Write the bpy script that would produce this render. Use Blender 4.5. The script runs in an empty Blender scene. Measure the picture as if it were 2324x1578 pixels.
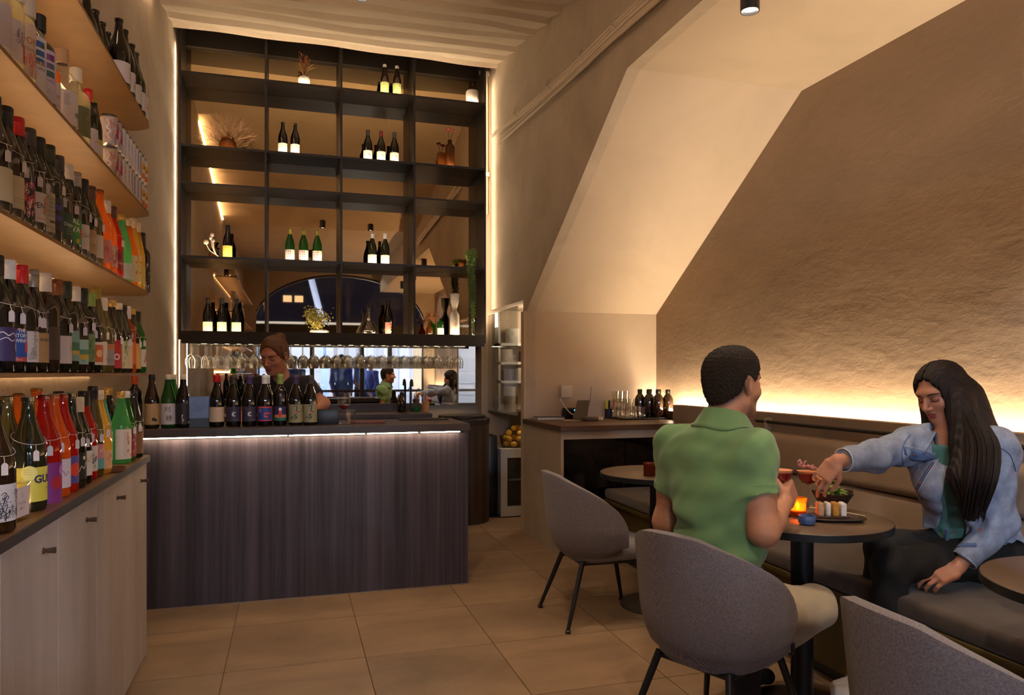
import bpy, bmesh, math, random
import numpy as np
from mathutils import Vector, Matrix

# ---------------------------------------------------------------- camera, world, exposure
SC = bpy.context.scene
COL = SC.collection
F = 1675.0                      # focal length in pixels of the 2324 px wide frame
HOR = 847.0                     # image row of the horizon
CAM = (0.0, 0.0, 1.31)
YAW = math.atan(502.0 / F)
cam_d = bpy.data.cameras.new('camera')
cam_d.sensor_width = 36.0
cam_d.lens = F / 2324.0 * 36.0
cam_d.shift_y = (HOR - 789.0) / 2324.0
cam_d.clip_start = 0.05
cam_o = bpy.data.objects.new('camera', cam_d)
cam_o.location = CAM
cam_o.rotation_euler = (math.pi / 2, 0, -YAW)
COL.objects.link(cam_o)
SC.camera = cam_o

SC.view_settings.view_transform = 'Standard'
SC.view_settings.look = 'None'
SC.view_settings.gamma = 1.0
SC.view_settings.use_curve_mapping = False
SC.view_settings.exposure = 0.85
SC.cycles.max_bounces = 9
SC.cycles.diffuse_bounces = 4
SC.cycles.glossy_bounces = 4
SC.cycles.transmission_bounces = 6
SC.cycles.transparent_max_bounces = 24
SC.cycles.caustics_reflective = False
SC.cycles.caustics_refractive = False
SC.cycles.sample_clamp_indirect = 4.0
SC.cycles.use_denoising = True

# dusk sky: deep blue overhead, a little paler at the horizon
W = bpy.data.worlds.new('dusk_sky')
SC.world = W
W.use_nodes = True
nt = W.node_tree
for n in list(nt.nodes): nt.nodes.remove(n)
wo = nt.nodes.new('ShaderNodeOutputWorld')
bg = nt.nodes.new('ShaderNodeBackground')
tcw = nt.nodes.new('ShaderNodeTexCoord')
sepw = nt.nodes.new('ShaderNodeSeparateXYZ')
rampw = nt.nodes.new('ShaderNodeValToRGB')
rampw.color_ramp.elements[0].position = 0.0
rampw.color_ramp.elements[0].color = (0.30, 0.36, 0.62, 1)
rampw.color_ramp.elements[1].position = 0.45
rampw.color_ramp.elements[1].color = (0.05, 0.075, 0.24, 1)
nt.links.new(tcw.outputs['Generated'], sepw.inputs[0])
nt.links.new(sepw.outputs['Z'], rampw.inputs[0])
nt.links.new(rampw.outputs[0], bg.inputs['Color'])
bg.inputs['Strength'].default_value = 0.60
nt.links.new(bg.outputs[0], wo.inputs[0])

LED = (1.0, 0.74, 0.47)          # warm strip light
SPOT = (1.0, 0.77, 0.54)         # warm ceiling spots

# ---------------------------------------------------------------- pixel <-> place
FW = Vector((math.sin(YAW), math.cos(YAW), 0))
RT = Vector((math.cos(YAW), -math.sin(YAW), 0))
CV = Vector(CAM)
def ray(u, v):
    return FW + RT * ((u - 1162.0) / F) + Vector((0, 0, (HOR - v) / F))
def PT(u, v, d): return CV + ray(u, v) * d
def onX(u, v, X): r = ray(u, v); return CV + r * ((X - CV.x) / r.x)
def onY(u, v, Y): r = ray(u, v); return CV + r * ((Y - CV.y) / r.y)
def onZ(u, v, Z): r = ray(u, v); return CV + r * ((Z - CV.z) / r.z)
def yat(u, X): r = ray(u, HOR); return X * r.y / r.x
def xat(u, Y): r = ray(u, HOR); return Y * r.x / r.y

# ---------------------------------------------------------------- materials
MATS = {}
def newmat(name):
    m = bpy.data.materials.new(name); m.use_nodes = True
    nt = m.node_tree
    for n in list(nt.nodes): nt.nodes.remove(n)
    out = nt.nodes.new('ShaderNodeOutputMaterial')
    MATS[name] = m
    return m, nt, out
def N(nt, t, **kw):
    n = nt.nodes.new(t)
    for k, v in kw.items():
        if k in n.inputs: n.inputs[k].default_value = v
        else: setattr(n, k, v)
    return n
def rgba(c): return (c[0], c[1], c[2], 1.0)
def srgb(r, g, b):
    f = lambda x: (x / 255 / 12.92) if x / 255 <= 0.04045 else ((x / 255 + 0.055) / 1.055) ** 2.4
    return (f(r), f(g), f(b))
def mat(name, color, rough=0.5, metal=0.0, spec=0.5, var=0.0, scale=8.0, stretch=(1, 1, 1), bump=0.0, bscale=None, bdist=0.01, coat=0.0, emit=None, es=0.0, trans=0.0, sheen=0.0, detail=4.0, space='Object'):
    if name in MATS: return MATS[name]
    m, nt, out = newmat(name)
    p = nt.nodes.new('ShaderNodeBsdfPrincipled')
    p.inputs['Roughness'].default_value = rough
    p.inputs['Metallic'].default_value = metal
    p.inputs['Specular IOR Level'].default_value = spec
    p.inputs['Coat Weight'].default_value = coat
    p.inputs['Sheen Weight'].default_value = sheen
    p.inputs['Transmission Weight'].default_value = trans
    if emit is not None:
        p.inputs['Emission Color'].default_value = rgba(emit)
        p.inputs['Emission Strength'].default_value = es
    p.inputs['Base Color'].default_value = rgba(color)
    nt.links.new(p.outputs[0], out.inputs[0])
    if var > 0 or bump > 0:
        tc = nt.nodes.new('ShaderNodeTexCoord')
        mp = nt.nodes.new('ShaderNodeMapping')
        mp.inputs['Scale'].default_value = stretch
        nt.links.new(tc.outputs[space], mp.inputs[0])
    if var > 0:
        nz = N(nt, 'ShaderNodeTexNoise', Scale=scale, Detail=detail, Roughness=0.6)
        nt.links.new(mp.outputs[0], nz.inputs['Vector'])
        rp = nt.nodes.new('ShaderNodeValToRGB')
        rp.color_ramp.elements[0].position = 0.3
        rp.color_ramp.elements[1].position = 0.7
        rp.color_ramp.elements[0].color = rgba([max(0, c * (1 - var)) for c in color])
        rp.color_ramp.elements[1].color = rgba([min(1, c * (1 + var)) for c in color])
        nt.links.new(nz.outputs['Fac'], rp.inputs[0])
        nt.links.new(rp.outputs[0], p.inputs['Base Color'])
    if bump > 0:
        nb = N(nt, 'ShaderNodeTexNoise', Scale=bscale or scale * 4, Detail=5.0, Roughness=0.6)
        nt.links.new(mp.outputs[0], nb.inputs['Vector'])
        b = N(nt, 'ShaderNodeBump', Strength=bump, Distance=bdist)
        nt.links.new(nb.outputs['Fac'], b.inputs['Height'])
        nt.links.new(b.outputs[0], p.inputs['Normal'])
    return m
def emat(name, color, strength):
    if name in MATS: return MATS[name]
    m, nt, out = newmat(name)
    e = N(nt, 'ShaderNodeEmission', Strength=strength)
    e.inputs['Color'].default_value = rgba(color)
    nt.links.new(e.outputs[0], out.inputs[0])
    return m
def schlick(nt, f0=0.04, k=1.0):
    lw = N(nt, 'ShaderNodeLayerWeight', Blend=0.5)
    pw = N(nt, 'ShaderNodeMath', operation='POWER'); pw.inputs[1].default_value = 5.0
    nt.links.new(lw.outputs['Facing'], pw.inputs[0])
    ma = N(nt, 'ShaderNodeMath', operation='MULTIPLY_ADD'); ma.inputs[1].default_value = (1 - f0) * k; ma.inputs[2].default_value = f0 * k
    nt.links.new(pw.outputs[0], ma.inputs[0])
    return ma.outputs[0]
def clearglass(name, tint=(1, 1, 1), refl=1.0, ior=1.5, rough=0.02):
    """thin clear glass: transparent straight through, mirror-like by Fresnel"""
    if name in MATS: return MATS[name]
    m, nt, out = newmat(name)
    tr = nt.nodes.new('ShaderNodeBsdfTransparent'); tr.inputs[0].default_value = rgba(tint)
    gl = N(nt, 'ShaderNodeBsdfGlossy', Roughness=rough)
    mx = nt.nodes.new('ShaderNodeMixShader'); mx.inputs[0].default_value = 0
    nt.links.new(schlick(nt, .045, refl), mx.inputs[0])
    nt.links.new(tr.outputs[0], mx.inputs[1]); nt.links.new(gl.outputs[0], mx.inputs[2])
    nt.links.new(mx.outputs[0], out.inputs[0])
    return m
def colourglass(name, color, opac=0.75, trans=0.6):
    """bottle full of coloured liquid: light soaks through it, glossy skin"""
    if name in MATS: return MATS[name]
    m, nt, out = newmat(name)
    tl = nt.nodes.new('ShaderNodeBsdfTranslucent'); tl.inputs[0].default_value = rgba(color)
    df = nt.nodes.new('ShaderNodeBsdfDiffuse'); df.inputs[0].default_value = rgba([c * 0.5 for c in color])
    tr = nt.nodes.new('ShaderNodeBsdfTransparent'); tr.inputs[0].default_value = rgba(color)
    gl = N(nt, 'ShaderNodeBsdfGlossy', Roughness=0.05)
    a = N(nt, 'ShaderNodeMixShader', Fac=trans); b = N(nt, 'ShaderNodeMixShader', Fac=opac); c = nt.nodes.new('ShaderNodeMixShader')
    nt.links.new(df.outputs[0], a.inputs[1]); nt.links.new(tl.outputs[0], a.inputs[2])
    nt.links.new(tr.outputs[0], b.inputs[1]); nt.links.new(a.outputs[0], b.inputs[2])
    nt.links.new(schlick(nt), c.inputs[0]); nt.links.new(b.outputs[0], c.inputs[1]); nt.links.new(gl.outputs[0], c.inputs[2])
    nt.links.new(c.outputs[0], out.inputs[0])
    return m
CM = {}
def flat(c, rough=0.55):
    """plain print / paper / cap colour from 0-255 sRGB"""
    k = ('f', tuple(c), rough)
    if k not in CM: CM[k] = mat('paint_%d_%d_%d_%d' % (c[0], c[1], c[2], int(rough * 100)), srgb(*c), rough)
    return CM[k]

def grainmat(name, c0, c1, axis='Z', scale=30.0, rough=0.55, bump=0.05, stretch=0.04, spec=0.4):
    """wood grain: noise stretched along one axis"""
    if name in MATS: return MATS[name]
    m, nt, out = newmat(name)
    p = N(nt, 'ShaderNodeBsdfPrincipled', Roughness=rough)
    p.inputs['Specular IOR Level'].default_value = spec
    tc = nt.nodes.new('ShaderNodeTexCoord'); mp = nt.nodes.new('ShaderNodeMapping')
    s = [1, 1, 1]; s['XYZ'.index(axis)] = stretch
    mp.inputs['Scale'].default_value = s
    nt.links.new(tc.outputs['Object'], mp.inputs[0])
    n1 = N(nt, 'ShaderNodeTexNoise', Scale=scale, Detail=8.0, Roughness=0.65)
    n2 = N(nt, 'ShaderNodeTexNoise', Scale=scale * 0.17, Detail=3.0, Roughness=0.5)
    for n in (n1, n2): nt.links.new(mp.outputs[0], n.inputs['Vector'])
    ad = N(nt, 'ShaderNodeMath', operation='ADD'); nt.links.new(n1.outputs[0], ad.inputs[0]); nt.links.new(n2.outputs[0], ad.inputs[1])
    hf = N(nt, 'ShaderNodeMath', operation='MULTIPLY'); hf.inputs[1].default_value = 0.5; nt.links.new(ad.outputs[0], hf.inputs[0])
    rp = nt.nodes.new('ShaderNodeValToRGB')
    rp.color_ramp.elements[0].position = 0.38; rp.color_ramp.elements[1].position = 0.62
    rp.color_ramp.elements[0].color = rgba(c0); rp.color_ramp.elements[1].color = rgba(c1)
    nt.links.new(hf.outputs[0], rp.inputs[0]); nt.links.new(rp.outputs[0], p.inputs['Base Color'])
    b = N(nt, 'ShaderNodeBump', Strength=bump, Distance=0.003)
    nt.links.new(n1.outputs[0], b.inputs['Height']); nt.links.new(b.outputs[0], p.inputs['Normal'])
    nt.links.new(p.outputs[0], out.inputs[0])
    return m
def plastermat(name, c, var=0.12, bump=0.35, stretch=(1, 1, 1), fine=26.0):
    """hand-trowelled lime plaster"""
    if name in MATS: return MATS[name]
    m, nt, out = newmat(name)
    p = N(nt, 'ShaderNodeBsdfPrincipled', Roughness=0.85)
    p.inputs['Specular IOR Level'].default_value = 0.15
    tc = nt.nodes.new('ShaderNodeTexCoord'); mp = nt.nodes.new('ShaderNodeMapping'); mp.inputs['Scale'].default_value = stretch
    nt.links.new(tc.outputs['Object'], mp.inputs[0])
    n1 = N(nt, 'ShaderNodeTexNoise', Scale=1.7, Detail=6.0, Roughness=0.62, Distortion=0.6)
    n2 = N(nt, 'ShaderNodeTexNoise', Scale=fine, Detail=6.0, Roughness=0.6, Distortion=0.25)
    n3 = N(nt, 'ShaderNodeTexNoise', Scale=5.0, Detail=3.0, Roughness=0.5, Distortion=0.4)
    for n in (n1, n2, n3): nt.links.new(mp.outputs[0], n.inputs['Vector'])
    rp = nt.nodes.new('ShaderNodeValToRGB')
    rp.color_ramp.elements[0].position = 0.3; rp.color_ramp.elements[1].position = 0.72
    rp.color_ramp.elements[0].color = rgba([x * (1 - var) for x in c]); rp.color_ramp.elements[1].color = rgba([min(1, x * (1 + var)) for x in c])
    nt.links.new(n1.outputs[0], rp.inputs[0]); nt.links.new(rp.outputs[0], p.inputs['Base Color'])
    ad = N(nt, 'ShaderNodeMath', operation='ADD')
    m3 = N(nt, 'ShaderNodeMath', operation='MULTIPLY'); m3.inputs[1].default_value = 2.0
    nt.links.new(n3.outputs[0], m3.inputs[0]); nt.links.new(m3.outputs[0], ad.inputs[0]); nt.links.new(n2.outputs[0], ad.inputs[1])
    b = N(nt, 'ShaderNodeBump', Strength=bump, Distance=0.012)
    nt.links.new(ad.outputs[0], b.inputs['Height']); nt.links.new(b.outputs[0], p.inputs['Normal'])
    nt.links.new(p.outputs[0], out.inputs[0])
    return m

# ---------------------------------------------------------------- geometry helpers
class G:
    """collects vertices, faces and material slots of one mesh"""
    def __init__(s): s.v = []; s.f = []; s.m = []; s.mats = []
    def slot(s, mt):
        if mt not in s.mats: s.mats.append(mt)
        return s.mats.index(mt)
    def add(s, vs, fs, mt=None):
        o = len(s.v); s.v += [tuple(x) for x in vs]
        k = s.slot(mt) if mt is not None else 0
        for f in fs: s.f.append(tuple(i + o for i in f)); s.m.append(k)
        return s
    def box(s, lo, hi, mt=None):
        x0, y0, z0 = lo; x1, y1, z1 = hi
        return s.add([(x0, y0, z0), (x1, y0, z0), (x1, y1, z0), (x0, y1, z0), (x0, y0, z1), (x1, y0, z1), (x1, y1, z1), (x0, y1, z1)],
                     [(0, 3, 2, 1), (4, 5, 6, 7), (0, 1, 5, 4), (1, 2, 6, 5), (2, 3, 7, 6), (3, 0, 4, 7)], mt)
    def lathe(s, prof, n=20, c=(0, 0, 0), mt=None, sx=1.0, sy=1.0):
        vs = []; fs = []; k = len(prof)
        for i in range(n):
            a = 2 * math.pi * i / n
            for r, z in prof: vs.append((c[0] + r * sx * math.cos(a), c[1] + r * sy * math.sin(a), c[2] + z))
        for i in range(n):
            j = (i + 1) % n
            for q in range(k - 1):
                a_, b_, c_, d_ = i * k + q, j * k + q, j * k + q + 1, i * k + q + 1
                if prof[q][0] < 1e-7: fs.append((a_, c_, d_))
                elif prof[q + 1][0] < 1e-7: fs.append((a_, b_, d_))
                else: fs.append((a_, b_, c_, d_))
        return s.add(vs, fs, mt)
    def tube(s, pts, rad, n=8, mt=None, cap=True, flat=1.0):
        pts = [Vector(p) for p in pts]; k = len(pts)
        rs = rad if isinstance(rad, (list, tuple)) else [rad] * k
        vs = []; fs = []
        t0 = (pts[1] - pts[0]).normalized()
        ref = Vector((0, 0, 1)) if abs(t0.z) < 0.9 else Vector((1, 0, 0))
        nrm = t0.cross(ref).normalized()
        for i, p in enumerate(pts):
            t = (pts[min(i + 1, k - 1)] - pts[max(i - 1, 0)]).normalized()
            nrm = (nrm - t * nrm.dot(t)).normalized(); b = t.cross(nrm)
            for j in range(n):
                a = 2 * math.pi * j / n
                vs.append(p + nrm * (math.cos(a) * rs[i]) + b * (math.sin(a) * rs[i] * flat))
        for i in range(k - 1):
            for j in range(n):
                q = (j + 1) % n
                fs.append((i * n + j, i * n + q, (i + 1) * n + q, (i + 1) * n + j))
        if cap:
            fs.append(tuple(reversed(range(n)))); fs.append(tuple(range((k - 1) * n, k * n)))
        return s.add(vs, fs, mt)
    def prism(s, poly, lo, hi, axis='z', mt=None):
        """extrude a 2-D polygon: axis z -> (a,b)=(x,y); y -> (x,z); x -> (y,z)"""
        def P(a, b, t): return {'z': (a, b, t), 'y': (a, t, b), 'x': (t, a, b)}[axis]
        n = len(poly)
        vs = [P(a, b, lo) for a, b in poly] + [P(a, b, hi) for a, b in poly]
        fs = [tuple(range(n - 1, -1, -1)), tuple(range(n, 2 * n))] + [(i, (i + 1) % n, (i + 1) % n + n, i + n) for i in range(n)]
        return s.add(vs, fs, mt)
    def ball(s, c, r, n=8, mt=None):
        r3 = r if isinstance(r, (list, tuple)) else (r, r, r)
        m_ = max(4, n // 2 + 1)
        prof = [(math.sin(math.pi * i / m_), -math.cos(math.pi * i / m_)) for i in range(m_ + 1)]
        prof[0] = (0, -1); prof[-1] = (0, 1)
        o = len(s.v); s.lathe(prof, n, (0, 0, 0), mt)
        for i in range(o, len(s.v)):
            x, y, z = s.v[i]; s.v[i] = (c[0] + x * r3[0], c[1] + y * r3[1], c[2] + z * r3[2])
        return s
    def mesh(s, name='mesh'):
        me = bpy.data.meshes.new(name)
        me.from_pydata(s.v, [], s.f)
        for m_ in s.mats: me.materials.append(m_)
        if len(s.mats) > 1:
            me.polygons.foreach_set('material_index', s.m)
        me.update()
        return me
def fixn(me):
    bm = bmesh.new(); bm.from_mesh(me); bmesh.ops.recalc_face_normals(bm, faces=bm.faces); bm.to_mesh(me); bm.free()
    return me
def shade(me, ang=40):
    me.polygons.foreach_set('use_smooth', [True] * len(me.polygons))
    try: me.set_sharp_from_angle(angle=math.radians(ang))
    except Exception: pass
    return me
def tag(o, label=None, cat=None, group=None, kind=None):
    if label: o['label'] = label
    if cat: o['category'] = cat
    if group: o['group'] = group
    if kind: o['kind'] = kind
    return o
def link(name, me, parent=None, mt=None, loc=None, rz=None):
    o = bpy.data.objects.new(name, me); COL.objects.link(o)
    if parent is not None: o.parent = parent
    if mt is not None:
        if not me.materials: me.materials.append(None)
        o.material_slots[0].link = 'OBJECT'; o.material_slots[0].material = mt
    if loc is not None: o.location = loc
    if rz is not None: o.rotation_euler = (0, 0, rz)
    return o
def part(name, g, mt=None, parent=None, smooth=True, bevel=0.0, ang=40, loc=None, rz=None, segs=2):
    if mt is not None and not g.mats: g.mats.append(mt)
    me = fixn(g.mesh(name))
    if bevel > 0:
        bm = bmesh.new(); bm.from_mesh(me)
        es = [e for e in bm.edges if len(e.link_faces) == 2 and e.calc_face_angle(0) > math.radians(35)]
        bmesh.ops.bevel(bm, geom=es, offset=bevel, segments=segs, affect='EDGES', profile=0.5, clamp_overlap=True)
        bm.to_mesh(me); bm.free()
    if smooth: shade(me, ang)
    return link(name, me, parent, None, loc, rz)
def thing(name, label, cat, loc=(0, 0, 0), rz=0.0, group=None):
    o = bpy.data.objects.new(name, None); COL.objects.link(o)
    o.empty_display_size = 0.1
    o.location = loc; o.rotation_euler = (0, 0, rz)
    return tag(o, label, cat, group)
def struct(o): o['kind'] = 'structure'; return o

def smoothpoly(pts, n=8):
    """closed/open Catmull-Rom through points"""
    out = []; k = len(pts)
    for i in range(k - 1):
        p0, p1, p2, p3 = [Vector(pts[max(0, min(k - 1, i + d))]) for d in (-1, 0, 1, 2)]
        for j in range(n):
            t = j / n
            out.append(0.5 * ((2 * p1) + (p2 - p0) * t + (2 * p0 - 5 * p1 + 4 * p2 - p3) * t * t + (3 * p1 - p0 - 3 * p2 + p3) * t ** 3))
    out.append(Vector(pts[-1]))
    return out

def textmesh(body, size, bold=0.0):
    """flat glyph outlines -> (verts2d, faces), centred"""
    cu = bpy.data.curves.new('glyphs', 'FONT'); cu.body = body; cu.size = size; cu.align_x = 'CENTER'; cu.align_y = 'CENTER'
    cu.offset = bold; cu.resolution_u = 2; cu.space_line = 1.0
    o = bpy.data.objects.new('glyphs', cu); COL.objects.link(o)
    dg = bpy.context.evaluated_depsgraph_get(); dg.update()
    me = o.evaluated_get(dg).to_mesh()
    vs = [(v.co.x, v.co.y) for v in me.vertices]; fs = [tuple(p.vertices) for p in me.polygons]
    bm = bmesh.new(); bm.from_mesh(me)
    if vs:
        x0, x1 = min(v[0] for v in vs), max(v[0] for v in vs); x = x0 + .003
        while x < x1:
            bmesh.ops.bisect_plane(bm, geom=bm.verts[:] + bm.edges[:] + bm.faces[:], plane_co=(x, 0, 0), plane_no=(1, 0, 0), dist=1e-6); x += .003
        bm.verts.index_update(); vs = [(v.co.x, v.co.y) for v in bm.verts]; fs = [tuple(v.index for v in f.verts) for f in bm.faces]
    bm.free()
    o.evaluated_get(dg).to_mesh_clear()
    bpy.data.objects.remove(o); bpy.data.curves.remove(cu)
    return vs, fs

def lightobj(name, typ, loc, energy, color, parent=None, target=None, **kw):
    d = bpy.data.lights.new(name, typ); d.energy = energy; d.color = color
    for k, v in kw.items(): setattr(d, k, v)
    o = bpy.data.objects.new(name, d); COL.objects.link(o); o.location = loc
    if parent is not None: o.parent = parent
    if target is not None:
        dv = Vector(target) - Vector(loc)
        o.rotation_euler = dv.to_track_quat('-Z', 'Y').to_euler()
    return o
random.seed(7)
# ================================================================ THE SETTING
XL, XW, XN, XR = -0.94, 1.86, 1.84, 3.05      # left wall, tall right wall, niche face, bench wall
YB, YC = 5.80, 4.93                            # niche back wall, front of the niche cabinet
YU, YM = 6.75, 7.08                            # front of the back bar shelving, mirror
YF = -2.0                                      # street front
M_pl = plastermat('plaster_wall', srgb(176, 160, 142), 0.13, 0.30)
M_pl2 = plastermat('plaster_niche', srgb(186, 168, 148), 0.06, 0.10, fine=14.0)
M_pl3 = plastermat('plaster_bench_wall', srgb(158, 136, 114), 0.12, 0.24, stretch=(1.0, 0.45, 1.0), fine=26.0)
M_plc = plastermat('plaster_ceiling', srgb(196, 178, 158), 0.06, 0.15)
M_tile = plastermat('travertine_tile', srgb(124, 101, 79), 0.36, 0.12, fine=46.0, stretch=(0.8, 1.6, 1))
MATS['travertine_tile'].node_tree.nodes['Principled BSDF'].inputs['Roughness'].default_value = 0.42
MATS['travertine_tile'].node_tree.nodes['Principled BSDF'].inputs['Specular IOR Level'].default_value = 0.4
M_grout = mat('grout', srgb(112, 90, 68), 0.9)
M_black = mat('black_metal', (0.006, 0.006, 0.007), 0.38, 0.0, 0.5)
M_dark = mat('dark_bronze_metal', srgb(44, 35, 30), 0.42, 0.3, 0.5)
M_led = emat('warm_led', LED, 14.0)

# floor with one object for each tile
fl = struct(part('floor', G().box((XL - 0.1, YF - 0.1, -0.08), (XR + 0.1, 7.2, -0.006)), M_grout, smooth=False))
tile_mesh = {}
x0s = [0.33 + 0.61 * k for k in range(-3, 6)]
y0s = [3.45 + 0.60 * k for k in range(-10, 8)]
def tilemesh(w, d):
    k = (round(w, 3), round(d, 3))
    if k not in tile_mesh:
        g = G(); e = 0.0009; b = 0.0015
        g.add([(e, e, -0.006), (w - e, e, -0.006), (w - e, d - e, -0.006), (e, d - e, -0.006),
               (e + b, e + b, 0), (w - e - b, e + b, 0), (w - e - b, d - e - b, 0), (e + b, d - e - b, 0)],
              [(4, 5, 6, 7), (0, 1, 5, 4), (1, 2, 6, 5), (2, 3, 7, 6), (3, 0, 4, 7)], M_tile)
        tile_mesh[k] = fixn(g.mesh('tile'))
    return tile_mesh[k]
tile_tones = []
for i in range(4):
    t_ = M_tile.copy(); t_.name = 'travertine_tile_tone'
    for nd in t_.node_tree.nodes:
        if nd.type == 'VALTORGB':
            for el in nd.color_ramp.elements:
                el.color = [el.color[0] * (0.90 + 0.07 * i), el.color[1] * (0.90 + 0.065 * i), el.color[2] * (0.90 + 0.06 * i), 1]
        if nd.type == 'MAPPING': nd.inputs['Location'].default_value = (i * 3.1, i * 1.7, 0)
    tile_tones.append(t_)
for x in x0s:
    for y in y0s:
        xa, xb = max(x, XL), min(x + 0.61, XR); ya, yb = max(y, YF), min(y + 0.60, 7.1)
        if xb - xa < 0.03 or yb - ya < 0.03: continue
        link('tile', tilemesh(xb - xa, yb - ya), fl, random.choice(tile_tones), (xa, ya, 0))

# left wall, tall right wall above the niche, niche walls
struct(part('wall_left', G().box((XL - 0.12, YF, 0), (XL, 7.2, 4.7)), M_pl, smooth=False))
g = G()
g.prism([(YB, 0.0), (YB, 1.82), (3.89, 3.07), (YF, 3.07), (YF, 4.7), (6.95, 4.7), (6.95, 1.92), (5.88, 1.92), (5.88, 0.0)], XW, XW + 0.08, 'x')
struct(part('wall_right', g, M_pl, smooth=False))
struct(part('wall_niche_return', G().box((XN, YB - 0.0, 0), (XW + 0.0, 5.88, 1.82)), M_pl2, smooth=False))
struct(part('wall_niche_back', G().box((XW + 0.08, YB, 0), (XR + 0.1, YB + 0.08, 1.84)), M_pl2, smooth=False))
XC_ = XW + 0.08
g = G(); g.add([(XC_, YB, 1.82), (XR + 0.1, YB, 1.82), (XR + 0.1, 3.89, 3.07), (XC_, 3.89, 3.07), (XC_, YB + 0.05, 1.9), (XR + 0.1, YB + 0.05, 1.9), (XR + 0.1, 3.93, 3.15), (XC_, 3.93, 3.15)],
                [(0, 1, 2, 3), (4, 5, 6, 7), (0, 1, 5, 4), (1, 2, 6, 5), (2, 3, 7, 6), (3, 0, 4, 7)])
struct(part('ceiling_niche_slope', g, M_pl2, smooth=False))
struct(part('ceiling_niche', G().box((XW + 0.08, YF, 3.07), (XR + 0.1, 3.89, 3.15)), M_pl2, smooth=False))
struct(part('wall_bench', G().box((XR, YF, 0), (XR + 0.1, YB, 3.07)), M_pl3, smooth=False))
# back wall, strip beside the shelving, service alcove
struct(part('wall_back', G().box((XL - 0.1, 7.12, 0), (XW + 0.1, 7.24, 4.7)), M_pl, smooth=False))
struct(part('wall_back_strip', G().box((xat(1103, YU) + 0.008, 6.95, 0), (XW + 0.10, 7.12, 4.7)), M_pl2, smooth=False))
struct(part('wall_alcove_back', G().box((XW + 0.10, 6.95, 0), (2.75, 7.05, 1.92)), M_pl2, smooth=False))
struct(part('wall_alcove_side', G().box((2.65, 5.90, 0), (2.75, 6.95, 1.92)), M_pl2, smooth=False))
struct(part('ceiling_alcove', G().box((XW + 0.08, 5.90, 1.92), (2.75, 7.05, 2.0)), M_pl2, smooth=False))

# rippled plaster ceiling that steps down towards the room
def ceil_z(y): return 4.21 - (6.70 - y) * 0.168 if y > 2.6 else 4.21 - 4.1 * 0.168
g = G(); NX = 56; rows = []
rnd = random.Random(3)
steps = [6.70 - 0.29 * k for k in range(0, 15)]
wob = [[rnd.uniform(-1, 1) for _ in range(12)] for _ in steps]
def wv(k, x):
    s = 0
    for q in range(6): s += wob[k][q] * math.sin((q + 1.3) * 1.15 * x + wob[k][q + 6] * 5) / (q + 1.4)
    return s
for k, ys in enumerate(steps):
    hi = []; lo = []
    for i in range(NX + 1):
        x = XL + (XW - XL) * i / NX
        dy = 0.040 * wv(k, x); dz = 0.014 * wv(k, x + 3)
        lo.append((x, ys + dy, ceil_z(ys) - 0.024 + dz))        # drooping lip
        hi.append((x, ys - 0.05 + dy, ceil_z(ys) + 0.002 + dz * 0.4))    # just behind the lip, towards the room
    rows.append(lo); rows.append(hi)
rows.append([(XL + (XW - XL) * i / NX, YF, ceil_z(steps[-1]) + 0.02) for i in range(NX + 1)])
first = [(p[0], p[1] + 0.02, 4.7) for p in rows[0]]
rows = [first] + rows
vs = [p for r in rows for p in r]; fs = []
for r in range(len(rows) - 1):
    for i in range(NX): fs.append((r * (NX + 1) + i, r * (NX + 1) + i + 1, (r + 1) * (NX + 1) + i + 1, (r + 1) * (NX + 1) + i))
g.add(vs, fs, M_plc)
me = g.mesh('ceiling'); shade(me, 24); struct(link('ceiling', me))
struct(part('ceiling_slab', G().box((XL - 0.1, YF, 4.7), (XW + 0.1, 7.24, 4.8)), M_plc, smooth=False))

# bundle of painted conduits along the tall wall
M_cable = mat('painted_conduit', srgb(206, 188, 166), 0.6)
paths = [[(1123, 302, .02), (1200, 243, .02), (1300, 155, .02), (1390, 66, .02), (1475, -12, .02), (1560, -90, .02)],
         [(1116, 310, .03), (1200, 249, .03), (1300, 162, .03), (1390, 76, .03), (1475, -2, .03), (1560, -80, .03)],
         [(1133, 318, .02), (1200, 256, .02), (1300, 169, .02), (1390, 85, .02), (1475, 10, .02), (1560, -66, .02)],
         [(1132, 326, .035), (1205, 261, .035), (1300, 176, .03), (1390, 92, .03), (1475, 18, .03), (1560, -58, .03)],
         [(1135, 296, .015), (1200, 238, .015), (1300, 148, .015), (1390, 58, .015), (1475, -20, .015), (1560, -98, .015)]]
cb = thing('cable_bundle', 'bundle of painted conduits running diagonally along the tall plaster wall', 'cable', (XW, 5.0, 3.7))
for k, p in enumerate(paths):
    pts = [onX(u, v, XW - off - .012) - Vector((XW, 5.0, 3.7)) for u, v, off in p]
    part('conduit', G().tube(smoothpoly(pts, 5), 0.011 if k != 1 else 0.014, 7), M_cable, cb)
for u, v in ((1180, 262), (1255, 198), (1330, 131), (1405, 62)):
    a = onX(u - 10, v - 18, XW - 0.006) - Vector((XW, 5.0, 3.7)); b = onX(u + 10, v + 18, XW - 0.006) - Vector((XW, 5.0, 3.7))
    c = (a + b) / 2 + Vector((-0.055, 0, 0))
    part('clamp', G().tube([a, c + (a - c) * 0.4, c, c + (b - c) * 0.4, b], 0.005, 5), M_cable, cb)
vp = thing('conduit_drop', 'two thin vertical conduits with white collars beside the back bar shelving', 'conduit', (XW, 6.93, 3.2))
for dx in (-0.035, -0.085):
    part('conduit', G().tube([(dx, 0, 1.02), (dx, 0, 0.0), (dx, 0, -0.35)], 0.009, 8), M_cable, vp)
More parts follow.
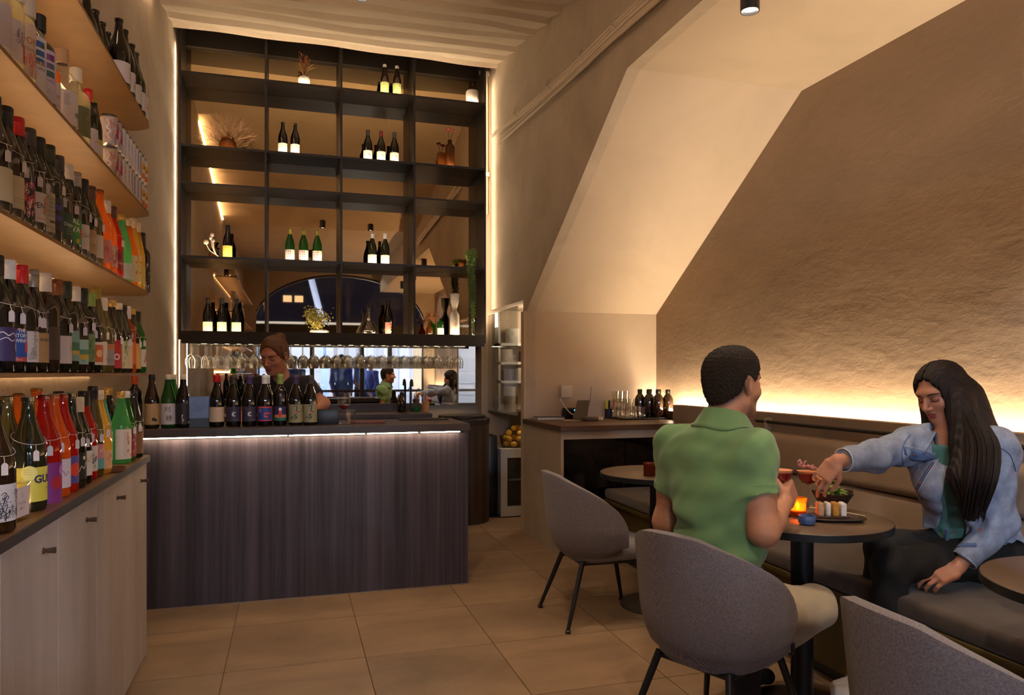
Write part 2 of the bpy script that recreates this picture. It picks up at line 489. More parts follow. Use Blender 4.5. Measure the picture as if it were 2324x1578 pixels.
for z in (1.0, 0.02):
    part('collar', G().box((-0.11, -0.014, z), (-0.015, 0.012, z + 0.035)), flat((225, 215, 200)), vp)

# ---------------------------------------------------------------- warm strips that light the room
def strip(name, label, lo, hi, m_=None):
    o = part(name, G().box(lo, hi), m_ or M_led, smooth=False)
    return tag(o, label, 'led strip')
strip('led_strip', 'upright warm strip light beside the left edge of the back bar shelving', (xat(411, YU) - 0.0270, YU + 0.07, 0.98), (xat(411, YU) - 0.0235, YU + 0.09, 4.1), emat('warm_led_left', LED, 26.0))
strip('led_strip', 'upright warm strip light in the corner of the tall wall right of the shelving', (xat(1103, YU) + 0.001, YU + 0.07, 1.75), (xat(1103, YU) + 0.005, YU + 0.09, 4.1), emat('warm_led_right', LED, 26.0))
strip('led_strip', 'long warm strip light hidden behind the ledge along the bench wall', (2.975, YF + 0.1, 1.005), (3.035, YB - 0.02, 1.013), emat('warm_led_bench', (1.0, .77, .50), 50.0))
g = G().tube([(XL + 0.012, 2.9, ceil_z(2.9) - 0.07), (XL + 0.012, 5.7, ceil_z(5.7) - 0.06)], 0.009, 6, emat('warm_led_high', LED, 26.0))
tag(part('led_strip', g), 'thin warm strip light high on the left wall below the rippled ceiling', 'led strip')
t_ = thing('alcove_fill_lamp', 'small warm fill lamp added under the ceiling of the service alcove', 'lamp', (2.25, 6.35, 1.92))  # lamp added to brighten the dark alcove interior
part('housing', G().lathe([(0, 0), (.05, 0), (.05, -.03), (.045, -.03), (0, -.026)], 20), M_dark, t_)
part('lens', G().lathe([(0, -.027), (.044, -.031), (0, -.034)], 20), emat('alcove_fill_lens', LED, 10.0), t_)
lightobj('alcove_fill_light', 'POINT', (0, 0, -.08), 9, (1.0, .80, .58), t_, shadow_soft_size=.05)

# ---------------------------------------------------------------- street front with arched window (seen in the mirror)
M_fr = mat('window_frame_dark', srgb(34, 26, 24), 0.5)
AX, AA, AB, AZ = 1.05, 1.80, 1.08, 2.34
def arch(x):
    t = (x - AX) / AA
    return AZ + AB * math.sqrt(max(0.0, 1 - t * t)) if abs(t) < 1 else AZ
g = G(); NXF = 48
xs = [XL + (XR - XL) * i / NXF for i in range(NXF + 1)]
for i in range(NXF):
    a, b = xs[i], xs[i + 1]
    inw = (abs(a - AX) < AA + 0.02 and abs(b - AX) < AA + 0.02)
    def slab(za, zb, zc, zd):
        g.add([(a, YF - 0.15, za), (b, YF - 0.15, zb), (b, YF, zb), (a, YF, za), (a, YF - 0.15, zc), (b, YF - 0.15, zd), (b, YF, zd), (a, YF, zc)],
              [(0, 3, 2, 1), (4, 5, 6, 7), (0, 1, 5, 4), (2, 3, 7, 6)], M_pl)
    if inw:
        slab(0, 0, 0.62, 0.62); slab(arch(a), arch(b), 4.7, 4.7)
    else: slab(0, 0, 4.7, 4.7)
struct(part('wall_front', g, M_pl, smooth=False))
wf = struct(thing('window_1', None, None, (AX, YF - 0.07, 0.62)))
fr = G()
fr.box((-AA, -0.04, 1.34), (AA, 0.05, 1.72))                       # transom
part('transom', fr, M_fr, wf, smooth=False)
for x in (-AA + 0.03, -0.62, 0.42, 1.02, AA - 0.03):
    part('mullion', G().box((x - 0.045, -0.04, 0), (x + 0.045, 0.05, 1.34)), M_fr, wf, smooth=False)
part('rail', G().box((-AA, -0.04, 0.28), (AA, 0.04, 0.33)), M_fr, wf, smooth=False)
part('sill', G().box((-AA, -0.06, -0.04), (AA, 0.16, 0.02)), M_fr, wf, smooth=False)
pts = [(AA * math.cos(math.pi * k / 40), 0, 1.72 + (AB - 0.02) * math.sin(math.pi * k / 40)) for k in range(41)]
part('arch_frame', G().tube(pts, 0.035, 6), M_fr, wf)
M_pane = clearglass('window_pane', (0.97, 0.98, 1.0), 1.0)
vs = [(0, 0, 1.72)] + pts
part('pane', G().add(vs, [(0, i, i + 1) for i in range(1, 41)]), M_pane, wf, smooth=False)
for a, b in ((-AA + 0.06, -0.665), (-0.575, 0.375), (0.465, 0.975), (1.065, AA - 0.06)):
    part('pane', G().box((a, -0.004, 0.02), (b, 0.004, 1.34)), M_pane, wf, smooth=False)
# ================================================================ BOTTLES AND LABELS
# profile of each kind: (radius, height) of the glass, cap part, label band
KIND = {
 'burgundy': dict(p=[(0, .004), (.030, 0), (.0385, .003), (.041, .010), (.041, .145), (.0395, .165), (.034, .190), (.025, .215), (.0175, .240), (.0150, .262), (.0148, .285), (.0165, .287), (.0165, .296), (0, .296)], cap=(.0176, .247, .2985), lab=(.030, .115), r=.041, h=.298, neck=(.036, .185)),
 'bordeaux': dict(p=[(0, .004), (.030, 0), (.0360, .003), (.038, .010), (.038, .185), (.0365, .200), (.029, .217), (.0185, .230), (.0150, .245), (.0148, .292), (.0165, .294), (.0165, .302), (0, .302)], cap=(.0175, .246, .3045), lab=(.040, .140), r=.038, h=.304, neck=(.034, .208)),
 'sparkling': dict(p=[(0, .006), (.032, 0), (.0420, .003), (.0450, .010), (.0450, .150), (.0430, .172), (.036, .202), (.026, .230), (.0180, .258), (.0150, .290), (.0150, .300), (.0172, .302), (.0172, .313), (0, .313)], cap=(.0184, .280, .3155), lab=(.030, .118), r=.045, h=.315, neck=(.038, .196)),
 'flute': dict(p=[(0, .004), (.030, 0), (.0350, .003), (.0365, .010), (.0365, .140), (.0345, .175), (.028, .215), (.0205, .255), (.0155, .290), (.0148, .318), (.016, .320), (.016, .330), (0, .330)], cap=(.0172, .284, .332), lab=(.030, .120), r=.0365, h=.332, neck=(.033, .185)),
 'sake': dict(p=[(0, .004), (.030, 0), (.0370, .003), (.039, .010), (.039, .150), (.0375, .168), (.031, .196), (.023, .228), (.0175, .258), (.0150, .280), (.0158, .292), (0, .292)], cap=(.0174, .274, .302), lab=(.020, .138), r=.039, h=.302, neck=(.0365, .176)),
 'spirit': dict(p=[(0, .005), (.034, 0), (.0430, .004), (.045, .012), (.045, .160), (.0430, .176), (.033, .190), (.0195, .197), (.0165, .205), (.0165, .228), (.020, .230), (0, .230)], cap=(.0205, .222, .275), lab=(.022, .130), r=.045, h=.275, neck=(.041, .180)),
 'beer': dict(p=[(0, .004), (.024, 0), (.0300, .003), (.031, .010), (.031, .130), (.0285, .155), (.020, .190), (.0140, .220), (.0130, .240), (.0140, .246), (0, .248)], cap=(.0150, .240, .252), lab=(.025, .095), r=.031, h=.252, neck=(.027, .160)),
 'pharmacy': dict(p=[(0, .003), (.026, 0), (.0330, .003), (.035, .010), (.035, .105), (.0320, .122), (.021, .140), (.0140, .148), (.0130, .155), (.0130, .168), (0, .168)], cap=(.0155, .152, .178), lab=(.02, .08), r=.035, h=.178, neck=(.03, .125)),
}
BM = {}
def bmesh_of(kind, what):
    k = (kind, what)
    if k in BM: return BM[k]
    K = KIND[kind]; g = G()
    if what == 'glass': g.lathe(K['p'], 22)
    elif what == 'cap':
        r, a, b = K['cap']
        g.lathe([(r - .0006, a), (r, a + .0005), (r + .0002, b - .016), (r + .0008, b - .015), (r + .0002, b - .012), (r + .0002, b - .003), (r - .002, b), (0, b)], 18)
    elif what == 'crown':
        r, a, b = K['cap']; g.lathe([(.0165, b - .008), (.0150, b - .003), (.0125, b), (0, b + .0005)], 21)
    elif what == 'stopper':
        r, a, b = K['cap']; g.lathe([(.0165, b - .05), (.0205, b - .048), (.0205, b - .003), (.018, b), (0, b)], 18)
    elif what == 'wax':
        r, a, b = K['cap']; g.lathe([(r, a + .01), (r + .003, a + .016), (r + .002, b - .008), (r + .0035, b - .004), (r, b + .001), (0, b + .002)], 16)
    elif what == 'string':
        rn, zn = K['neck']; r2 = K['r'] + .001
        pts = []
        for i in range(25):
            a = 2 * math.pi * i / 24
            t = .5 + .5 * math.cos(a - .35)
            pts.append(((rn + .0015 + (r2 - rn) * .6 * t ** 2) * math.cos(a), (rn + .0015 + (r2 - rn) * .6 * t ** 2) * math.sin(a), zn + .022 - .034 * t))
        g.tube(pts, .0008, 5)
        g.tube([(pts[1][0], pts[1][1], pts[1][2]), (K['r'] + .004, .012, zn - .030)], .0008, 5)
    elif what == 'tag':
        rn, zn = K['neck']; g.box((K['r'] + .0025, .005, zn - .056), (K['r'] + .0035, .019, zn - .032)); g.prism([(.005, zn - .032), (.019, zn - .032), (.015, zn - .027), (.009, zn - .027)], K['r'] + .0025, K['r'] + .0035, 'x')
    BM[k] = shade(fixn(g.mesh(kind + '_' + what)), 38)
    return BM[k]

def patch(g, r, a0, a1, z0, z1, mt, n=None):
    n = n or max(2, int(abs(a1 - a0) / 14) + 1)
    vs = []; fs = []
    for i in range(n + 1):
        a = math.radians(a0 + (a1 - a0) * i / n)
        vs += [(r * math.cos(a), r * math.sin(a), z0), (r * math.cos(a), r * math.sin(a), z1)]
    for i in range(n): fs.append((2 * i, 2 * i + 2, 2 * i + 3, 2 * i + 1))
    g.add(vs, fs, mt)
def disc(g, r, a, z, rad, mt, n=10):
    vs = []; fs = []
    for i in range(n + 1):
        t = math.pi * i / n; aa = math.radians(a) - rad * math.cos(t) / r; h = rad * math.sin(t)
        vs += [(r * math.cos(aa), r * math.sin(aa), z - h), (r * math.cos(aa), r * math.sin(aa), z + h)]
    for i in range(n): fs.append((2 * i, 2 * i + 2, 2 * i + 3, 2 * i + 1))
    g.add(vs, fs, mt)
TXT = {}
def wraptext(g, r, body, size, a, z, mt, bold=0.0, rot=0):
    k = (body, round(size, 4), bold)
    if k not in TXT: TXT[k] = textmesh(body, size, bold)
    vs, fs = TXT[k]; out = []
    for x, y in vs:
        if rot: x, y = -y, x
        aa = math.radians(a) + x / r
        out.append((r * math.cos(aa), r * math.sin(aa), z + y))
    g.add(out, fs, mt)
def brush(g, r, pts, w, mt):
    """a brush stroke laid on the round label: pts = (angle, z)"""
    P = smoothpoly([(a, z, 0) for a, z in pts], 4); n = len(P)
    vs = []; fs = []
    for i, p in enumerate(P):
        q0, q1 = P[max(0, i - 1)], P[min(n - 1, i + 1)]
        tx, ty = math.radians(q1.x - q0.x) * r, q1.y - q0.y; L = math.hypot(tx, ty) or 1
        nx, ny = -ty / L, tx / L; ww = w * (1 - .45 * abs(2 * i / (n - 1) - 1))
        for s in (-1, 1):
            aa = math.radians(p.x) + s * nx * ww / r
            vs.append((r * math.cos(aa), r * math.sin(aa), p.y + s * ny * ww))
    for i in range(n - 1): fs.append((2 * i, 2 * i + 1, 2 * i + 3, 2 * i + 2))
    g.add(vs, fs, mt)

def draw(g, r, ops, z0, z1):
    """flat print on a label; positions are (angle in degrees, fraction of the label height)"""
    H = z1 - z0; rr = r
    for o in ops:
        rr += .00012
        k = o[0]
        if k == 'blk': patch(g, rr, o[2], o[3], z0 + H * o[4], z0 + H * o[5], flat(o[1]))
        elif k == 'dot': disc(g, rr, o[2], z0 + H * o[3], o[4], flat(o[1]))
        elif k == 'txt': wraptext(g, rr, o[2], o[3], o[4], z0 + H * o[5], flat(o[1]), o[6] if len(o) > 6 else 0.0, o[7] if len(o) > 7 else 0)
        elif k == 'brush': brush(g, rr, [(a, z0 + H * t) for a, t in o[2]], o[3], flat(o[1]))
        elif k == 'lines':
            _, c, a0, a1, t0, t1, n = o
            for i in range(n):
                t = t0 + (t1 - t0) * i / max(1, n - 1); e = random.uniform(.6, 1)
                patch(g, rr, a0, a0 + (a1 - a0) * e, z0 + H * t, z0 + H * t + .0011, flat(c), 4)
        elif k == 'squig':
            _, c, a0, a1, t0, t1, n = o; rs = random.Random(n * 31 + int(c[0]))
            for i in range(n):
                a, t = rs.uniform(a0, a1), rs.uniform(t0, t1); da, dt = rs.uniform(4, 11), rs.uniform(.03, .09)
                brush(g, rr, [(a, z0 + H * t), (a + da, z0 + H * (t + dt)), (a + da * .3, z0 + H * (t + 2 * dt * rs.choice([-1, 1]))), (a - da * .6, z0 + H * (t + dt * .5))], .0011, flat(c))

DARKG = {'brown': (58, 34, 16), 'green': (38, 46, 22), 'black': (18, 14, 14), 'olive': (92, 80, 30)}
def glassmat(c):
    if c in ('black', 'brown', 'green', 'olive'):
        return mat('bottle_glass_' + c, [x * (0.45 if c != 'olive' else 0.8) for x in srgb(*DARKG[c])], 0.06, 0, 0.6, coat=0.3)
    table = {'clear': ((.93, .93, .90), .12, .5), 'orange': ((.95, .40, .06), .72, .8), 'red': ((.75, .05, .03), .80, .8), 'yellow': ((.95, .74, .22), .70, .8), 'pink': ((.90, .32, .30), .7, .8),
             'brightgreen': ((.30, .75, .40), .55, .8), 'teal': ((.35, .78, .75), .5, .8), 'amber': ((.60, .20, .03), .75, .8), 'bottlegreen': ((.10, .38, .08), .7, .8), 'pale': ((.92, .88, .66), .4, .7)}
    col, op, tr = table[c]
    return colourglass('liquid_glass_' + c, col, op, tr)
CAPC = {'white': (226, 220, 214), 'red': (196, 22, 30), 'black': (22, 20, 20), 'silver': (150, 146, 144), 'copper': (128, 80, 54), 'gold': (196, 160, 86), 'green': (128, 156, 74), 'olive': (150, 134, 52), 'cream': (222, 206, 176), 'darkgreen': (40, 46, 28), 'brown': (92, 58, 40), 'grey': (58, 54, 56), 'orange': (206, 90, 40), 'wood': (176, 136, 98), 'darkred': (110, 20, 26), 'purple': (70, 50, 90)}
def capmat(c): 
    if c in ('silver', 'gold', 'copper'): return mat('cap_' + c, srgb(*CAPC[c]), 0.35, 0.6)
    return mat('cap_' + c, srgb(*CAPC[c]), 0.4)
LB = {}
def bottle(loc, kind, glass, cap, lab=None, label='', face=0.0, group=None, tags=False, capk='cap', name='wine_bottle', cat='bottle', labkey=None, half=75, scale=1.0, base=None):
    """lab = (background rgb, [print ops], optional z0, z1)"""
    t = thing(name, label, cat, loc, math.radians(face), group)
    if scale != 1.0: t.scale = (scale, scale, scale)
    link('glass', bmesh_of(kind, 'glass'), t, glassmat(glass))
    if cap:
        link({'cap': 'cap', 'crown': 'crown_cap', 'stopper': 'stopper', 'wax': 'wax_seal'}[capk], bmesh_of(kind, capk), t, capmat(cap))
    if lab:
        K = KIND[kind]; z0, z1 = (lab[2], lab[3]) if len(lab) > 3 else K['lab']
        hw = lab[4] if len(lab) > 4 else half
        key = (kind, str(lab), hw)
        if key not in LB:
            g = G(); patch(g, K['r'] + .0005, -hw, hw, z0, z1, flat(lab[0]), 12)
            a = shade(fixn(g.mesh('label')), 60); b = None
            if lab[1]:
                g = G(); draw(g, K['r'] + .0008, lab[1], z0, z1); b = fixn(g.mesh('label_print'))
            LB[key] = (a, b)
        a, b = LB[key]
        lo = link('label', a, t)
        if b: link('print', b, lo)
    if tags:
        so = link('string', bmesh_of(kind, 'string'), t, flat((214, 200, 186)), rz=random.uniform(-.7, .5)); link('price_tag', bmesh_of(kind, 'tag'), so, flat((216, 206, 206)))
    return t
ORD = ['first', 'second', 'third', 'fourth', 'fifth', 'sixth', 'seventh', 'eighth', 'ninth', 'tenth', 'eleventh', 'twelfth', 'thirteenth', 'fourteenth', 'fifteenth', 'sixteenth', 'seventeenth', 'eighteenth', 'nineteenth', 'twentieth', 'twenty-first', 'twenty-second', 'twenty-third']

# ================================================================ LEFT WALL: shelves, cabinet, rows of bottles
XS = -0.67                                    # front edge of the wall shelves
M_shelf = mat('shelf_brass_brown', srgb(140, 102, 54), 0.42, 0.35, 0.5, var=0.14, scale=9)
ZS = {1: 1.31 + 1.235, 2: 1.31 + 0.793, 3: 1.31 + 0.398, 4: 1.31}
YEND = 4.10
TH = .012
words = {1: 'top', 2: 'second', 3: 'third', 4: 'lowest'}
for k, z in ZS.items():
    ye = YEND + {1: .02, 2: .01, 3: 0, 4: -.04}[k]
    sh = thing('wall_shelf', '%s of the four thin curved-end shelves on the left wall' % words[k], 'shelf', (XL, 2.6, z))
    g = G(); R = .12
    poly = [(0.012, -2.6), (XS - XL, -2.6), (XS - XL, ye - 2.6 - R)]
    for i in range(1, 8):
        a = math.pi / 2 * i / 8; poly.append((XS - XL - R + R * math.cos(a), ye - 2.6 - R + R * math.sin(a)))
    poly += [(0.012, ye - 2.6)]
    g.prism(poly, -TH, 0, 'z'); part('board', g, M_shelf, sh, smooth=False)
    # slim warm strip in the shadow gap at the wall
    g = G().box((0.004, -2.5, .004), (0.010, ye - 2.6 - .03, .016))
    part('led_strip', g, emat('warm_led_shelf', (1.0, .66, .34), 19.0), sh, smooth=False)

CX = -0.64                                     # cabinet front plane
ZC = 0.93
M_cab = grainmat('limed_grey_wood', srgb(150, 138, 130), srgb(174, 162, 154), 'Z', 9.0, 0.6, 0.03, 0.12)
M_cabtop = mat('cabinet_top_laminate', srgb(128, 92, 62), 0.4, 0.0, 0.4, var=0.1, scale=10)
M_edge = mat('grey_metal_edge', srgb(86, 80, 80), 0.35, 0.5)
cab = thing('wine_cabinet', 'long low pale wooden cabinet under the left wall shelves', 'cabinet', (XL, 2.6, 0))
YE = 3.76
part('carcass', G().box((0.005, -2.6, 0), (CX - XL - .022, YE - 2.6 - .02, ZC - .03)), M_cab, cab, smooth=False)
part('end_panel', G().box((0.005, YE - 2.6 - .02, 0), (CX - XL, YE - 2.6, ZC - .03)), M_cab, cab, smooth=False)
part('worktop', G().prism([(0.005, -2.6), (CX - XL + .012, -2.6), (CX - XL + .012, YE - 2.6 + .0), (CX - XL - .02, YE - 2.6 + .012), (0.005, YE - 2.6 + .012)], ZC - .028, ZC, 'z'), M_cabtop, cab, smooth=False)
part('metal_edge', G().box((CX - XL + .012, -2.6, ZC - .028), (CX - XL + .016, YE - 2.6, ZC - .002)), M_edge, cab, smooth=False)
yj = [YE, 3.29, 2.845, 2.405, 1.965, 1.525, 1.085]
M_knob = mat('dark_bronze_knob', srgb(96, 78, 62), 0.4, 0.5)
for i in range(len(yj) - 1):
    b, a = yj[i] - 2.6 - (.02 if i == 0 else .0012), yj[i + 1] - 2.6 + .0012
    d = part('door', G().box((CX - XL - .021, a, .012), (CX - XL, b, ZC - .034)), M_cab, cab, smooth=False, bevel=.001, segs=1)
    ky = yj[i] - 2.6 - .135
    g = G().lathe([(0, -.001), (.009, -.001), (.009, .002), (.0058, .005), (.0085, .030), (0, .030)], 14)
    for j, (x, y, z) in enumerate(g.v): g.v[j] = (CX - XL + z, ky + x, .83 + y)
    part('knob', g, M_knob, d)

def rowpos(u, X): return yat(u, X)
WHT, CRM, BLK, GRY = (214, 204, 200), (206, 186, 152), (26, 24, 28), (160, 156, 156)
# ---- lowest shelf (eye level): u of the cap, kind, glass, cap, label
T_ = 'txt'
row4 = [
 (-9, 'burgundy', 'black', 'black', ((52, 40, 92), [('brush', (220, 214, 220), [(-40, .78), (-20, .86), (0, .76), (20, .84), (36, .74)], .0016), ('brush', (220, 214, 220), [(-30, .62), (-8, .70), (14, .60), (34, .68)], .0014), ('dot', (190, 190, 170), 50, .42, .013)]), 1, 'cap', 'black bottle with purple moon label'),
 (19, 'burgundy', 'black', 'white', ((190, 70, 74), [('blk', (26, 72, 148), -38, 46, .14, .98), (T_, (226, 220, 220), 'THE\nSTORY\nWINES', .0135, 16, .80, .0003), ('lines', (226, 214, 214), -50, 30, .05, .10, 2), ('blk', (196, 66, 70), 30, 75, .3, .62)]), 1, 'cap', 'white-capped bottle lettered THE STORY WINES'),
 (48, 'burgundy', 'black', 'red', ((208, 198, 192), [(T_, (120, 112, 112), 'Stranger', .024, 14, .55, 0, 1), ('squig', (150, 140, 140), -10, 20, .1, .4, 8)]), 1, 'cap', 'red-capped black bottle with pale hand-drawn label'),
 (73, 'burgundy', 'black', 'silver', ((168, 132, 88), [(T_, (60, 48, 40), 'travis', .017, 16, .78, .0002), ('lines', (110, 84, 60), 0, 40, .22, .3, 2)]), 1, 'cap', 'silver-capped bottle with tan label lettered travis'),
 (103, 'bordeaux', 'brown', 'white', ((70, 56, 44), []), 0, 'cap', 'brown bottle with short pinkish white cap'),
 (129, 'burgundy', 'black', 'copper', ((206, 196, 198), [('squig', (120, 80, 70), 18, 32, .4, .6, 2)], .03, .118), 1, 'cap', 'copper-capped bottle with large blank white label'),
 (150, 'bordeaux', 'green', 'darkgreen', ((120, 160, 150), [('blk', (70, 120, 92), -75, 75, .35, .62), ('blk', (196, 160, 60), -75, 75, .22, .34)]), 0, 'cap', 'dark green bottle with banded teal label'),
 (170, 'burgundy', 'brown', 'white', ((150, 186, 174), [('blk', (72, 128, 100), -75, 75, .40, .60), ('blk', (196, 164, 60), -75, 75, .20, .40), (T_, (50, 80, 76), 'SCL', .012, 10, .12)]), 1, 'cap', 'white-capped bottle with teal and mustard label'),
 (188, 'bordeaux', 'black', 'black', ((96, 128, 84), [('squig', (58, 84, 52), -60, 60, .1, .9, 26), ('squig', (160, 180, 130), -60, 60, .1, .9, 14)]), 1, 'cap', 'black-capped bottle with speckled green label'),
 (205, 'burgundy', 'black', 'green', ((206, 190, 180), [('blk', (190, 92, 44), -30, 50, .12, .88), ('dot', (226, 170, 120), 10, .5, .014)]), 1, 'cap', 'green-capped bottle with orange picture label'),
 (219, 'flute', 'olive', 'olive', ((206, 190, 176), [('squig', (190, 110, 80), 0, 30, .2, .3, 3)]), 1, 'cap', 'slim olive-capped bottle with plain cream label'),
 (233, 'burgundy', 'olive', 'white', ((136, 130, 128), [('blk', (176, 110, 60), -75, 75, .72, .98), ('lines', (110, 104, 104), -20, 30, .2, .3, 3)]), 1, 'cap', 'white-capped bottle with grey label'),
 (253, 'sake', 'brown', 'gold', ((168, 34, 40), [('dot', (222, 214, 204), -8, .40, .013), ('dot', (168, 34, 40), -8, .40, .008), ('squig', (214, 150, 70), 22, 34, .2, .9, 6)]), 1, 'cap', 'gold-capped brown bottle with red label and white ring'),
 (268, 'sake', 'green', 'cream', ((196, 190, 150), [('squig', (90, 110, 50), -20, 20, .1, .9, 10)]), 0, 'cap', 'cream-capped green bottle with mottled pale label'),
 (279, 'sake', 'brown', 'black', ((200, 174, 140), []), 1, 'cap', 'black-capped brown bottle with plain beige label'),
 (288, 'bordeaux', 'amber', 'white', ((208, 92, 40), []), 1, 'cap', 'white-capped amber bottle with orange label'),
 (299, 'sake', 'brown', 'gold', ((206, 162, 84), []), 1, 'cap', 'gold-capped brown bottle with mustard label'),
 (311, 'burgundy', 'bottlegreen', 'black', ((206, 200, 194), [('squig', (168, 50, 50), 0, 40, .1, .7, 9)]), 1, 'cap', 'bright green bottle with white and red label'),
]
PLACED = {}
def clear_y(x, y, z, r):
    """slide a bottle along its row until it stands free of its neighbours"""
    L = PLACED.setdefault(round(z, 2), [])
    for k in range(60):
        for yy in ((y + .002 * k), (y - .002 * k)):
            if all((x - a) ** 2 + (yy - b) ** 2 > (r + c + .0015) ** 2 for a, b, c in L):
                L.append((x, yy, r)); return yy
    L.append((x, y, r)); return y
def fill(rowdef, shelfk, X, z, where, face=-38, dx=None):
    for i, rd in enumerate(rowdef):
        u, kind, glass, cap, lab, tg, ck, desc = rd[:8]
        sc = rd[8] if len(rd) > 8 else 1.0
        x = X + (rd[9] if len(rd) > 9 else 0)
        y = clear_y(x, rowpos(u, x), z, KIND[kind]['r'] * sc)
        bottle((x, y, z), kind, glass, cap, lab, '%s, %s on the %s' % (desc, ORD[i], where), face + random.uniform(-6, 6), 'bottles on the ' + where, bool(tg), ck, scale=sc)
fill(row4, 4, XS - .045, ZS[4], 'lowest wall shelf')
row3 = [
 (-16, 'burgundy', 'black', 'black', ((190, 180, 150), []), 1, 'cap', 'black bottle with plain cream label'),
 (10, 'burgundy', 'brown', 'black', ((186, 176, 148), [('lines', (120, 108, 90), -10, 40, .2, .3, 2)]), 1, 'cap', 'black-capped bottle with cream label'),
 (39, 'burgundy', 'black', 'red', ((34, 28, 42), [('squig', (206, 70, 92), -30, 66, .04, .92, 46), ('squig', (226, 200, 200), -30, 66, .04, .92, 18)], .022, .125), 1, 'cap', 'red-capped bottle with pink scribble pattern on black label'),
 (66, 'burgundy', 'black', 'grey', ((208, 198, 198), [(T_, (60, 44, 48), 'PEN', .022, 4, .55, .0003), ('squig', (190, 90, 70), 24, 48, .25, .85, 16), (T_, (150, 70, 60), '2019 PINOT', .007, 20, .12)]), 1, 'cap', 'dark bottle lettered PEN beside a small red tree'),
 (88, 'burgundy', 'black', 'black', ((170, 166, 144), [(T_, (90, 88, 80), '-Cabernet\n-Shiraz\n-Merlot\n-Chardon\n-Cinsaut', .0125, 20, .64), ('blk', (60, 56, 50), 2, 44, .24, .30), (T_, (70, 66, 60), 'Chardonnay Noir\n2019', .007, 16, .10)], .018, .135), 1, 'cap', 'tall black bottle with grey-green handwritten list label'),
 (111, 'bordeaux', 'green', 'darkgreen', ((40, 34, 54), [('blk', (60, 66, 150), -10, 25, .62, .78), ('blk', (60, 66, 150), -10, 25, .30, .46), ('lines', (90, 80, 110), -60, 60, .1, .9, 7)]), 1, 'cap', 'dark green bottle with blue squares on dark label'),
 (132, 'burgundy', 'brown', 'grey', ((44, 76, 60), [(T_, (200, 206, 190), 'Dippo', .016, 10, .55, .0002), ('lines', (150, 164, 140), -5, 35, .2, .4, 3)]), 1, 'cap', 'grey-capped bottle with deep green label lettered Dippo'),
 (153, 'burgundy', 'black', 'white', ((58, 142, 60), [(T_, (220, 224, 214), 'AL\nVA', .026, 0, .72, .0006), ('blk', (190, 60, 50), 26, 50, .3, .6), ('dot', (196, 176, 60), 10, .14, .008)]), 1, 'cap', 'white-capped bottle with bright green label lettered AL VA'),
 (172, 'burgundy', 'black', 'silver', ((210, 202, 202), [(T_, (90, 80, 84), 'LIGHT', .020, 8, .55)]), 1, 'cap', 'silver-capped bottle with white label lettered LIGHT'),
 (189, 'burgundy', 'green', 'black', ((168, 142, 108), [(T_, (206, 190, 150), 'CE', .024, 14, .55), ('lines', (140, 110, 80), -20, 40, .2, .36, 3)]), 1, 'cap', 'black-capped green bottle with tan label'),
 (206, 'burgundy', 'olive', 'brown', ((206, 196, 184), [('lines', (150, 130, 110), 10, 40, .2, .3, 2)]), 1, 'cap', 'brown-capped olive bottle with white label'),
 (225, 'sparkling', 'orange', 'black', ((206, 132, 132), [(T_, (150, 60, 70), 'Tasse', .012, 22, .2), ('squig', (186, 90, 96), -20, 40, .4, .7, 8)]), 0, 'crown', 'clear bottle of orange wine with pink label'),
 (241, 'burgundy', 'orange', 'white', ((206, 176, 160), [('squig', (170, 40, 50), -40, 50, .08, .9, 30)]), 0, 'cap', 'white-capped bottle of orange wine with red floral label'),
 (255, 'burgundy', 'red', 'brown', ((150, 30, 44), [(T_, (220, 180, 180), 'Melon', .014, 16, .35), ('squig', (96, 14, 30), -40, 40, .4, .9, 12)]), 1, 'cap', 'bottle of bright red wine with crimson label'),
 (276, 'sake', 'brightgreen', 'gold', ((186, 196, 196), [(T_, (80, 90, 110), 'SC', .010, 24, .28)], .015, .085), 0, 'cap', 'pale green bottle with gold cap and white label'),
 (290, 'sake', 'orange', 'cream', ((206, 192, 160), [('dot', (206, 100, 60), 16, .75, .006), ('blk', (196, 60, 50), 10, 24, .3, .42)]), 0, 'cap', 'cream-capped bottle of orange liqueur'),
 (301, 'flute', 'yellow', 'cream', ((214, 200, 130), [(T_, (90, 70, 60), 'ivor', .013, 18, .5)]), 1, 'cap', 'slim bottle of yellow liqueur'),
 (311, 'flute', 'yellow', 'cream', ((210, 190, 100), []), 0, 'cap', 'second slim bottle of yellow liqueur with ochre label'),
 (322, 'bordeaux', 'black', 'black', ((24, 22, 24), [('squig', (200, 190, 186), -50, 60, .05, .95, 16)], .02, .15), 0, 'cap', 'black bottle with white brush print'),
]
fill(row3, 3, XS - .045, ZS[3], 'third wall shelf')
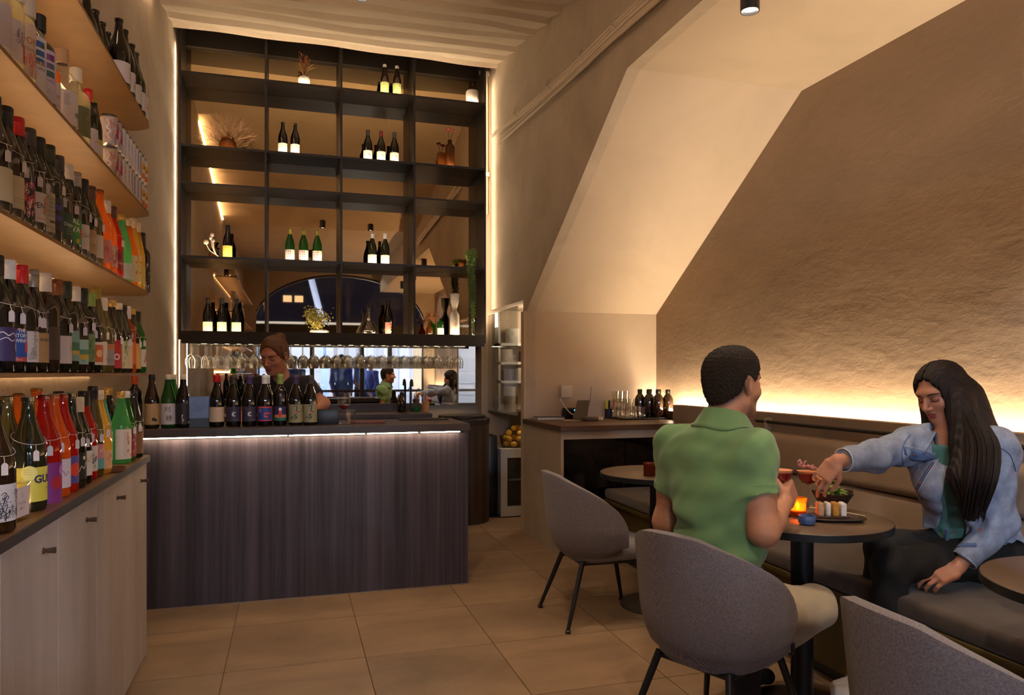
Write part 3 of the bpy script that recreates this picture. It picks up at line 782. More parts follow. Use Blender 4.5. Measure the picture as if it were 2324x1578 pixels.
row2 = [
 (-22, 'spirit', 'clear', 'white', ((196, 186, 196), []), 0, 'stopper', 'clear spirit bottle with pale label'),
 (2, 'spirit', 'pale', 'white', ((206, 194, 194), [('blk', (196, 20, 24), 28, 42, .06, .5), ('squig', (130, 110, 140), -10, 40, .5, .95, 12)]), 0, 'stopper', 'spirit bottle with red block on its label'),
 (26, 'spirit', 'pale', 'white', ((214, 190, 172), [(T_, (170, 112, 60), 'DOR', .026, 10, .66, .0003), (T_, (120, 110, 110), 'SYDNEY', .010, 12, .50), ('squig', (206, 120, 110), -20, 50, .04, .42, 16)], .018, .165), 0, 'stopper', 'spirit bottle lettered DOR SYDNEY with pink flowers'),
 (55, 'spirit', 'clear', 'clearcap', ((206, 204, 214), [('blk', (44, 92, 160), -26, 24, .80, .92), ('blk', (60, 76, 40), 6, 24, .80, .88), ('blk', (44, 92, 160), -26, 24, .64, .75), ('blk', (60, 76, 40), -26, -6, .64, .72), ('blk', (44, 92, 160), -26, 24, .48, .60), ('blk', (206, 164, 80), -8, 18, .48, .54), (T_, (70, 66, 80), 'threefold', .0105, 2, .41), ('lines', (120, 116, 130), -24, 0, .22, .32, 3)], .012, .165), 0, 'stopper', 'spirit bottle with blue and yellow blocks'),
 (80, 'spirit', 'black', 'black', ((196, 188, 212), [('blk', (120, 80, 150), -26, 24, .80, .92), ('blk', (120, 30, 100), 4, 24, .80, .92), ('blk', (120, 80, 150), -26, 24, .64, .75), ('blk', (60, 110, 110), 4, 24, .64, .75), ('blk', (60, 100, 100), -26, 24, .48, .60), (T_, (90, 70, 110), 'threefold', .0105, 2, .41), ('dot', (130, 20, 130), -18, .31, .006), ('lines', (120, 116, 130), -14, 14, .16, .24, 3)], .012, .165), 0, 'stopper', 'dark spirit bottle with purple and green blocks'),
 (106, 'spirit', 'orange', None, ((206, 196, 204), [('lines', (130, 100, 110), -20, 30, .12, .22, 3), ('squig', (150, 110, 70), -10, 20, .3, .45, 5)]), 1, 'stopper', 'short amber liqueur bottle with white label', .80),
 (141, 'spirit', 'clear', 'wood', ((212, 206, 206), [('lines', (120, 112, 112), -34, -6, .56, .88, 10), (T_, (70, 66, 80), 'tilk', .024, 30, .34, .0004), ('lines', (130, 124, 130), 20, 46, .18, .24, 2)], .02, .13), 0, 'stopper', 'round clear gin bottle with wooden stopper'),
 (172, 'spirit', 'pale', 'cream', ((98, 100, 66), [(T_, (150, 136, 80), 'LA\nMELIA', .011, 16, .66)], .03, .135), 0, 'stopper', 'clear spirit bottle with moss green label'),
 (200, 'bordeaux', 'black', 'red', ((206, 198, 206), [('brush', (90, 90, 140), [(0, .4), (12, .5), (24, .42), (36, .62)], .001)], .03, .13), 0, 'cap', 'dark bottle with white label and thin blue script', .86),
 (212, 'beer', 'black', 'olive', ((200, 180, 90), [('blk', (206, 196, 206), -75, 75, .2, .7)]), 0, 'cap', 'small bottle with mustard cap and pale label'),
]
CAPC['clearcap'] = (190, 176, 160)
fill(row2, 2, XS - .052, ZS[2], 'second wall shelf')
# cans in two tiers along the rest of the second shelf
CAN = None
M_alu = mat('can_aluminium', srgb(186, 180, 176), 0.28, 0.9)
M_lid = mat('can_lid_black', (0.02, 0.02, 0.022), 0.35)
gb = G().lathe([(0, .004), (.024, .003), (.027, .000), (.033, .010), (.033, .118), (.0275, .126)], 20, mt=M_alu)
gl_ = G().lathe([(.0275, .1245), (.0285, .126), (.0285, .1305), (.0265, .1305), (.0265, .128), (0, .128)], 20, mt=M_lid)
me_can, me_lid = shade(fixn(gb.mesh('can_body')), 40), shade(fixn(gl_.mesh('can_lid')), 40)
def canwrap(bgc, ops):
    g = G(); patch(g, .0334, -178, 178, .011, .117, flat(bgc, .35), 24); a = shade(fixn(g.mesh('wrap')), 60)
    g = G(); draw(g, .0336, ops, .011, .117); return a, fixn(g.mesh('print'))
wraps = {
 'rasp': canwrap((196, 176, 166), [('squig', (206, 120, 70), -70, 10, .05, .95, 16), ('squig', (110, 90, 150), -20, 30, .05, .95, 12), ('brush', (232, 226, 226), [(-60, .9), (-40, .75), (-58, .6), (-34, .45), (-56, .3), (-30, .12)], .003), ('dot', (176, 22, 66), 34, .46, .015), ('dot', (176, 22, 66), 30, .32, .012), ('dot', (50, 110, 50), 30, .66, .006)]),
 'white': canwrap((206, 198, 200), [('lines', (120, 112, 118), -40, 0, .15, .85, 12), ('squig', (150, 60, 60), 20, 40, .3, .8, 4)]),
 'stripe': canwrap((200, 194, 198), [('blk', (110, 110, 140), -30, -18, .1, .9), ('blk', (120, 116, 140), 6, 18, .1, .9), ('lines', (90, 84, 90), 24, 50, .1, .9, 10)]),
 'mango': canwrap((206, 192, 176), [('dot', (214, 150, 40), 0, .6, .018), ('dot', (60, 90, 40), 14, .55, .008), ('blk', (200, 110, 30), -40, 30, .05, .28)]),
}
xcan = XS - .042
y0c = rowpos(248, xcan)
for c in range(10):
    kind = 'rasp' if c < 2 else ('white' if c < 6 else ('stripe' if c < 8 else 'mango'))
    for tier in range(2):
        kd = kind
        if tier == 0 and c in (4, 5): kd = 'stripe'
        t = thing('drinks_can', '%s can, %s along the %s tier of the second shelf' % ({'rasp': 'zigzag and raspberry patterned', 'white': 'white text-covered', 'stripe': 'grey striped white', 'mango': 'orange fruit printed'}[kd], ORD[c], ['lower', 'upper'][tier]), 'can', (xcan, y0c + c * .0715, ZS[2] + tier * .1307), math.radians(-30 + random.uniform(-8, 8)), 'cans on the second wall shelf')
        link('body', me_can, t); link('lid', me_lid, t)
        w = link('wrap', wraps[kd][0], t); link('print', wraps[kd][1], w)
row1 = [(197, 'sparkling', 'black', 'black', WHT, .02), (216, 'sparkling', 'black', 'black', (120, 128, 112), .02), (231, 'sparkling', 'black', 'silver', WHT, .02), (243, 'sparkling', 'black', 'silver', (120, 128, 112), .02),
        (270, 'sparkling', 'black', 'silver', (206, 194, 190), 0), (286, 'sparkling', 'black', 'silver', (206, 194, 190), 0), (298, 'sparkling', 'black', 'silver', (196, 186, 170), 0), (306, 'sparkling', 'green', 'silver', (206, 196, 186), 0), (322, 'spirit', 'clear', None, (196, 180, 170), .01)]
for i, (u, kd, gc, cc, lc, back) in enumerate(row1):
    x = XS - .05 - back * 4
    if i == 8: x = XS - .052; u = 313
    ops = [('squig', (190, 60, 60), 10, 40, .3, .7, 6)] if i == 8 else ([('blk', (196, 150, 110), 24, 40, .2, .6)] if i in (4, 5) else [])
    bottle((x, clear_y(x, rowpos(u, x), ZS[1], KIND[kd]['r']), ZS[1]), kd, gc, cc, (lc, ops), '%s, %s on the top wall shelf' % (['dark sparkling bottle with foil top', 'dark sparkling bottle with crown cap and pale label', 'clear jar-like bottle with red print'][0 if i < 4 else (1 if i < 8 else 2)], ORD[i]), -38, 'bottles on the top wall shelf', False, 'crown')
# ---- on the cabinet
rowc = [
 (-14, 'sparkling', 'brown', 'black', ((200, 196, 200), [('squig', (30, 28, 34), -60, 70, .1, .75, 40), ('lines', (30, 28, 34), -60, 60, .1, .5, 7)]), 1, 'cap', 'dark bottle with black and white drawn label', 1, .02),
 (16, 'sparkling', 'olive', 'black', ((206, 190, 70), [(T_, (30, 26, 40), 'GUS', .030, 34, .62, .001)]), 0, 'crown', 'olive sparkling bottle with yellow label, behind the block sign', 1, -.07),
 (8, 'sparkling', 'orange', 'white', None, 0, 'crown', 'clear bottle of coral red wine in the back row', 1, -.12),
 (42, 'sparkling', 'orange', 'black', None, 0, 'crown', 'clear bottle of amber orange wine in the back row', 1, -.14),
 (76, 'sparkling', 'green', 'silver', ((214, 200, 76), [('dot', (232, 226, 130), -36, .84, .020), ('lines', (190, 170, 120), -52, -24, .80, .92, 3), (T_, (44, 36, 90), 'GUSTO', .030, 40, .64, .0010), (T_, (120, 104, 40), 'FRIZZANTE', .009, 48, .36)], .028, .122, 80), 1, 'crown', 'large green sparkling bottle with yellow label lettered GUSTO', 1, .0),
 (83, 'sparkling', 'orange', 'green', None, 0, 'crown', 'crown-capped bottle of orange wine in the back row', 1.04, -.15),
 (100, 'sparkling', 'red', 'black', ((126, 40, 120), [('dot', (170, 22, 50), 10, .5, .020), ('dot', (190, 120, 190), 40, .8, .018)], .0, .118), 1, 'crown', 'bottle of red wine with magenta label', 1, 0),
 (119, 'sparkling', 'orange', 'silver', ((210, 200, 206), [('brush', (120, 110, 150), [(-20, .4), (-8, .6), (4, .42), (16, .56), (28, .45)], .0012)]), 1, 'crown', 'bottle of orange wine with white script label', 1, 0),
 (133, 'burgundy', 'black', 'black', None, 0, 'cap', 'tall dark bottle with black cap in the back row', 1.05, -.12),
 (140, 'sparkling', 'red', 'silver', ((72, 66, 140), [('dot', (206, 60, 40), 20, .5, .022)]), 1, 'crown', 'bottle of red wine with violet label and red sun', 1, 0),
 (158, 'sparkling', 'green', 'green', ((22, 22, 22), [('brush', (214, 210, 206), [(-10, .3), (0, .5), (14, .4), (26, .62), (34, .5)], .0016), ('dot', (222, 206, 210), 14, .8, .006)]), 1, 'crown', 'crown-capped dark green bottle with black label and white drawing', 1, -.0),
 (178, 'burgundy', 'black', 'cream', ((210, 204, 200), [('brush', (190, 160, 60), [(-20, .6), (-4, .8), (10, .55), (24, .8), (40, .6)], .0016)]), 1, 'cap', 'black bottle with white label and gold script', 1, 0),
 (190, 'burgundy', 'red', 'black', ((206, 200, 196), [('squig', (70, 66, 66), -10, 30, .1, .6, 8)]), 1, 'cap', 'black-capped bottle of red wine with white label', 1.06, -.01),
 (208, 'flute', 'olive', 'black', ((196, 130, 140), [('blk', (90, 160, 170), -75, 75, .0, .42), ('txt', (230, 220, 220), 'H', .02, 14, .72)]), 1, 'cap', 'black-capped bottle with pink and teal label', 1, 0),
 (222, 'sparkling', 'yellow', 'cream', ((214, 170, 130), [('squig', (190, 110, 70), 0, 30, .2, .9, 6)], .02, .09), 1, 'cap', 'clear bottle of pale yellow wine', 1, 0),
 (231, 'sake', 'teal', 'gold', ((206, 210, 206), []), 0, 'cap', 'teal glass bottle with gold cap in the back row', 1, -.05),
 (246, 'sparkling', 'black', 'gold', None, 0, 'cap', 'dark bottle with broad gold foil in the back row', 1, -.10),
 (271, 'sake', 'brightgreen', 'gold', ((214, 206, 196), [('lines', (150, 130, 120), -30, -10, .1, .9, 14), ('squig', (190, 100, 80), -8, 6, .2, .9, 8), ('brush', (40, 50, 50), [(20, .42), (28, .36), (22, .28)], .0014), ('blk', (206, 80, 70), 18, 28, .08, .18)], .02, .145), 0, 'cap', 'clear green sake bottle with gold cap and cream label', 1, .011),
 (285, 'sake', 'bottlegreen', 'white', ((140, 40, 60), [('squig', (220, 190, 190), 0, 40, .1, .9, 8)]), 1, 'cap', 'white-capped green bottle with plum label', 1, .014),
 (303, 'sake', 'green', 'black', ((120, 80, 50), []), 1, 'cap', 'dark bottle with brown label near the cabinet end', 1, .020),
]
fill(rowc, 0, CX - .056, ZC, 'pale cabinet', -40)
part('led_strip', G().box((0.008, -2.5, ZC + .002), (0.016, YE - 2.6 - .05, ZC + .012)), emat('warm_led_shelf', (1.0, .66, .34), 19.0), cab, smooth=False)
# wooden dish and clear block sign
t = thing('wooden_dish', 'small round wooden dish on the cabinet before the green sake bottle', 'dish', (CX - .02, yat(254, CX - .02), ZC))
part('dish', G().lathe([(0, .003), (.040, .0), (.048, .004), (.050, .016), (.046, .017), (.043, .007), (0, .006)], 28), mat('dish_wood', srgb(110, 66, 36), 0.5), t)
yb = yat(36, CX - .035)
t = thing('block_sign', 'clear acrylic block sign with a white card of small grey lettering', 'sign', (CX - .035, yb, ZC), math.radians(-8))
part('acrylic_block', G().box((-.018, -.048, 0), (.014, .048, .098)), clearglass('acrylic', (.97, .93, .88), 1.3), t, bevel=.002)
c_ = part('card', G().box((.0146, -.034, .012), (.0150, .036, .088)), flat((206, 186, 182)), t, smooth=False)
g = G()
for body, sz, zz in (('ζ', .014, .066), ('THE PINK', .0095, .046), ('FRIZZ', .0095, .033)):
    vs, fs = textmesh(body, sz)
    g.add([(.0153, x, zz + y) for x, y in vs], fs, flat((120, 96, 96)))
link('print', fixn(g.mesh('print')), c_)
# ================================================================ BACK BAR SHELVING WITH MIRROR
M_unit = mat('shelving_dark_brown', srgb(40, 32, 28), 0.45, 0.15, 0.45)
XA, XZ = xat(411, YU), xat(1103, YU)           # outer edges of the shelving
def zrow(u, v, Y=YU): return onY(u, v, Y).z
zsh = [(zrow(413, 162) + zrow(1102, 234.6)) / 2, (zrow(411, 330) + zrow(1102, 381)) / 2, (zrow(411, 412) + zrow(1102, 458)) / 2, (zrow(408, 583) + zrow(1102, 607)) / 2, (zrow(405, 752) + zrow(1102, 763)) / 2]
ZT = 4.45
un = thing('back_bar_shelving', 'tall dark shelving with mirrored back covering the wall behind the bar', 'shelving', (XA, YU, zsh[4] - .07))
O = Vector((XA, YU, zsh[4] - .07))
def ub(lo, hi): return G().box(Vector(lo) - O, Vector(hi) - O)
M_mir = mat('bronze_mirror', (0.62, 0.47, 0.30), 0.015, 1.0); M_mir2 = mat('clear_mirror', (0.90, 0.89, 0.86), 0.012, 1.0)
mirror = part('mirror_panel', ub((XA, YM - .004, zsh[4] - .04), (XZ + .002, YM, ZT)), M_mir, un, smooth=False)
part('mirror_panel', ub((XA, YM - .004, 1.00), (XZ + .002, YM, zsh[4] - .04)), M_mir2, un, smooth=False)
part('side_panel', ub((XA - .022, YU, zsh[4] - .07), (XA, YM, ZT)), M_unit, un, smooth=False)
part('side_panel', ub((XZ - .015, YU, zsh[4] - .07), (XZ, YM, ZT)), M_unit, un, smooth=False)
divx = [xat(603, YU), xat(775, YU), xat(941, YU)]
for x in divx: part('divider', ub((x - .009, YU + .006, zsh[4]), (x + .009, YM - .006, ZT)), M_unit, un, smooth=False)
M_ledsh = emat('warm_led_display', (1.0, .78, .5), 42.0)
for k, z in enumerate(zsh):
    th = .014 if k < 4 else .075
    s = part('shelf', ub((XA, YU, z - th), (XZ - .015, YM - .006, z)), M_unit, un, smooth=False)
    if k != 2:
        # a strip let into the front of the board washes the goods from below
        part('led_strip', G().box(Vector((XA + .04, YU + .022, z + .0005)) - O, Vector((XZ - .06, YU + .034, z + .003)) - O), M_ledsh, s, smooth=False)
        part('front_lip', G().box(Vector((XA, YU, z)) - O, Vector((XZ - .015, YU + .014, z + .007)) - O), M_unit, s, smooth=False)
part('top_board', ub((XA, YU, ZT), (XZ, YM, ZT + .02)), M_unit, un, smooth=False)
part('top_fascia', ub((XA, YM - .05, 4.19), (XZ - .015, YM - .006, 4.45)), M_unit, un, smooth=False)

def sp(u, k, inset=.11):
    """a spot on display shelf k below image column u"""
    Y = YU + inset; return (xat(u, Y), Y, zsh[k])
FCE = -100
shelfno = ['top', 'second', 'third', 'fourth', 'bottom']
def disp(u, k, kind, glass, cap, lab, desc, ck='cap', inset=.11, sc=1.0, face=FCE):
    return bottle(sp(u, k, inset), kind, glass, cap, lab, desc, face, 'bottles displayed on the back bar', False, ck, scale=sc)
LG = (190, 200, 130); CW = (226, 214, 200)
disp(873, 0, 'sake', 'brown', 'white', (LG, [('squig', (150, 170, 90), -50, 50, .2, .9, 10)], .012, .13), 'left of two brown sake bottles with pale green labels on the top display shelf')
disp(901, 0, 'sake', 'brown', 'white', (LG, [('squig', (150, 170, 90), -50, 50, .2, .9, 11)], .012, .13), 'right of two brown sake bottles with pale green labels on the top display shelf')
disp(642, 1, 'burgundy', 'black', 'green', (CW, [], .012, .105), 'dark bottle with green wax top and blank white label on the second display shelf', 'crown')
disp(670, 1, 'burgundy', 'black', 'red', (CW, [], .012, .105), 'dark bottle with red wax top and blank white label on the second display shelf', 'crown')
for i, u in enumerate((835, 865, 895)):
    disp(u, 1, 'burgundy', 'black', ['grey', 'darkred', 'grey'][i], (CW, [('brush', (120, 110, 104), [(6, .72), (22, .62), (34, .5), (44, .6)], .004), ('dot', (120, 110, 104), -40, .55, .004)], .012, .105), '%s of three dark bottles with feather-marked white labels on the second display shelf' % ['leftmost', 'middle', 'rightmost'][i])
disp(517, 3, 'burgundy', 'black', 'black', ((206, 192, 90), [('lines', (150, 130, 50), -30, 10, .7, .86, 3), ('blk', (120, 104, 40), -34, 34, .16, .2)], .012, .115), 'black bottle with yellow label beside the white seed pods')
for i, u in enumerate((658, 689, 720)):
    disp(u, 3, 'burgundy', 'bottlegreen', 'olive', ((206, 190, 176), [('dot', (150, 120, 150), -50 + 22 * (j % 4), .16 + .22 * (j // 4), .006) for j in range(16)] + [('blk', (230, 220, 200), 26, 75, 0, 1)], .012, .105), '%s of three green bottles with dotted labels on the fourth display shelf' % ['leftmost', 'middle', 'rightmost'][i])
for i, u in enumerate((845, 874)):
    disp(u, 3, 'burgundy', 'green', 'white', (CW, [], .008, .095), '%s of two green bottles with white caps and white labels' % ['left', 'right'][i])
for i, u in enumerate((472, 504, 537)):
    disp(u, 4, 'burgundy', 'black', 'grey', ((206, 204, 170), [('brush', (150, 170, 120), [(-50, .5), (-20, .62), (10, .5), (44, .6)], .004), ('brush', (170, 184, 140), [(-50, .25), (-10, .34), (40, .26)], .004)], .008, .09), '%s of three dark bottles with pale landscape labels on the bottom display shelf' % ['leftmost', 'middle', 'rightmost'][i])
disp(881, 4, 'sparkling', 'black', 'black', ((206, 140, 124), [('squig', (176, 90, 80), -50, 50, .1, .9, 18)], .012, .115, 34), 'tall black bottle with speckled pink label beside the decanter')
disp(1000, 4, 'spirit', 'bottlegreen', None, ((226, 216, 190), [], .01, .10), 'squat green bottle with white label holding stems', sc=.72)

# vases, dried plants, ornaments
M_ceram = mat('white_ceramic', srgb(214, 206, 198), 0.5)
M_amber = colourglass('tortoise_glass', (.26, .07, .012), .85, .55)
t = thing('potted_plant', 'white ribbed vase of dry golden grass on the top display shelf', 'plant', sp(690, 0))
part('vase', G().lathe([(0, .002), (.042, 0), (.052, .015), (.052, .08), (.044, .10), (.026, .112), (.024, .11), (.02, .10), (0, .09)], 24), M_ceram, t)
M_straw = mat('dry_grass', srgb(176, 126, 60), 0.7)
rn = random.Random(5)
g = G()
for i in range(16):
    a = rn.uniform(0, 6.28); L = rn.uniform(.12, .2); sp_ = rn.uniform(.4, 1.2)
    pts = [(0, 0, .09), (math.cos(a) * .03 * sp_, math.sin(a) * .03 * sp_, .09 + L * .5), (math.cos(a) * .1 * sp_, math.sin(a) * .1 * sp_, .09 + L * (1 - .3 * sp_) + .02)]
    g.tube(smoothpoly(pts, 4), [.004] * 4 + [.003] * 3 + [.001] * 2, 4, flat=.3)
part('leaves', g, M_straw, t)
g = G()
for i in range(5):
    a = i * 1.26; b_ = (math.cos(a) * .035, math.sin(a) * .02, .26 + .03 * (i % 2))
    g.tube([(0, 0, .1), (b_[0] * .5, b_[1] * .5, .2), b_], .0015, 4)
    for j in range(9): g.ball((b_[0] + rn.uniform(-.014, .014), b_[1] + rn.uniform(-.014, .014), b_[2] - .045 + j * .009), (.007, .007, .010), 5)
part('seed_heads', g, mat('seed_rust', srgb(120, 66, 26), 0.8), t)
# dried coral-like branches in tortoiseshell vase
t = thing('dried_branches', 'tortoiseshell glass vase of fine dried coral branches on the second display shelf', 'plant', sp(517, 1, .16))
part('vase', G().lathe([(0, .002), (.055, 0), (.070, .02), (.074, .06), (.064, .10), (.050, .118), (.056, .132), (.050, .130), (.044, .117), (.056, .09), (0, .06)], 26), M_amber, t)
g = G(); rn = random.Random(11)
def branch(p, d, L, r, depth):
    q = p + d * L
    g.tube([p, p + d * L * .5 + Vector((rn.uniform(-.1, .1), rn.uniform(-.1, .1), rn.uniform(-.1, .1))) * L, q], [r, r * .85, r * .7], 3, cap=False)
    if depth == 0: return
    for _ in range(3 if depth > 1 else 4):
        nd = (d + Vector((rn.uniform(-1, 1), rn.uniform(-1, 1) * .55, rn.uniform(-.8, 1))) * .62).normalized()
        branch(p + d * L * rn.uniform(.35, 1), nd, L * rn.uniform(.55, .78), r * .7, depth - 1)
for i in range(15):
    a = math.pi * (i + .5) / 15
    branch(Vector((0, 0, .10)), Vector((math.cos(a) * 1.2, rn.uniform(-.35, .2), math.sin(a) * .95 + .02)).normalized(), .13, .0017, 3)
part('branches', g, mat('dried_coral', srgb(150, 108, 80), 0.8), t, smooth=False)
# two brown glass bottle vases with a flower
t = thing('glass_vase', 'short square dark amber glass vase on the second display shelf', 'vase', sp(1001, 1, .12))
part('vase', G().box((-.035, -.035, 0), (.035, .035, .15)), M_amber, t, bevel=.008)
t = thing('flower_vase', 'tall tortoiseshell bottle vase holding two pink blooms', 'vase', sp(1021, 1, .09))
part('vase', G().lathe([(0, .002), (.040, 0), (.044, .01), (.044, .20), (.036, .222), (.020, .235), (.020, .27), (.015, .27), (0, .25)], 22), M_amber, t)
g = G()
for cx, cz in ((-.015, .36), (.03, .35)):
    g.tube([(0, 0, .25), (cx * .6, 0, .31), (cx, 0, cz)], .002, 5)
part('stems', g, mat('stem_green', srgb(70, 76, 40), 0.7), t)
for cx, cz in ((-.015, .37), (.03, .355)):
    g = G()
    for j in range(9): a = j * .7; g.ball((cx + .014 * math.cos(a), .012 * math.sin(a), cz + .004 * (j % 3)), (.013, .013, .009), 6)
    part('bloom', g, mat('bloom_pink', srgb(186, 90, 90), 0.7), t)
# lamp-like white jar and pebbles on top shelf
t = thing('white_jar', 'white frosted cylindrical jar at the right end of the top display shelf', 'jar', sp(1072, 0, .10))
part('jar', G().lathe([(0, 0), (.058, 0), (.063, .006), (.063, .125), (.055, .142), (.035, .148), (0, .149)], 28), M_ceram, t)
for i, (du, r) in enumerate(((1020, .02), (1032, .017), (1040, .013))):
    tag(part('pebble', G().ball((0, 0, r * .6), (r, r * .8, r * .62), 10), M_ceram, loc=sp(du, 0, .10)), '%s of three white pebbles lying on the top display shelf' % ['largest', 'middle', 'smallest'][i], 'pebble', 'pebbles on the top display shelf')
# white seed pods and amber tumbler
t = thing('seed_pods', 'three white dried poppy pods on curved stems on the fourth display shelf', 'plant', sp(489, 3, .09))
g = G(); heads = ((-.075, .125, .022), (-.038, .165, .016), (-.028, .19, .019), (-.018, .145, .015))
for x, z, r in heads: g.tube(smoothpoly([(.045, 0, .004), (.01, 0, .03), (x * .6, 0, z * .55), (x, 0, z)], 4), .0035, 6)
part('stems', g, mat('pod_white', srgb(206, 186, 164), 0.7), t)
for x, z, r in heads: part('pod', G().ball((x, 0, z + r * .6), r, 12), mat('pod_white', srgb(206, 186, 164), 0.7), t)
t = thing('amber_tumbler', 'small tilted amber glass tumbler behind the white seed pods', 'glass', sp(484, 3, .16))
part('tumbler', G().lathe([(0, .003), (.032, 0), (.036, .01), (.036, .06), (.033, .06), (.032, .012), (0, .008)], 20), M_amber, t)
for i, (u, h_) in enumerate(((1046, .06), (1056, .10))):
    t = thing('amber_tumbler', '%s amber glass tumbler beside the hanging plant' % ['short', 'tall'][i], 'glass', sp(u, 3, .12 + .05 * i))
    part('tumbler', G().lathe([(0, .003), (.030, 0), (.034, .01), (.034, h_ - .02), (.036, h_ - .018), (.036, h_), (.031, h_), (.030, .012), (0, .008)], 20), M_amber, t)
# trailing plant
t = thing('trailing_plant', 'trailing green plant hanging down from the fourth display shelf', 'plant', sp(1068, 3, .03))
part('pot', G().lathe([(0, 0), (.03, 0), (.036, .05), (.030, .05), (0, .04)], 16), M_dark, t, loc=(0, .06, 0))
rn = random.Random(2); g = G()
for i in range(34):
    a = rn.uniform(0, 6.28); L = rn.uniform(.15, .60); dx = rn.uniform(-.022, .022)
    pts = [(math.cos(a) * .02, .05, .05), (math.cos(a) * .05, -.01 + math.sin(a) * .02, .10 + rn.uniform(0, .09)), (dx * 1.6 - .012, -.055, .02), (dx, -.055 + rn.uniform(-.012, .008), -L * .5), (dx * .5 + .012, -.055 + rn.uniform(-.012, .008), -L)]
    P_ = smoothpoly(pts, 5); g.tube(P_, .0016, 3, cap=False)
    for q in P_[4:]:
        for _ in range(2):
            d = Vector((rn.uniform(-1, 1), rn.uniform(-1, .2), rn.uniform(-1, .3))).normalized() * .022
            n_ = d.cross(Vector((0, 1, 0))).normalized() * .003
            g.add([q, q + d * .5 + n_, q + d, q + d * .5 - n_], [(0, 1, 2, 3)])
part('foliage', g, mat('trailing_green', srgb(96, 120, 44), 0.6), t, smooth=False)
# small tree on a white stone
t = thing('bonsai', 'small leafy bonsai growing from a rough white stone on the bottom display shelf', 'plant', sp(722, 4, .12))
part('stone', G().ball((.0, 0, .022), (.088, .05, .024), 14), mat('white_stone', srgb(206, 192, 182), 0.8, bump=.8, bscale=30, bdist=.02), t, loc=(.012, 0, 0))
g = G(); rn = random.Random(8); tips = []
for i in range(9):
    a = rn.uniform(-1.1, 1.1); top = Vector((math.sin(a) * .10 - .01, rn.uniform(-.05, .05), .10 + math.cos(a) * .13 + rn.uniform(-.03, .03)))
    P_ = smoothpoly([(-.02 + i * .003, 0, .035), (top.x * .35, top.y * .4, .09), tuple(top)], 4); g.tube(P_, [.004 - .0004 * j for j in range(len(P_))], 5); tips += P_[4:]
part('trunk', g, mat('bonsai_bark', srgb(176, 120, 60), 0.8), t)
g = G()
for q in tips:
    for _ in range(17):
        c = q + Vector((rn.gauss(0, .022), rn.gauss(0, .02), rn.gauss(0, .022))); d = Vector((rn.uniform(-1, 1), rn.uniform(-1, 1), rn.uniform(-1.6, .3))).normalized() * .022
        n_ = d.cross(Vector((rn.uniform(-1, 1), 1, 0))).normalized() * .005
        g.add([c, c + d * .5 + n_, c + d, c + d * .5 - n_], [(0, 1, 2, 3)])
part('foliage', g, mat('bonsai_leaf', srgb(150, 140, 62), 0.6), t, smooth=False)
# decanter
M_cg = clearglass('clear_glass', (.97, .96, .93), 1.6, 1.5)
t = thing('decanter', 'clear glass decanter with flared lip on the bottom display shelf', 'decanter', sp(837, 4, .12))
part('glass', G().lathe([(0, .004), (.06, 0), (.082, .012), (.086, .03), (.070, .075), (.040, .125), (.020, .16), (.016, .19), (.020, .225), (.036, .262), (.034, .262), (.018, .226), (.013, .19), (.018, .158), (.037, .125), (.067, .075), (.082, .03), (.078, .015), (0, .012)], 30), M_cg, t)
# wrapped bottle
t = thing('wrapped_bottle', 'gift bottle wrapped in white cloth tied at the neck', 'bottle', sp(1032, 4, .10))
M_wrap = mat('white_wrap', srgb(216, 204, 194), 0.8, bump=.5, bscale=26, bdist=.02)
part('wrapping', G().lathe([(0, .001), (.044, 0), (.046, .01), (.045, .19), (.036, .215), (.022, .24), (.019, .255), (.028, .275), (.038, .32), (.044, .40), (.036, .39), (.020, .28), (0, .26)], 18), M_wrap, t)
part('ribbon', G().lathe([(.021, .243), (.024, .247), (.024, .256), (.021, .26)], 16), flat((190, 160, 120)), t)
g = G(); vs, fs = textmesh('O', .04, .001); g.add([(x, -.0468, .11 + y) for x, y in vs], fs, flat((170, 150, 110))); part('emblem', g, None, t, smooth=False)
t = thing('berry_sprig', 'small dark vase with orange berry twigs on the bottom display shelf', 'plant', sp(975, 4, .12))
part('vase', G().lathe([(0, .002), (.03, 0), (.036, .02), (.034, .06), (.014, .10), (.013, .13), (0, .12)], 18), M_amber, t)
g = G(); gbb = G(); rn = random.Random(4)
for i in range(9):
    tip = (rn.uniform(-.07, .08), rn.uniform(-.03, .03), rn.uniform(.17, .28)); g.tube(smoothpoly([(0, 0, .1), (tip[0] * .4, tip[1] * .4, .17), tip], 4), .0013, 4)
    for _ in range(5): gbb.ball((tip[0] + rn.uniform(-.014, .014), tip[1] + rn.uniform(-.01, .01), tip[2] + rn.uniform(-.05, .01)), .006, 5)
part('twigs', g, mat('twig_brown', srgb(86, 60, 36), 0.8), t); part('berries', gbb, mat('berry_orange', srgb(176, 84, 30), 0.6), t)
t = thing('tall_tube_vase', 'slim clear tube vase at the right end of the bottom display shelf', 'vase', sp(1074, 4, .06))
part('tube', G().lathe([(0, .002), (.016, 0), (.018, .004), (.018, .16), (.016, .16), (.015, .006), (0, .005)], 16), M_cg, t)

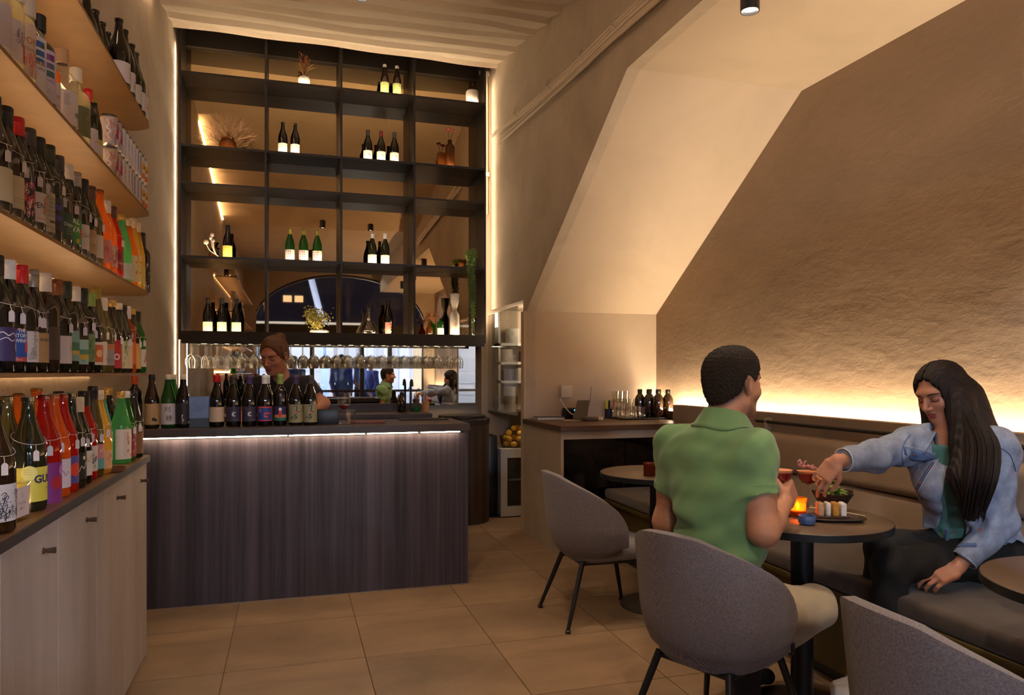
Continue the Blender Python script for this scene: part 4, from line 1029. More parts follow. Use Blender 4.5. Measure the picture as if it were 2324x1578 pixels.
# stemware hanging from rails under the bottom board
M_wg = clearglass('stemware_glass', (.985, .98, .965), 2.4, 1.5)
gw = G().lathe([(0, 0), (.036, .0), (.037, -.002), (.010, -.006), (.0045, -.014), (.0042, -.095), (.012, -.108), (.036, -.128), (.046, -.155), (.045, -.185), (.036, -.225), (.0345, -.225), (.0435, -.185), (.0445, -.155), (.035, -.130), (.012, -.112), (0, -.108)], 20)
gw2 = G().lathe([(0, 0), (.032, .0), (.033, -.002), (.009, -.006), (.0042, -.014), (.0040, -.100), (.010, -.114), (.027, -.140), (.034, -.175), (.028, -.225), (.0265, -.225), (.0325, -.175), (.026, -.142), (.010, -.118), (0, -.113)], 18)
mw = [shade(fixn(x.mesh('stemware')), 50) for x in (gw, gw2)]
zb = zsh[4] - .075
part('led_strip', ub((XA + .05, YU + .020, zb - .004), (XZ - .06, YU + .030, zb - .0005)), emat('warm_led_under', (1.0, .78, .5), 9.0), un, smooth=False)
part('front_lip', ub((XA, YU, zb - .026), (XZ - .015, YU + .012, zb)), M_unit, un, smooth=False)
railu = [433, 465, 491, 520, 548, 576, 604, 632, 660, 688, 713, 740, 766, 791, 820, 845, 870, 897, 921, 947, 972, 995, 1022, 1044]
for i, u in enumerate(railu):
    x = xat(u, YU + .05)
    part('glass_rail', G().box((x + .017, YU + .02, zb - .010), (x + .023, YM - .03, zb)), M_black, un, smooth=False, loc=-O)
    for r_ in range(3):
        kind = 1 if (u < 1000 and (i % 7 in (1, 2, 3)) and u < 640) or u > 1010 else 0
        o = link('wine_glass', mw[kind], None, M_wg, (x, YU + .055 + r_ * .098, zb - .008))
        tag(o, 'upside-down wine glass hanging under the shelving, %s from the left, %s row' % (ORD[i] if i < 23 else 'twenty-fourth', ['front', 'middle', 'back'][r_]), 'wine glass', 'wine glasses hanging over the bar')

# ================================================================ BACK COUNTER AND THE BAR
M_barwood = grainmat('bar_dark_veneer', srgb(34, 29, 35), srgb(80, 71, 80), 'Z', 34.0, 0.5, 0.05, 0.02)
M_bartop = mat('bar_top_dark', srgb(62, 50, 46), 0.42, 0, 0.4, var=0.15, scale=20)
t = thing('back_counter', 'long dark counter against the mirrored wall behind the bar', 'counter', (0.3, 6.8, 0))
part('carcass', G().box((XL - .3 + .02, -.30, 0), (.87, .27, .915)), M_unit, t, smooth=False)
part('worktop', G().box((XL - .3 + .02, -.33, .915), (.90, .27, .95)), M_bartop, t, smooth=False)
part('upstand', G().box((XL - .3 + .02, .245, .95), (.90, .27, 1.02)), M_bartop, t, smooth=False)
# round dark drum with lid at its end
bp = onZ(1047, 1190, 0); 
t = thing('round_drum', 'round dark timber drum with flat lid at the end of the back counter', 'drum', (1.46, 6.42, 0))
part('body', G().lathe([(0, 0), (.235, 0), (.24, .01), (.24, .905), (0, .905)], 40), grainmat('drum_timber', srgb(46, 34, 26), srgb(82, 62, 46), 'Z', 30.0, 0.6, 0.05, 0.03), t)
part('lid', G().lathe([(0, .91), (.205, .91), (.21, .915), (.21, .935), (.2, .94), (0, .94)], 40), M_unit, t)
part('rim', G().lathe([(.24, .86), (.247, .865), (.247, .905), (.24, .91)], 40), M_unit, t)

BX1 = 1.055; BY0, BY1 = 4.47, 4.99; BZ = 1.0
bar = thing('bar', 'long dark wood-veneered bar with a glowing strip under its top', 'bar counter', (0.2, BY0, 0))
vx = [XL + .01, -.42, .10, .62, BX1 - .02]
vx = [XL + .01 + (BX1 - .02 - XL - .01) * i / 4 for i in range(5)]
for i in range(4):
    part('front_panel', G().box((vx[i] - .2 + .0004, .0, .0), (vx[i + 1] - .2 - .0004, .02, BZ - .062)), M_barwood, bar, smooth=False)
part('end_panel', G().box((BX1 - .02 - .2, .0, 0), (BX1 - .2, BY1 - BY0, BZ - .045)), M_barwood, bar, smooth=False)
part('carcass', G().box((XL + .01 - .2, .02, .02), (BX1 - .02 - .2, BY1 - BY0 - .08, BZ - .045)), M_unit, bar, smooth=False)
part('plinth', G().box((XL + .01 - .2, -.004, 0), (BX1 - .2, .0, .006)), mat('plinth_metal', srgb(150, 130, 110), 0.4, 0.6), bar, smooth=False)
part('top', G().box((XL + .005 - .2, -.055, BZ - .045), (BX1 + .0 - .2, BY1 - BY0, BZ)), M_bartop, bar, smooth=False, bevel=.002, segs=1)
x_ = XL + .02
for seg in ((XL + .02, -.02), (-.01, .42), (.435, .735), (.755, BX1 - .06)):
    part('led_strip', G().box((seg[0] - .2, -.036, BZ - .0525), (seg[1] - .2, -.022, BZ - .0455)), emat('warm_led_bar', LED, 26.0), bar, smooth=False)

# ---- bottles standing on the bar
def barpos(u, dy=.10):
    Y = BY0 + dy; return (xat(u, Y), Y, BZ)
NV = (46, 40, 60)
barrow = [
 (306, 'bordeaux', 'black', 'orange', ((60, 40, 40), []), 'dark bottle with orange foil at the left end of the bar', 'cap', .14),
 (345, 'sake', 'amberdark', 'black', ((178, 148, 104), [('brush', (70, 54, 40), [(-52, .9), (-46, .82), (-52, .74)], .0016), ('brush', (70, 54, 40), [(-50, .66), (-46, .58), (-52, .5)], .0016), ('dot', (40, 34, 30), 12, .26, .010), ('dot', (40, 34, 30), 28, .22, .008)]), 'brown sake bottle with tan label and dark blot', 'cap', .10),
 (382, 'sake', 'bottlegreen', 'cream', ((196, 188, 190), [('txt', (60, 56, 70), '刈', .036, -8, .72), ('txt', (60, 56, 70), '穂', .036, 6, .28)]), 'green sake bottle with white label and two brushed characters', 'cap', .10),
 (393, 'sake', 'bottlegreen', 'cream', ((60, 56, 60), []), 'green sake bottle standing behind the white-labelled one', 'cap', .19),
 (416, 'sake', 'black', 'cream', ((34, 32, 36), [('brush', (206, 196, 190), [(-14, .40), (-4, .46), (-10, .30), (4, .22)], .002), ('brush', (206, 196, 190), [(-14, .18), (0, .22), (-8, .06)], .002), ('blk', (150, 150, 140), 38, 54, .04, .14)]), 'black sake bottle with white brushed characters on dark label', 'cap', .10),
 (492, 'burgundy', 'black', 'red', ((196, 172, 146), []), 'dark bottle with red wax neck and plain beige label', 'wax', .10),
 (530, 'burgundy', 'black', 'grey', (NV, [('dot', (186, 184, 190), 4, .50, .013), ('dot', NV, 12, .50, .008), ('brush', (130, 124, 140), [(-46, .86), (-34, .94), (-24, .84)], .001), ('lines', (130, 124, 140), 10, 50, .1, .14, 2)]), 'left of two dark bottles with pale moon on navy label', 'cap', .10),
 (566, 'burgundy', 'black', 'purple', (NV, [('dot', (186, 184, 190), 4, .50, .013), ('dot', NV, 12, .50, .008), ('brush', (130, 124, 140), [(-46, .86), (-34, .94), (-24, .84)], .001), ('lines', (130, 124, 140), 10, 50, .1, .14, 2)]), 'right of two dark bottles with pale moon on navy label', 'cap', .10),
 (601, 'burgundy', 'black', 'white', ((196, 66, 74), [('blk', (36, 60, 130), -62, 60, .08, .90), ('blk', (206, 66, 66), -8, 50, .48, .58), ('blk', (206, 66, 66), -8, 2, .3, .58), ('blk', (206, 66, 66), -8, 22, .26, .36), ('txt', (206, 196, 200), 'THE\nSTORY\nWINES', .008, -42, .74)]), 'white-capped bar bottle with blue and red geometric label', 'cap', .10),
 (606, 'burgundy', 'black', 'white', ((60, 40, 60), []), 'white-capped dark bottle behind the blue and red labelled one', 'cap', .19),
 (636, 'bordeaux', 'black', 'green', ((44, 40, 84), [('blk', (190, 120, 70), -60, 60, .2, .42), ('blk', (30, 100, 80), -60, 60, 0, .22), ('blk', (196, 40, 56), -12, 12, .25, .70), ('dot', (226, 216, 206), 0, .80, .009)], .03, .115, 60), 'slim bottle with red figure on banded blue and green label', 'cap', .10),
 (671, 'burgundy', 'black', 'purple', ((136, 130, 98), [('brush', (30, 34, 40), [(-16, .86), (2, .94), (12, .84), (6, .70), (18, .58), (32, .60)], .003), ('txt', (20, 50, 50), '5', .040, 2, .32, .001), ('brush', (30, 34, 40), [(-48, .28), (-36, .22), (-24, .34), (-10, .22)], .002), ('blk', (190, 60, 56), -4, 16, .56, .62)], .018, .125), 'left of two bar bottles with olive label, snake and numeral five', 'cap', .10),
 (704, 'burgundy', 'black', 'grey', ((136, 130, 98), [('brush', (30, 34, 40), [(-16, .86), (2, .94), (12, .84), (6, .70), (18, .58), (32, .60)], .003), ('txt', (20, 50, 50), '5', .040, 2, .32, .001), ('brush', (30, 34, 40), [(-48, .28), (-36, .22), (-24, .34), (-10, .22)], .002), ('blk', (190, 60, 56), -4, 16, .56, .62)], .018, .125), 'right of two bar bottles with olive label, snake and numeral five', 'cap', .10),
]
for u, kd, gc, cc, lb, ds, ck, dy in barrow:
    p = barpos(u, dy); gcc = 'brown' if gc == 'amberdark' else gc
    bottle(p, kd, gcc, cc, lb, ds, -90 - math.degrees(math.atan2(p[0], p[1])) , 'bottles lined up on the bar', False, ck)
# framed menu card
p = barpos(452, .09)
t = thing('menu_card', 'upright card with a blue sky picture between bottles on the bar', 'card', p, math.radians(8))
part('stand', G().box((-.056, .0, 0), (.056, .012, .055)), M_black, t, smooth=False)
part('card', G().box((-.054, -.003, .052), (.054, .0, .176)), mat('blue_card', srgb(104, 126, 168), 0.6, var=.25, scale=14), t, smooth=False)
# box, glasses, tray
p = barpos(744, .16)
t = thing('napkin_box', 'low black box with a green glint on the bar', 'box', p)
part('box', G().box((-.062, -.06, 0), (.062, .06, .088)), M_black, t, bevel=.003)
def stem(loc, label, wine=None, sc=1.0):
    t = thing('wine_glass', label, 'wine glass', loc); t.scale = (sc, sc, sc)
    part('glass', G().lathe([(0, .001), (.034, 0), (.035, .002), (.008, .006), (.004, .014), (.004, .075), (.012, .086), (.034, .105), (.040, .128), (.036, .160), (.028, .188), (.0268, .188), (.0345, .160), (.0383, .128), (.033, .107), (.012, .089), (0, .086)], 24), M_cg, t)
    if wine: part('wine', G().lathe([(0, .0865), (.012, .090), (.031, .106), (.0335, .114), (0, .114)], 20), colourglass('wine_' + wine, {'red': (.45, .02, .03), 'rose': (.8, .25, .2)}[wine], .9, .6), t)
    return t
stem(barpos(781, .16), 'stemmed tasting glass with a little red wine on the bar', 'red')
p = barpos(796, .10)
t = thing('tumbler', 'clear cut-glass tumbler beside the tasting glass on the bar', 'tumbler', p)
part('glass', G().lathe([(0, .004), (.024, 0), (.026, .004), (.030, .085), (.028, .085), (.024, .012), (0, .010)], 12), M_cg, t, smooth=False)
p = (xat(832, BY0 + .20), BY0 + .20, BZ)
t = thing('serving_tray', 'flat red-brown serving tray lying on the bar top', 'tray', p, .05)
part('tray', G().prism([(-.105, -.07), (.105, -.07), (.105, .07), (-.105, .07)], 0, .012, 'z'), mat('tray_red', srgb(96, 44, 32), 0.5), t, bevel=.003)
p = (xat(960, BY0 + .40), BY0 + .40, BZ)
tag(part('bar_mat', G().box((-.16, -.07, 0), (.16, .07, .008)), mat('bar_mat_rubber', srgb(34, 28, 26), 0.8), loc=p, bevel=.002), 'dark ribbed mat lying on the right end of the bar', 'mat')
# things on the back counter
def bk(u, dy=0.0): Y = 6.80 + dy; return (xat(u, Y), Y, .95)
t = thing('cocktail_shaker', 'dark ribbed cocktail shaker on the back counter', 'shaker', bk(912))
part('body', G().lathe([(0, 0), (.036, 0), (.038, .01), (.040, .03), (.038, .032), (.040, .06), (.038, .062), (.040, .09), (.036, .11), (.022, .13), (.020, .16), (0, .165)], 24), mat('shaker_steel', srgb(60, 52, 46), 0.25, 0.9), t)
part('cap', G().lathe([(.020, .158), (.021, .16), (.018, .185), (0, .19)], 20), M_black, t)
t = thing('swing_bottle', 'clear bottle with green liquid on the back counter', 'bottle', bk(946, .02))
part('glass', G().lathe([(0, .003), (.030, 0), (.034, .006), (.034, .11), (.026, .13), (.013, .145), (.013, .18), (0, .18)], 20), M_cg, t)
part('liquid', G().lathe([(0, .005), (.031, .005), (.031, .045), (0, .045)], 18), colourglass('green_soap', (.05, .6, .15), .8, .7), t)
part('pourer', G().tube([(0, 0, .178), (0, 0, .20), (.012, 0, .215), (.03, 0, .212)], .004, 6), M_black, t)
t = thing('paper_cup', 'tan paper cup of straws on the back counter', 'cup', bk(966, .0))
part('cup', G().lathe([(0, .002), (.028, 0), (.036, .10), (.034, .10), (.027, .005), (0, .006)], 20), flat((176, 124, 76)), t)
for i in range(6): part('straw', G().tube([(.012 * math.cos(i), .012 * math.sin(i), .01), (.02 * math.cos(i), .02 * math.sin(i), .15 + .01 * (i % 3))], .003, 6), flat((190, 150, 140)), t)
t = thing('bar_tap', 'tall dark gooseneck tap on the back counter', 'tap', bk(932, .10))
part('spout', G().tube(smoothpoly([(0, 0, 0), (0, 0, .22), (0, -.02, .28), (0, -.07, .29), (0, -.10, .24)], 6), .011, 10), M_black, t)
part('base', G().lathe([(0, 0), (.024, 0), (.024, .02), (.012, .03)], 18), M_black, t)

# ---- service alcove: fridge, lemons, bin, glass screen
t = thing('mini_fridge', 'white glass-fronted mini fridge in the alcove beside the niche', 'fridge', (2.07, 6.42, 0))
M_wh = mat('fridge_white', srgb(190, 188, 186), 0.4)
part('body', G().box((-.25, .03, .01), (.25, .45, .62)), M_wh, t, bevel=.006)
dr = part('door', G().add(*(lambda o=((-.25, .01), (.25, .62)), i=((-.19, .10), (.19, .54)): ([(x, y, z) for y in (0, .03) for (x, z) in ((o[0][0], o[0][1]), (o[1][0], o[0][1]), (o[1][0], o[1][1]), (o[0][0], o[1][1]), (i[0][0], i[0][1]), (i[1][0], i[0][1]), (i[1][0], i[1][1]), (i[0][0], i[1][1]))],
    [(0, 1, 5, 4), (1, 2, 6, 5), (2, 3, 7, 6), (3, 0, 4, 7), (8, 9, 13, 12), (9, 10, 14, 13), (10, 11, 15, 14), (11, 8, 12, 15), (0, 1, 9, 8), (1, 2, 10, 9), (2, 3, 11, 10), (3, 0, 8, 11), (4, 5, 13, 12), (5, 6, 14, 13), (6, 7, 15, 14), (7, 4, 12, 15)]))()), M_wh, t, smooth=False)
part('pane', G().box((-.19, .010, .10), (.19, .016, .54)), clearglass('fridge_pane', (.75, .80, .80), 1.0), dr, smooth=False)
part('interior', G().box((-.19, .029, .10), (.19, .0305, .54)), mat('fridge_inside', srgb(96, 82, 62), 0.7, var=.5, scale=9), t, smooth=False)
part('rack', G().box((-.19, .017, .33), (.19, .028, .345)), M_wh, t, smooth=False)
M_lem = mat('lemon_skin', srgb(244, 196, 70), 0.45, bump=.2, bscale=60, bdist=.004)
t = thing('fruit_tub', 'clear plastic tub of lemons on the mini fridge', 'tub', (2.02, 6.58, .62))
part('tub', G().lathe([(0, .002), (.11, 0), (.125, .11), (.122, .11), (.108, .004), (0, .005)], 24, sx=1.35), clearglass('tub_plastic', (.9, .88, .84), 1.0), t)
rn = random.Random(9)
lem = shade(fixn(G().lathe([(0, -.036), (.006, -.033), (.020, -.024), (.028, 0), (.021, .024), (.008, .033), (0, .037)], 12).mesh('lemon')), 80)
lp = []
for layer, (n_, zz) in enumerate(((6, .034), (6, .085), (5, .134), (3, .178))):
    for i in range(n_):
        a = 6.28 * i / n_ + layer * .5; R = .085 if layer < 2 else (.075 if layer == 2 else .035)
        lp.append((math.cos(a) * R * 1.2, math.sin(a) * R, zz))
for i, q in enumerate(lp):
    o = link('lemon', lem, None, M_lem, Vector((2.02, 6.58, .62)) + Vector(q)); o.rotation_euler = (rn.uniform(1, 2), rn.uniform(0, 3), rn.uniform(0, 6))
    tag(o, 'yellow lemon heaped in the clear tub on the mini fridge', 'lemon', 'lemons in the tub')
tag(part('waste_bin', G().box((1.705, 6.50, 0.0), (1.81, 6.80, .74)), M_black, bevel=.012), 'tall narrow black bin between the drum and the mini fridge', 'bin')
t = thing('alcove_shelf', 'dark shelf board across the alcove above the lemons', 'shelf', (2.2, 6.6, .94))
part('board', G().box((-.36, -.12, -.012), (.44, .34, .012)), M_dark, t, smooth=False)
t = thing('glass_screen', 'tall clear glass screen standing at the alcove opening', 'glass screen', (XW - .03, 6.4, .95))
part('pane', G().box((-.004, -.46, 0), (.004, .50, .92)), clearglass('screen_glass', (.93, .95, .93), 1.5), t, smooth=False)
part('top_edge', G().box((-.005, -.46, .918), (.005, .50, .924)), mat('glass_edge', srgb(150, 150, 140), 0.3), t, smooth=False)
rk = thing('plate_rack', 'white rack of plates and tubs inside the alcove', 'rack', (2.2, 6.86, .952))
for z in (0.26, .44, .62): part('shelf', G().box((-.30, -.07, z), (.30, .07, z + .025)), M_wh, rk, smooth=False)
for x in (-.30, .28): part('upright', G().box((x, -.07, 0), (x + .02, .07, .85)), M_wh, rk, smooth=False)
for i, (x, z, w_, h_, c) in enumerate(((-.20, .285, .10, .10, (60, 44, 34)), (-.05, .285, .12, .12, (200, 192, 180)), (-.2, .465, .12, .12, (170, 160, 150)), (-.02, .465, .1, .1, (90, 70, 50)), (-.14, .645, .14, .14, (196, 190, 180)), (.12, .285, .12, .12, (40, 50, 120)), (.14, .465, .12, .10, (190, 180, 170)))):
    tag(part('storage_tub', G().lathe([(0, 0), (w_ / 2 - .006, 0), (w_ / 2, .01), (w_ / 2, h_), (w_ / 2 - .01, h_ + .004), (0, h_ + .004)], 18), flat(c), loc=(2.2 + x, 6.86, .952 + z)), '%s storage tub on the white alcove rack, %s along' % (['dark brown', 'cream', 'pale grey', 'tan', 'large white', 'blue', 'small pale'][i], ORD[i]), 'tub', 'tubs on the alcove rack')
t = thing('paper_roll', 'white paper towel roll on the alcove shelf', 'paper roll', (1.93, 6.52, .952))
part('roll', G().lathe([(.02, 0), (.055, 0), (.055, .23), (.02, .23), (.02, 0)], 24), flat((196, 188, 176)), t)
# ================================================================ NICHE CABINET WITH WINE FRIDGE
M_cabn = plastermat('niche_cabinet_plaster', srgb(168, 152, 136), 0.14, 0.12)
t = thing('fridge_cabinet', 'plastered cabinet with dark glass wine fridge at the end of the niche', 'cabinet', (XN, YC, 0))
W_ = XR - XN
part('side_panel', G().box((0, 0, 0), (.022, YB - YC, .895)), M_cabn, t, smooth=False)
part('top_rail', G().box((.022, 0, .835), (W_, .02, .895)), M_cabn, t, smooth=False)
part('back', G().box((.022, .50, .0), (W_, .52, .835)), M_black, t, smooth=False)
part('plinth', G().box((.022, .03, 0), (W_, .05, .10)), M_black, t, smooth=False)
part('floor_board', G().box((.022, .02, .08), (W_, .5, .10)), M_black, t, smooth=False)
part('wire_shelf', G().box((.022, .06, .42), (W_, .48, .428)), M_black, t, smooth=False)
part('worktop', G().box((-.012, -.03, .895), (W_, YB - YC, .934)), mat('walnut_top', srgb(78, 52, 36), 0.42, var=.2, scale=8, stretch=(.3, 3, 3)), t, smooth=False, bevel=.002, segs=1)
for k in range(2):
    a, b = .03 + k * .48, .03 + (k + 1) * .48 - .01
    d = part('glass_door', G().box((a, .004, .105), (b, .012, .832)), clearglass('fridge_dark_glass', (.42, .42, .42), 1.2), t, smooth=False)
    part('handle', G().box((b - .02, -.012, .35), (b - .012, .004, .60)), M_black, d, smooth=False)
for i, (x, z, gc, lc) in enumerate(((.12, .428, 'green', None), (.20, .428, 'green', (150, 150, 170)), (.29, .428, 'black', None), (.38, .428, 'green', (120, 120, 130)), (.47, .428, 'brown', None), (.56, .428, 'green', (90, 90, 60)), (.16, .10, 'black', (180, 172, 172)), (.26, .10, 'black', (170, 150, 100)), (.38, .10, 'green', (120, 90, 60)), (.50, .10, 'black', (150, 120, 90)))):
    bottle((XN + x, YC + .14, z), 'bordeaux', gc, 'black', ((lc, []) if lc else None), 'dim bottle %s from the left on the %s shelf of the wine fridge' % (ORD[i if i < 6 else i - 6], 'upper' if i < 6 else 'lower'), -95, 'bottles in the wine fridge')
# ---- things on its top
ZN = .934
def nt_(u, v): Y = 5.72 - (v - 945) / 23 * .77; return Vector((xat(u, Y), Y, ZN))
p = nt_(1246, 948)
t = thing('book', 'small hardback book lying flat at the left of the niche counter', 'book', p, -.05)
part('cover', G().box((-.115, -.06, 0), (.115, .06, .003)).box((-.115, -.06, .021), (.115, .06, .024)), flat((52, 44, 48)), t, smooth=False)
part('pages', G().box((-.110, -.056, .003), (.112, .056, .021)), flat((206, 198, 190)), t, smooth=False)
p = nt_(1300, 953)
tag(part('notepad', G().box((-.07, -.02, 0), (.07, .02, .006)), flat((206, 180, 150)), loc=p, rz=.1, bevel=.001), 'thin tan notepad beside the tablet', 'notepad')
p = onY(1284, 892, YB - .006)
t = thing('wall_router', 'white square box on the niche wall above the tablet', 'router', p)
part('casing', G().box((-.052, -.028, -.04), (.052, .004, .065)), flat((196, 184, 172)), t, bevel=.006)
t = thing('black_dock', 'black device with a blue light under the white wall box', 'dock', (p[0] + .035, YB - .07, ZN))
part('casing', G().box((-.07, -.05, 0), (.09, .06, .085)), M_black, t, bevel=.006)
part('status_light', G().ball((.0, -.051, .070), .006, 8), emat('blue_led', (.05, .35, 1.0), 4.0), t)
c0 = nt_(1290, 935)
tag(part('white_cable', G().tube(smoothpoly([(p[0] - .05, YB - .02, p[2] - .04), (p[0] - .06, YB - .06, p[2] - .07), (p[0] - .02, YB - .16, ZN + .05), (p[0] + .04, YB - .20, ZN + .03)], 6), .004, 6), flat((210, 200, 190))), 'white cable curving down from the wall box', 'cable')
p = nt_(1318, 951)
t = thing('tablet', 'tilted black tablet screen on a stand on the niche counter', 'tablet', p, -.25)
g = G(); g.add([(-.075, -.075, .012), (.03, -.075, .012), (.085, .06, .155), (-.02, .06, .155), (-.075, -.067, .006), (.03, -.067, .006), (.085, .068, .150), (-.02, .068, .150)], [(0, 1, 2, 3), (4, 7, 6, 5), (0, 4, 5, 1), (1, 5, 6, 2), (2, 6, 7, 3), (3, 7, 4, 0)])
part('screen', g, mat('tablet_screen', srgb(58, 46, 42), 0.2), t, smooth=False)
part('stand', G().box((-.02, .0, 0), (.06, .07, .012)).add([(.0, .01, .01), (.05, .01, .01), (.07, .045, .09), (.02, .045, .09)], [(0, 1, 2, 3)]), M_black, t, smooth=False)
part('aerial', G().tube([(.085, .064, .15), (.095, .064, .27)], .002, 5), M_black, t)
p = nt_(1345, 955)
t = thing('card_reader', 'grey and white card payment terminal lying on the niche counter', 'card reader', p, .12)
part('body', G().box((-.085, -.03, .0), (.04, .03, .032)), flat((70, 56, 48)), t, bevel=.008)
part('keypad', G().box((.03, -.028, .002), (.085, .028, .028)), flat((186, 172, 166)), t, bevel=.008)
p = nt_(1364, 938)
tag(part('speaker', G().lathe([(0, 0), (.03, 0), (.032, .004), (.032, .115), (.028, .12), (0, .12)], 22), M_black, loc=p), 'small black cylinder speaker behind the tablet', 'speaker')
p = nt_(1382, 945)
t = thing('pen_cup', 'dark blue cup of highlighter pens on the niche counter', 'pen cup', p)
part('cup', G().lathe([(0, .002), (.034, 0), (.036, .075), (.033, .075), (.031, .004), (0, .004)], 20), flat((30, 40, 60)), t)
for i, (c, x, tilt) in enumerate((((206, 206, 60), -.016, -.05), ((206, 40, 60), .014, .25), ((40, 46, 50), .0, .06))):
    part('highlighter', G().tube([(x, 0, .01), (x + tilt * .1, .004 * i, .10), (x + tilt * .15, .005 * i, .145)], [.008, .010, .008], 10), flat(c), t)
p = nt_(1456, 950)
t = thing('drinks_tray', 'black tray of tumblers and brown bottles on the niche counter', 'tray', p, 0)
part('tray', G().prism([(-.235, -.15), (.255, -.15), (.255, .15), (-.235, .15)], 0, .008, 'z'), M_black, t, bevel=.003)
part('rim', G().tube([(-.235, -.15, .008), (.255, -.15, .008), (.255, .15, .008), (-.235, .15, .008), (-.235, -.15, .008)], .006, 6), M_black, t)
tum = shade(fixn(G().lathe([(0, .006), (.026, .0), (.029, .006), (.031, .03), (.029, .032), (.033, .06), (.031, .062), (.036, .092), (.034, .092), (.029, .06), (.026, .012), (0, .012)], 16).mesh('tumbler')), 50)
tp = [(-.19, -.07), (-.19, .01), (-.19, .09), (-.115, -.09), (-.115, -.01), (-.115, .07), (-.04, -.09), (-.04, -.01), (-.04, .07)]
for i, (x, y) in enumerate(tp):
    for lv in range(3 if i in (1, 2, 5) else (2 if i in (0, 4) else 1)):
        o = link('tumbler', tum, None, M_wg, p + Vector((x, y, .009 + lv * .062)))
        tag(o, 'clear tumbler %s on the black tray, %s from the left' % (['standing', 'stacked on another', 'topmost of its stack'][lv], ORD[i]), 'tumbler', 'tumblers on the tray')
for i, (x, y) in enumerate(((.035, .10), (.125, .10), (.075, .015), (.165, .015), (.115, -.07), (.205, -.07))):
    tt = bottle(p + Vector((x, y, .009)), 'pharmacy', 'brown', 'black', None, 'brown apothecary bottle on the black tray, %s' % ['behind the tumblers', 'in the middle', 'beside the tumblers', 'nearest the glowing wall', 'frontmost', 'rightmost'][i], 0, 'brown bottles on the tray', name='apothecary_bottle', scale=1.3)

# ================================================================ BENCH ALONG THE RIGHT WALL
M_olive = mat('olive_panel', srgb(74, 62, 26), 0.5, 0, 0.4, var=.12, scale=6)
M_seat = mat('bench_seat_velvet', srgb(74, 64, 58), 0.9, 0, 0.2, var=.22, scale=7, bump=.25, bscale=60, bdist=.004, sheen=.2)
M_back = mat('bench_back_fabric', srgb(142, 122, 104), 0.85, 0, 0.2, var=.06, scale=9, bump=.2, bscale=120, bdist=.002)
bn = thing('bench', 'long upholstered wall bench with olive panelled base and padded back', 'bench', (2.6, 1.5, 0))
y0, y1 = YF + .12 - 1.5, YC - .02 - 1.5
SX = 2.16 - 2.6
n_ = 7
for i in range(n_):
    a, b = y0 + (y1 - y0) * i / n_, y0 + (y1 - y0) * (i + 1) / n_
    part('base_panel', G().box((SX + .03, a + .002, .06), (SX + .05, b - .002, .375)), M_olive, bn, smooth=False)
part('plinth', G().box((SX + .06, y0, 0), (.40, y1, .06)), M_black, bn, smooth=False)
part('base_body', G().box((SX + .05, y0, .06), (.43, y1, .375)), M_olive, bn, smooth=False)
part('front_lip', G().box((SX, y0, .378), (SX + .05, y1, .405)), M_olive, bn, bevel=.004)
cy = [y0, 0.05, y1]
for i in range(2):
    part('seat_cushion', G().box((SX + .004, cy[i] + .003, .405), (.23, cy[i + 1] - .003, .48)), M_seat, bn, bevel=.022, segs=4)
for i in range(2):
    g = G(); a, b = cy[i] + .003, cy[i + 1] - .003
    g.add([(.10, a, .47), (.10, b, .47), (.40, b, .47), (.40, a, .47), (.17, a, .725), (.17, b, .725), (.40, b, .725), (.40, a, .725)], [(0, 1, 2, 3), (4, 5, 6, 7), (0, 1, 5, 4), (1, 2, 6, 5), (2, 3, 7, 6), (3, 0, 4, 7)])
    part('lower_back_cushion', g, M_back, bn, bevel=.035, segs=5)
    g = G()
    g.add([(.145, a, .728), (.145, b, .728), (.40, b, .728), (.40, a, .728), (.185, a, .945), (.185, b, .945), (.40, b, .945), (.40, a, .945)], [(0, 1, 2, 3), (4, 5, 6, 7), (0, 1, 5, 4), (1, 2, 6, 5), (2, 3, 7, 6), (3, 0, 4, 7)])
    part('upper_back_cushion', g, M_back, bn, bevel=.045, segs=6)
part('back_board', G().box((.28, y0, .90), (.36, y1, 1.06)), M_back, bn, smooth=False)
struct(part('trim_1', G().box((2.88, YC - .02, .935), (2.96, 5.2, 1.06)), M_back, smooth=False))
part('back_frame', G().box((.36, y0, .06), (.449, y1, .995)), M_olive, bn, smooth=False)
struct(part('trim_2', G().box((2.965, YC - .02, .935), (XR, YB, 1.0)), M_olive, smooth=False))
rl = part('rail', G().tube([(.245, y0, 1.008), (.245, onX(1717, 966, 2.845).y - 1.5, 1.008)], .011, 8), M_black, bn)
for yy in (onX(1737, 970, 2.84).y, 2.3, 0.9, -0.6):
    part('rail_bracket', G().box((.235, yy - 1.5 - .012, .93), (.285, yy - 1.5 + .012, 1.03)), mat('bracket_leather', srgb(150, 124, 100), 0.6), rl, bevel=.003)

# ================================================================ TABLES
M_tt = mat('table_top_brown', srgb(86, 68, 54), 0.38, 0, 0.45, var=.10, scale=20)
M_tblk = mat('table_black_steel', (0.010, 0.011, 0.014), 0.35, 0.2, 0.5)
def table(x, y, label, R=.32):
    t = thing('bistro_table', label, 'table', (x, y, 0), 0, 'round bistro tables')
    part('table_top', G().lathe([(0, .722), (R - .004, .722), (R, .726), (R, .748), (R - .003, .7505), (0, .7505)], 64), M_tt, t)
    part('edge_band', G().lathe([(R, .7225), (R + .0015, .724), (R + .0015, .748), (R, .7495)], 64), M_tblk, t)
    part('column', G().lathe([(0, .03), (.042, .03), (.042, .715), (.09, .716), (.09, .722), (0, .722)], 28), M_tblk, t)
    part('base', G().lathe([(0, 0), (.205, 0), (.21, .004), (.205, .014), (.05, .03), (0, .03)], 48), mat('table_base_brown', srgb(40, 30, 26), 0.5), t)
    return t
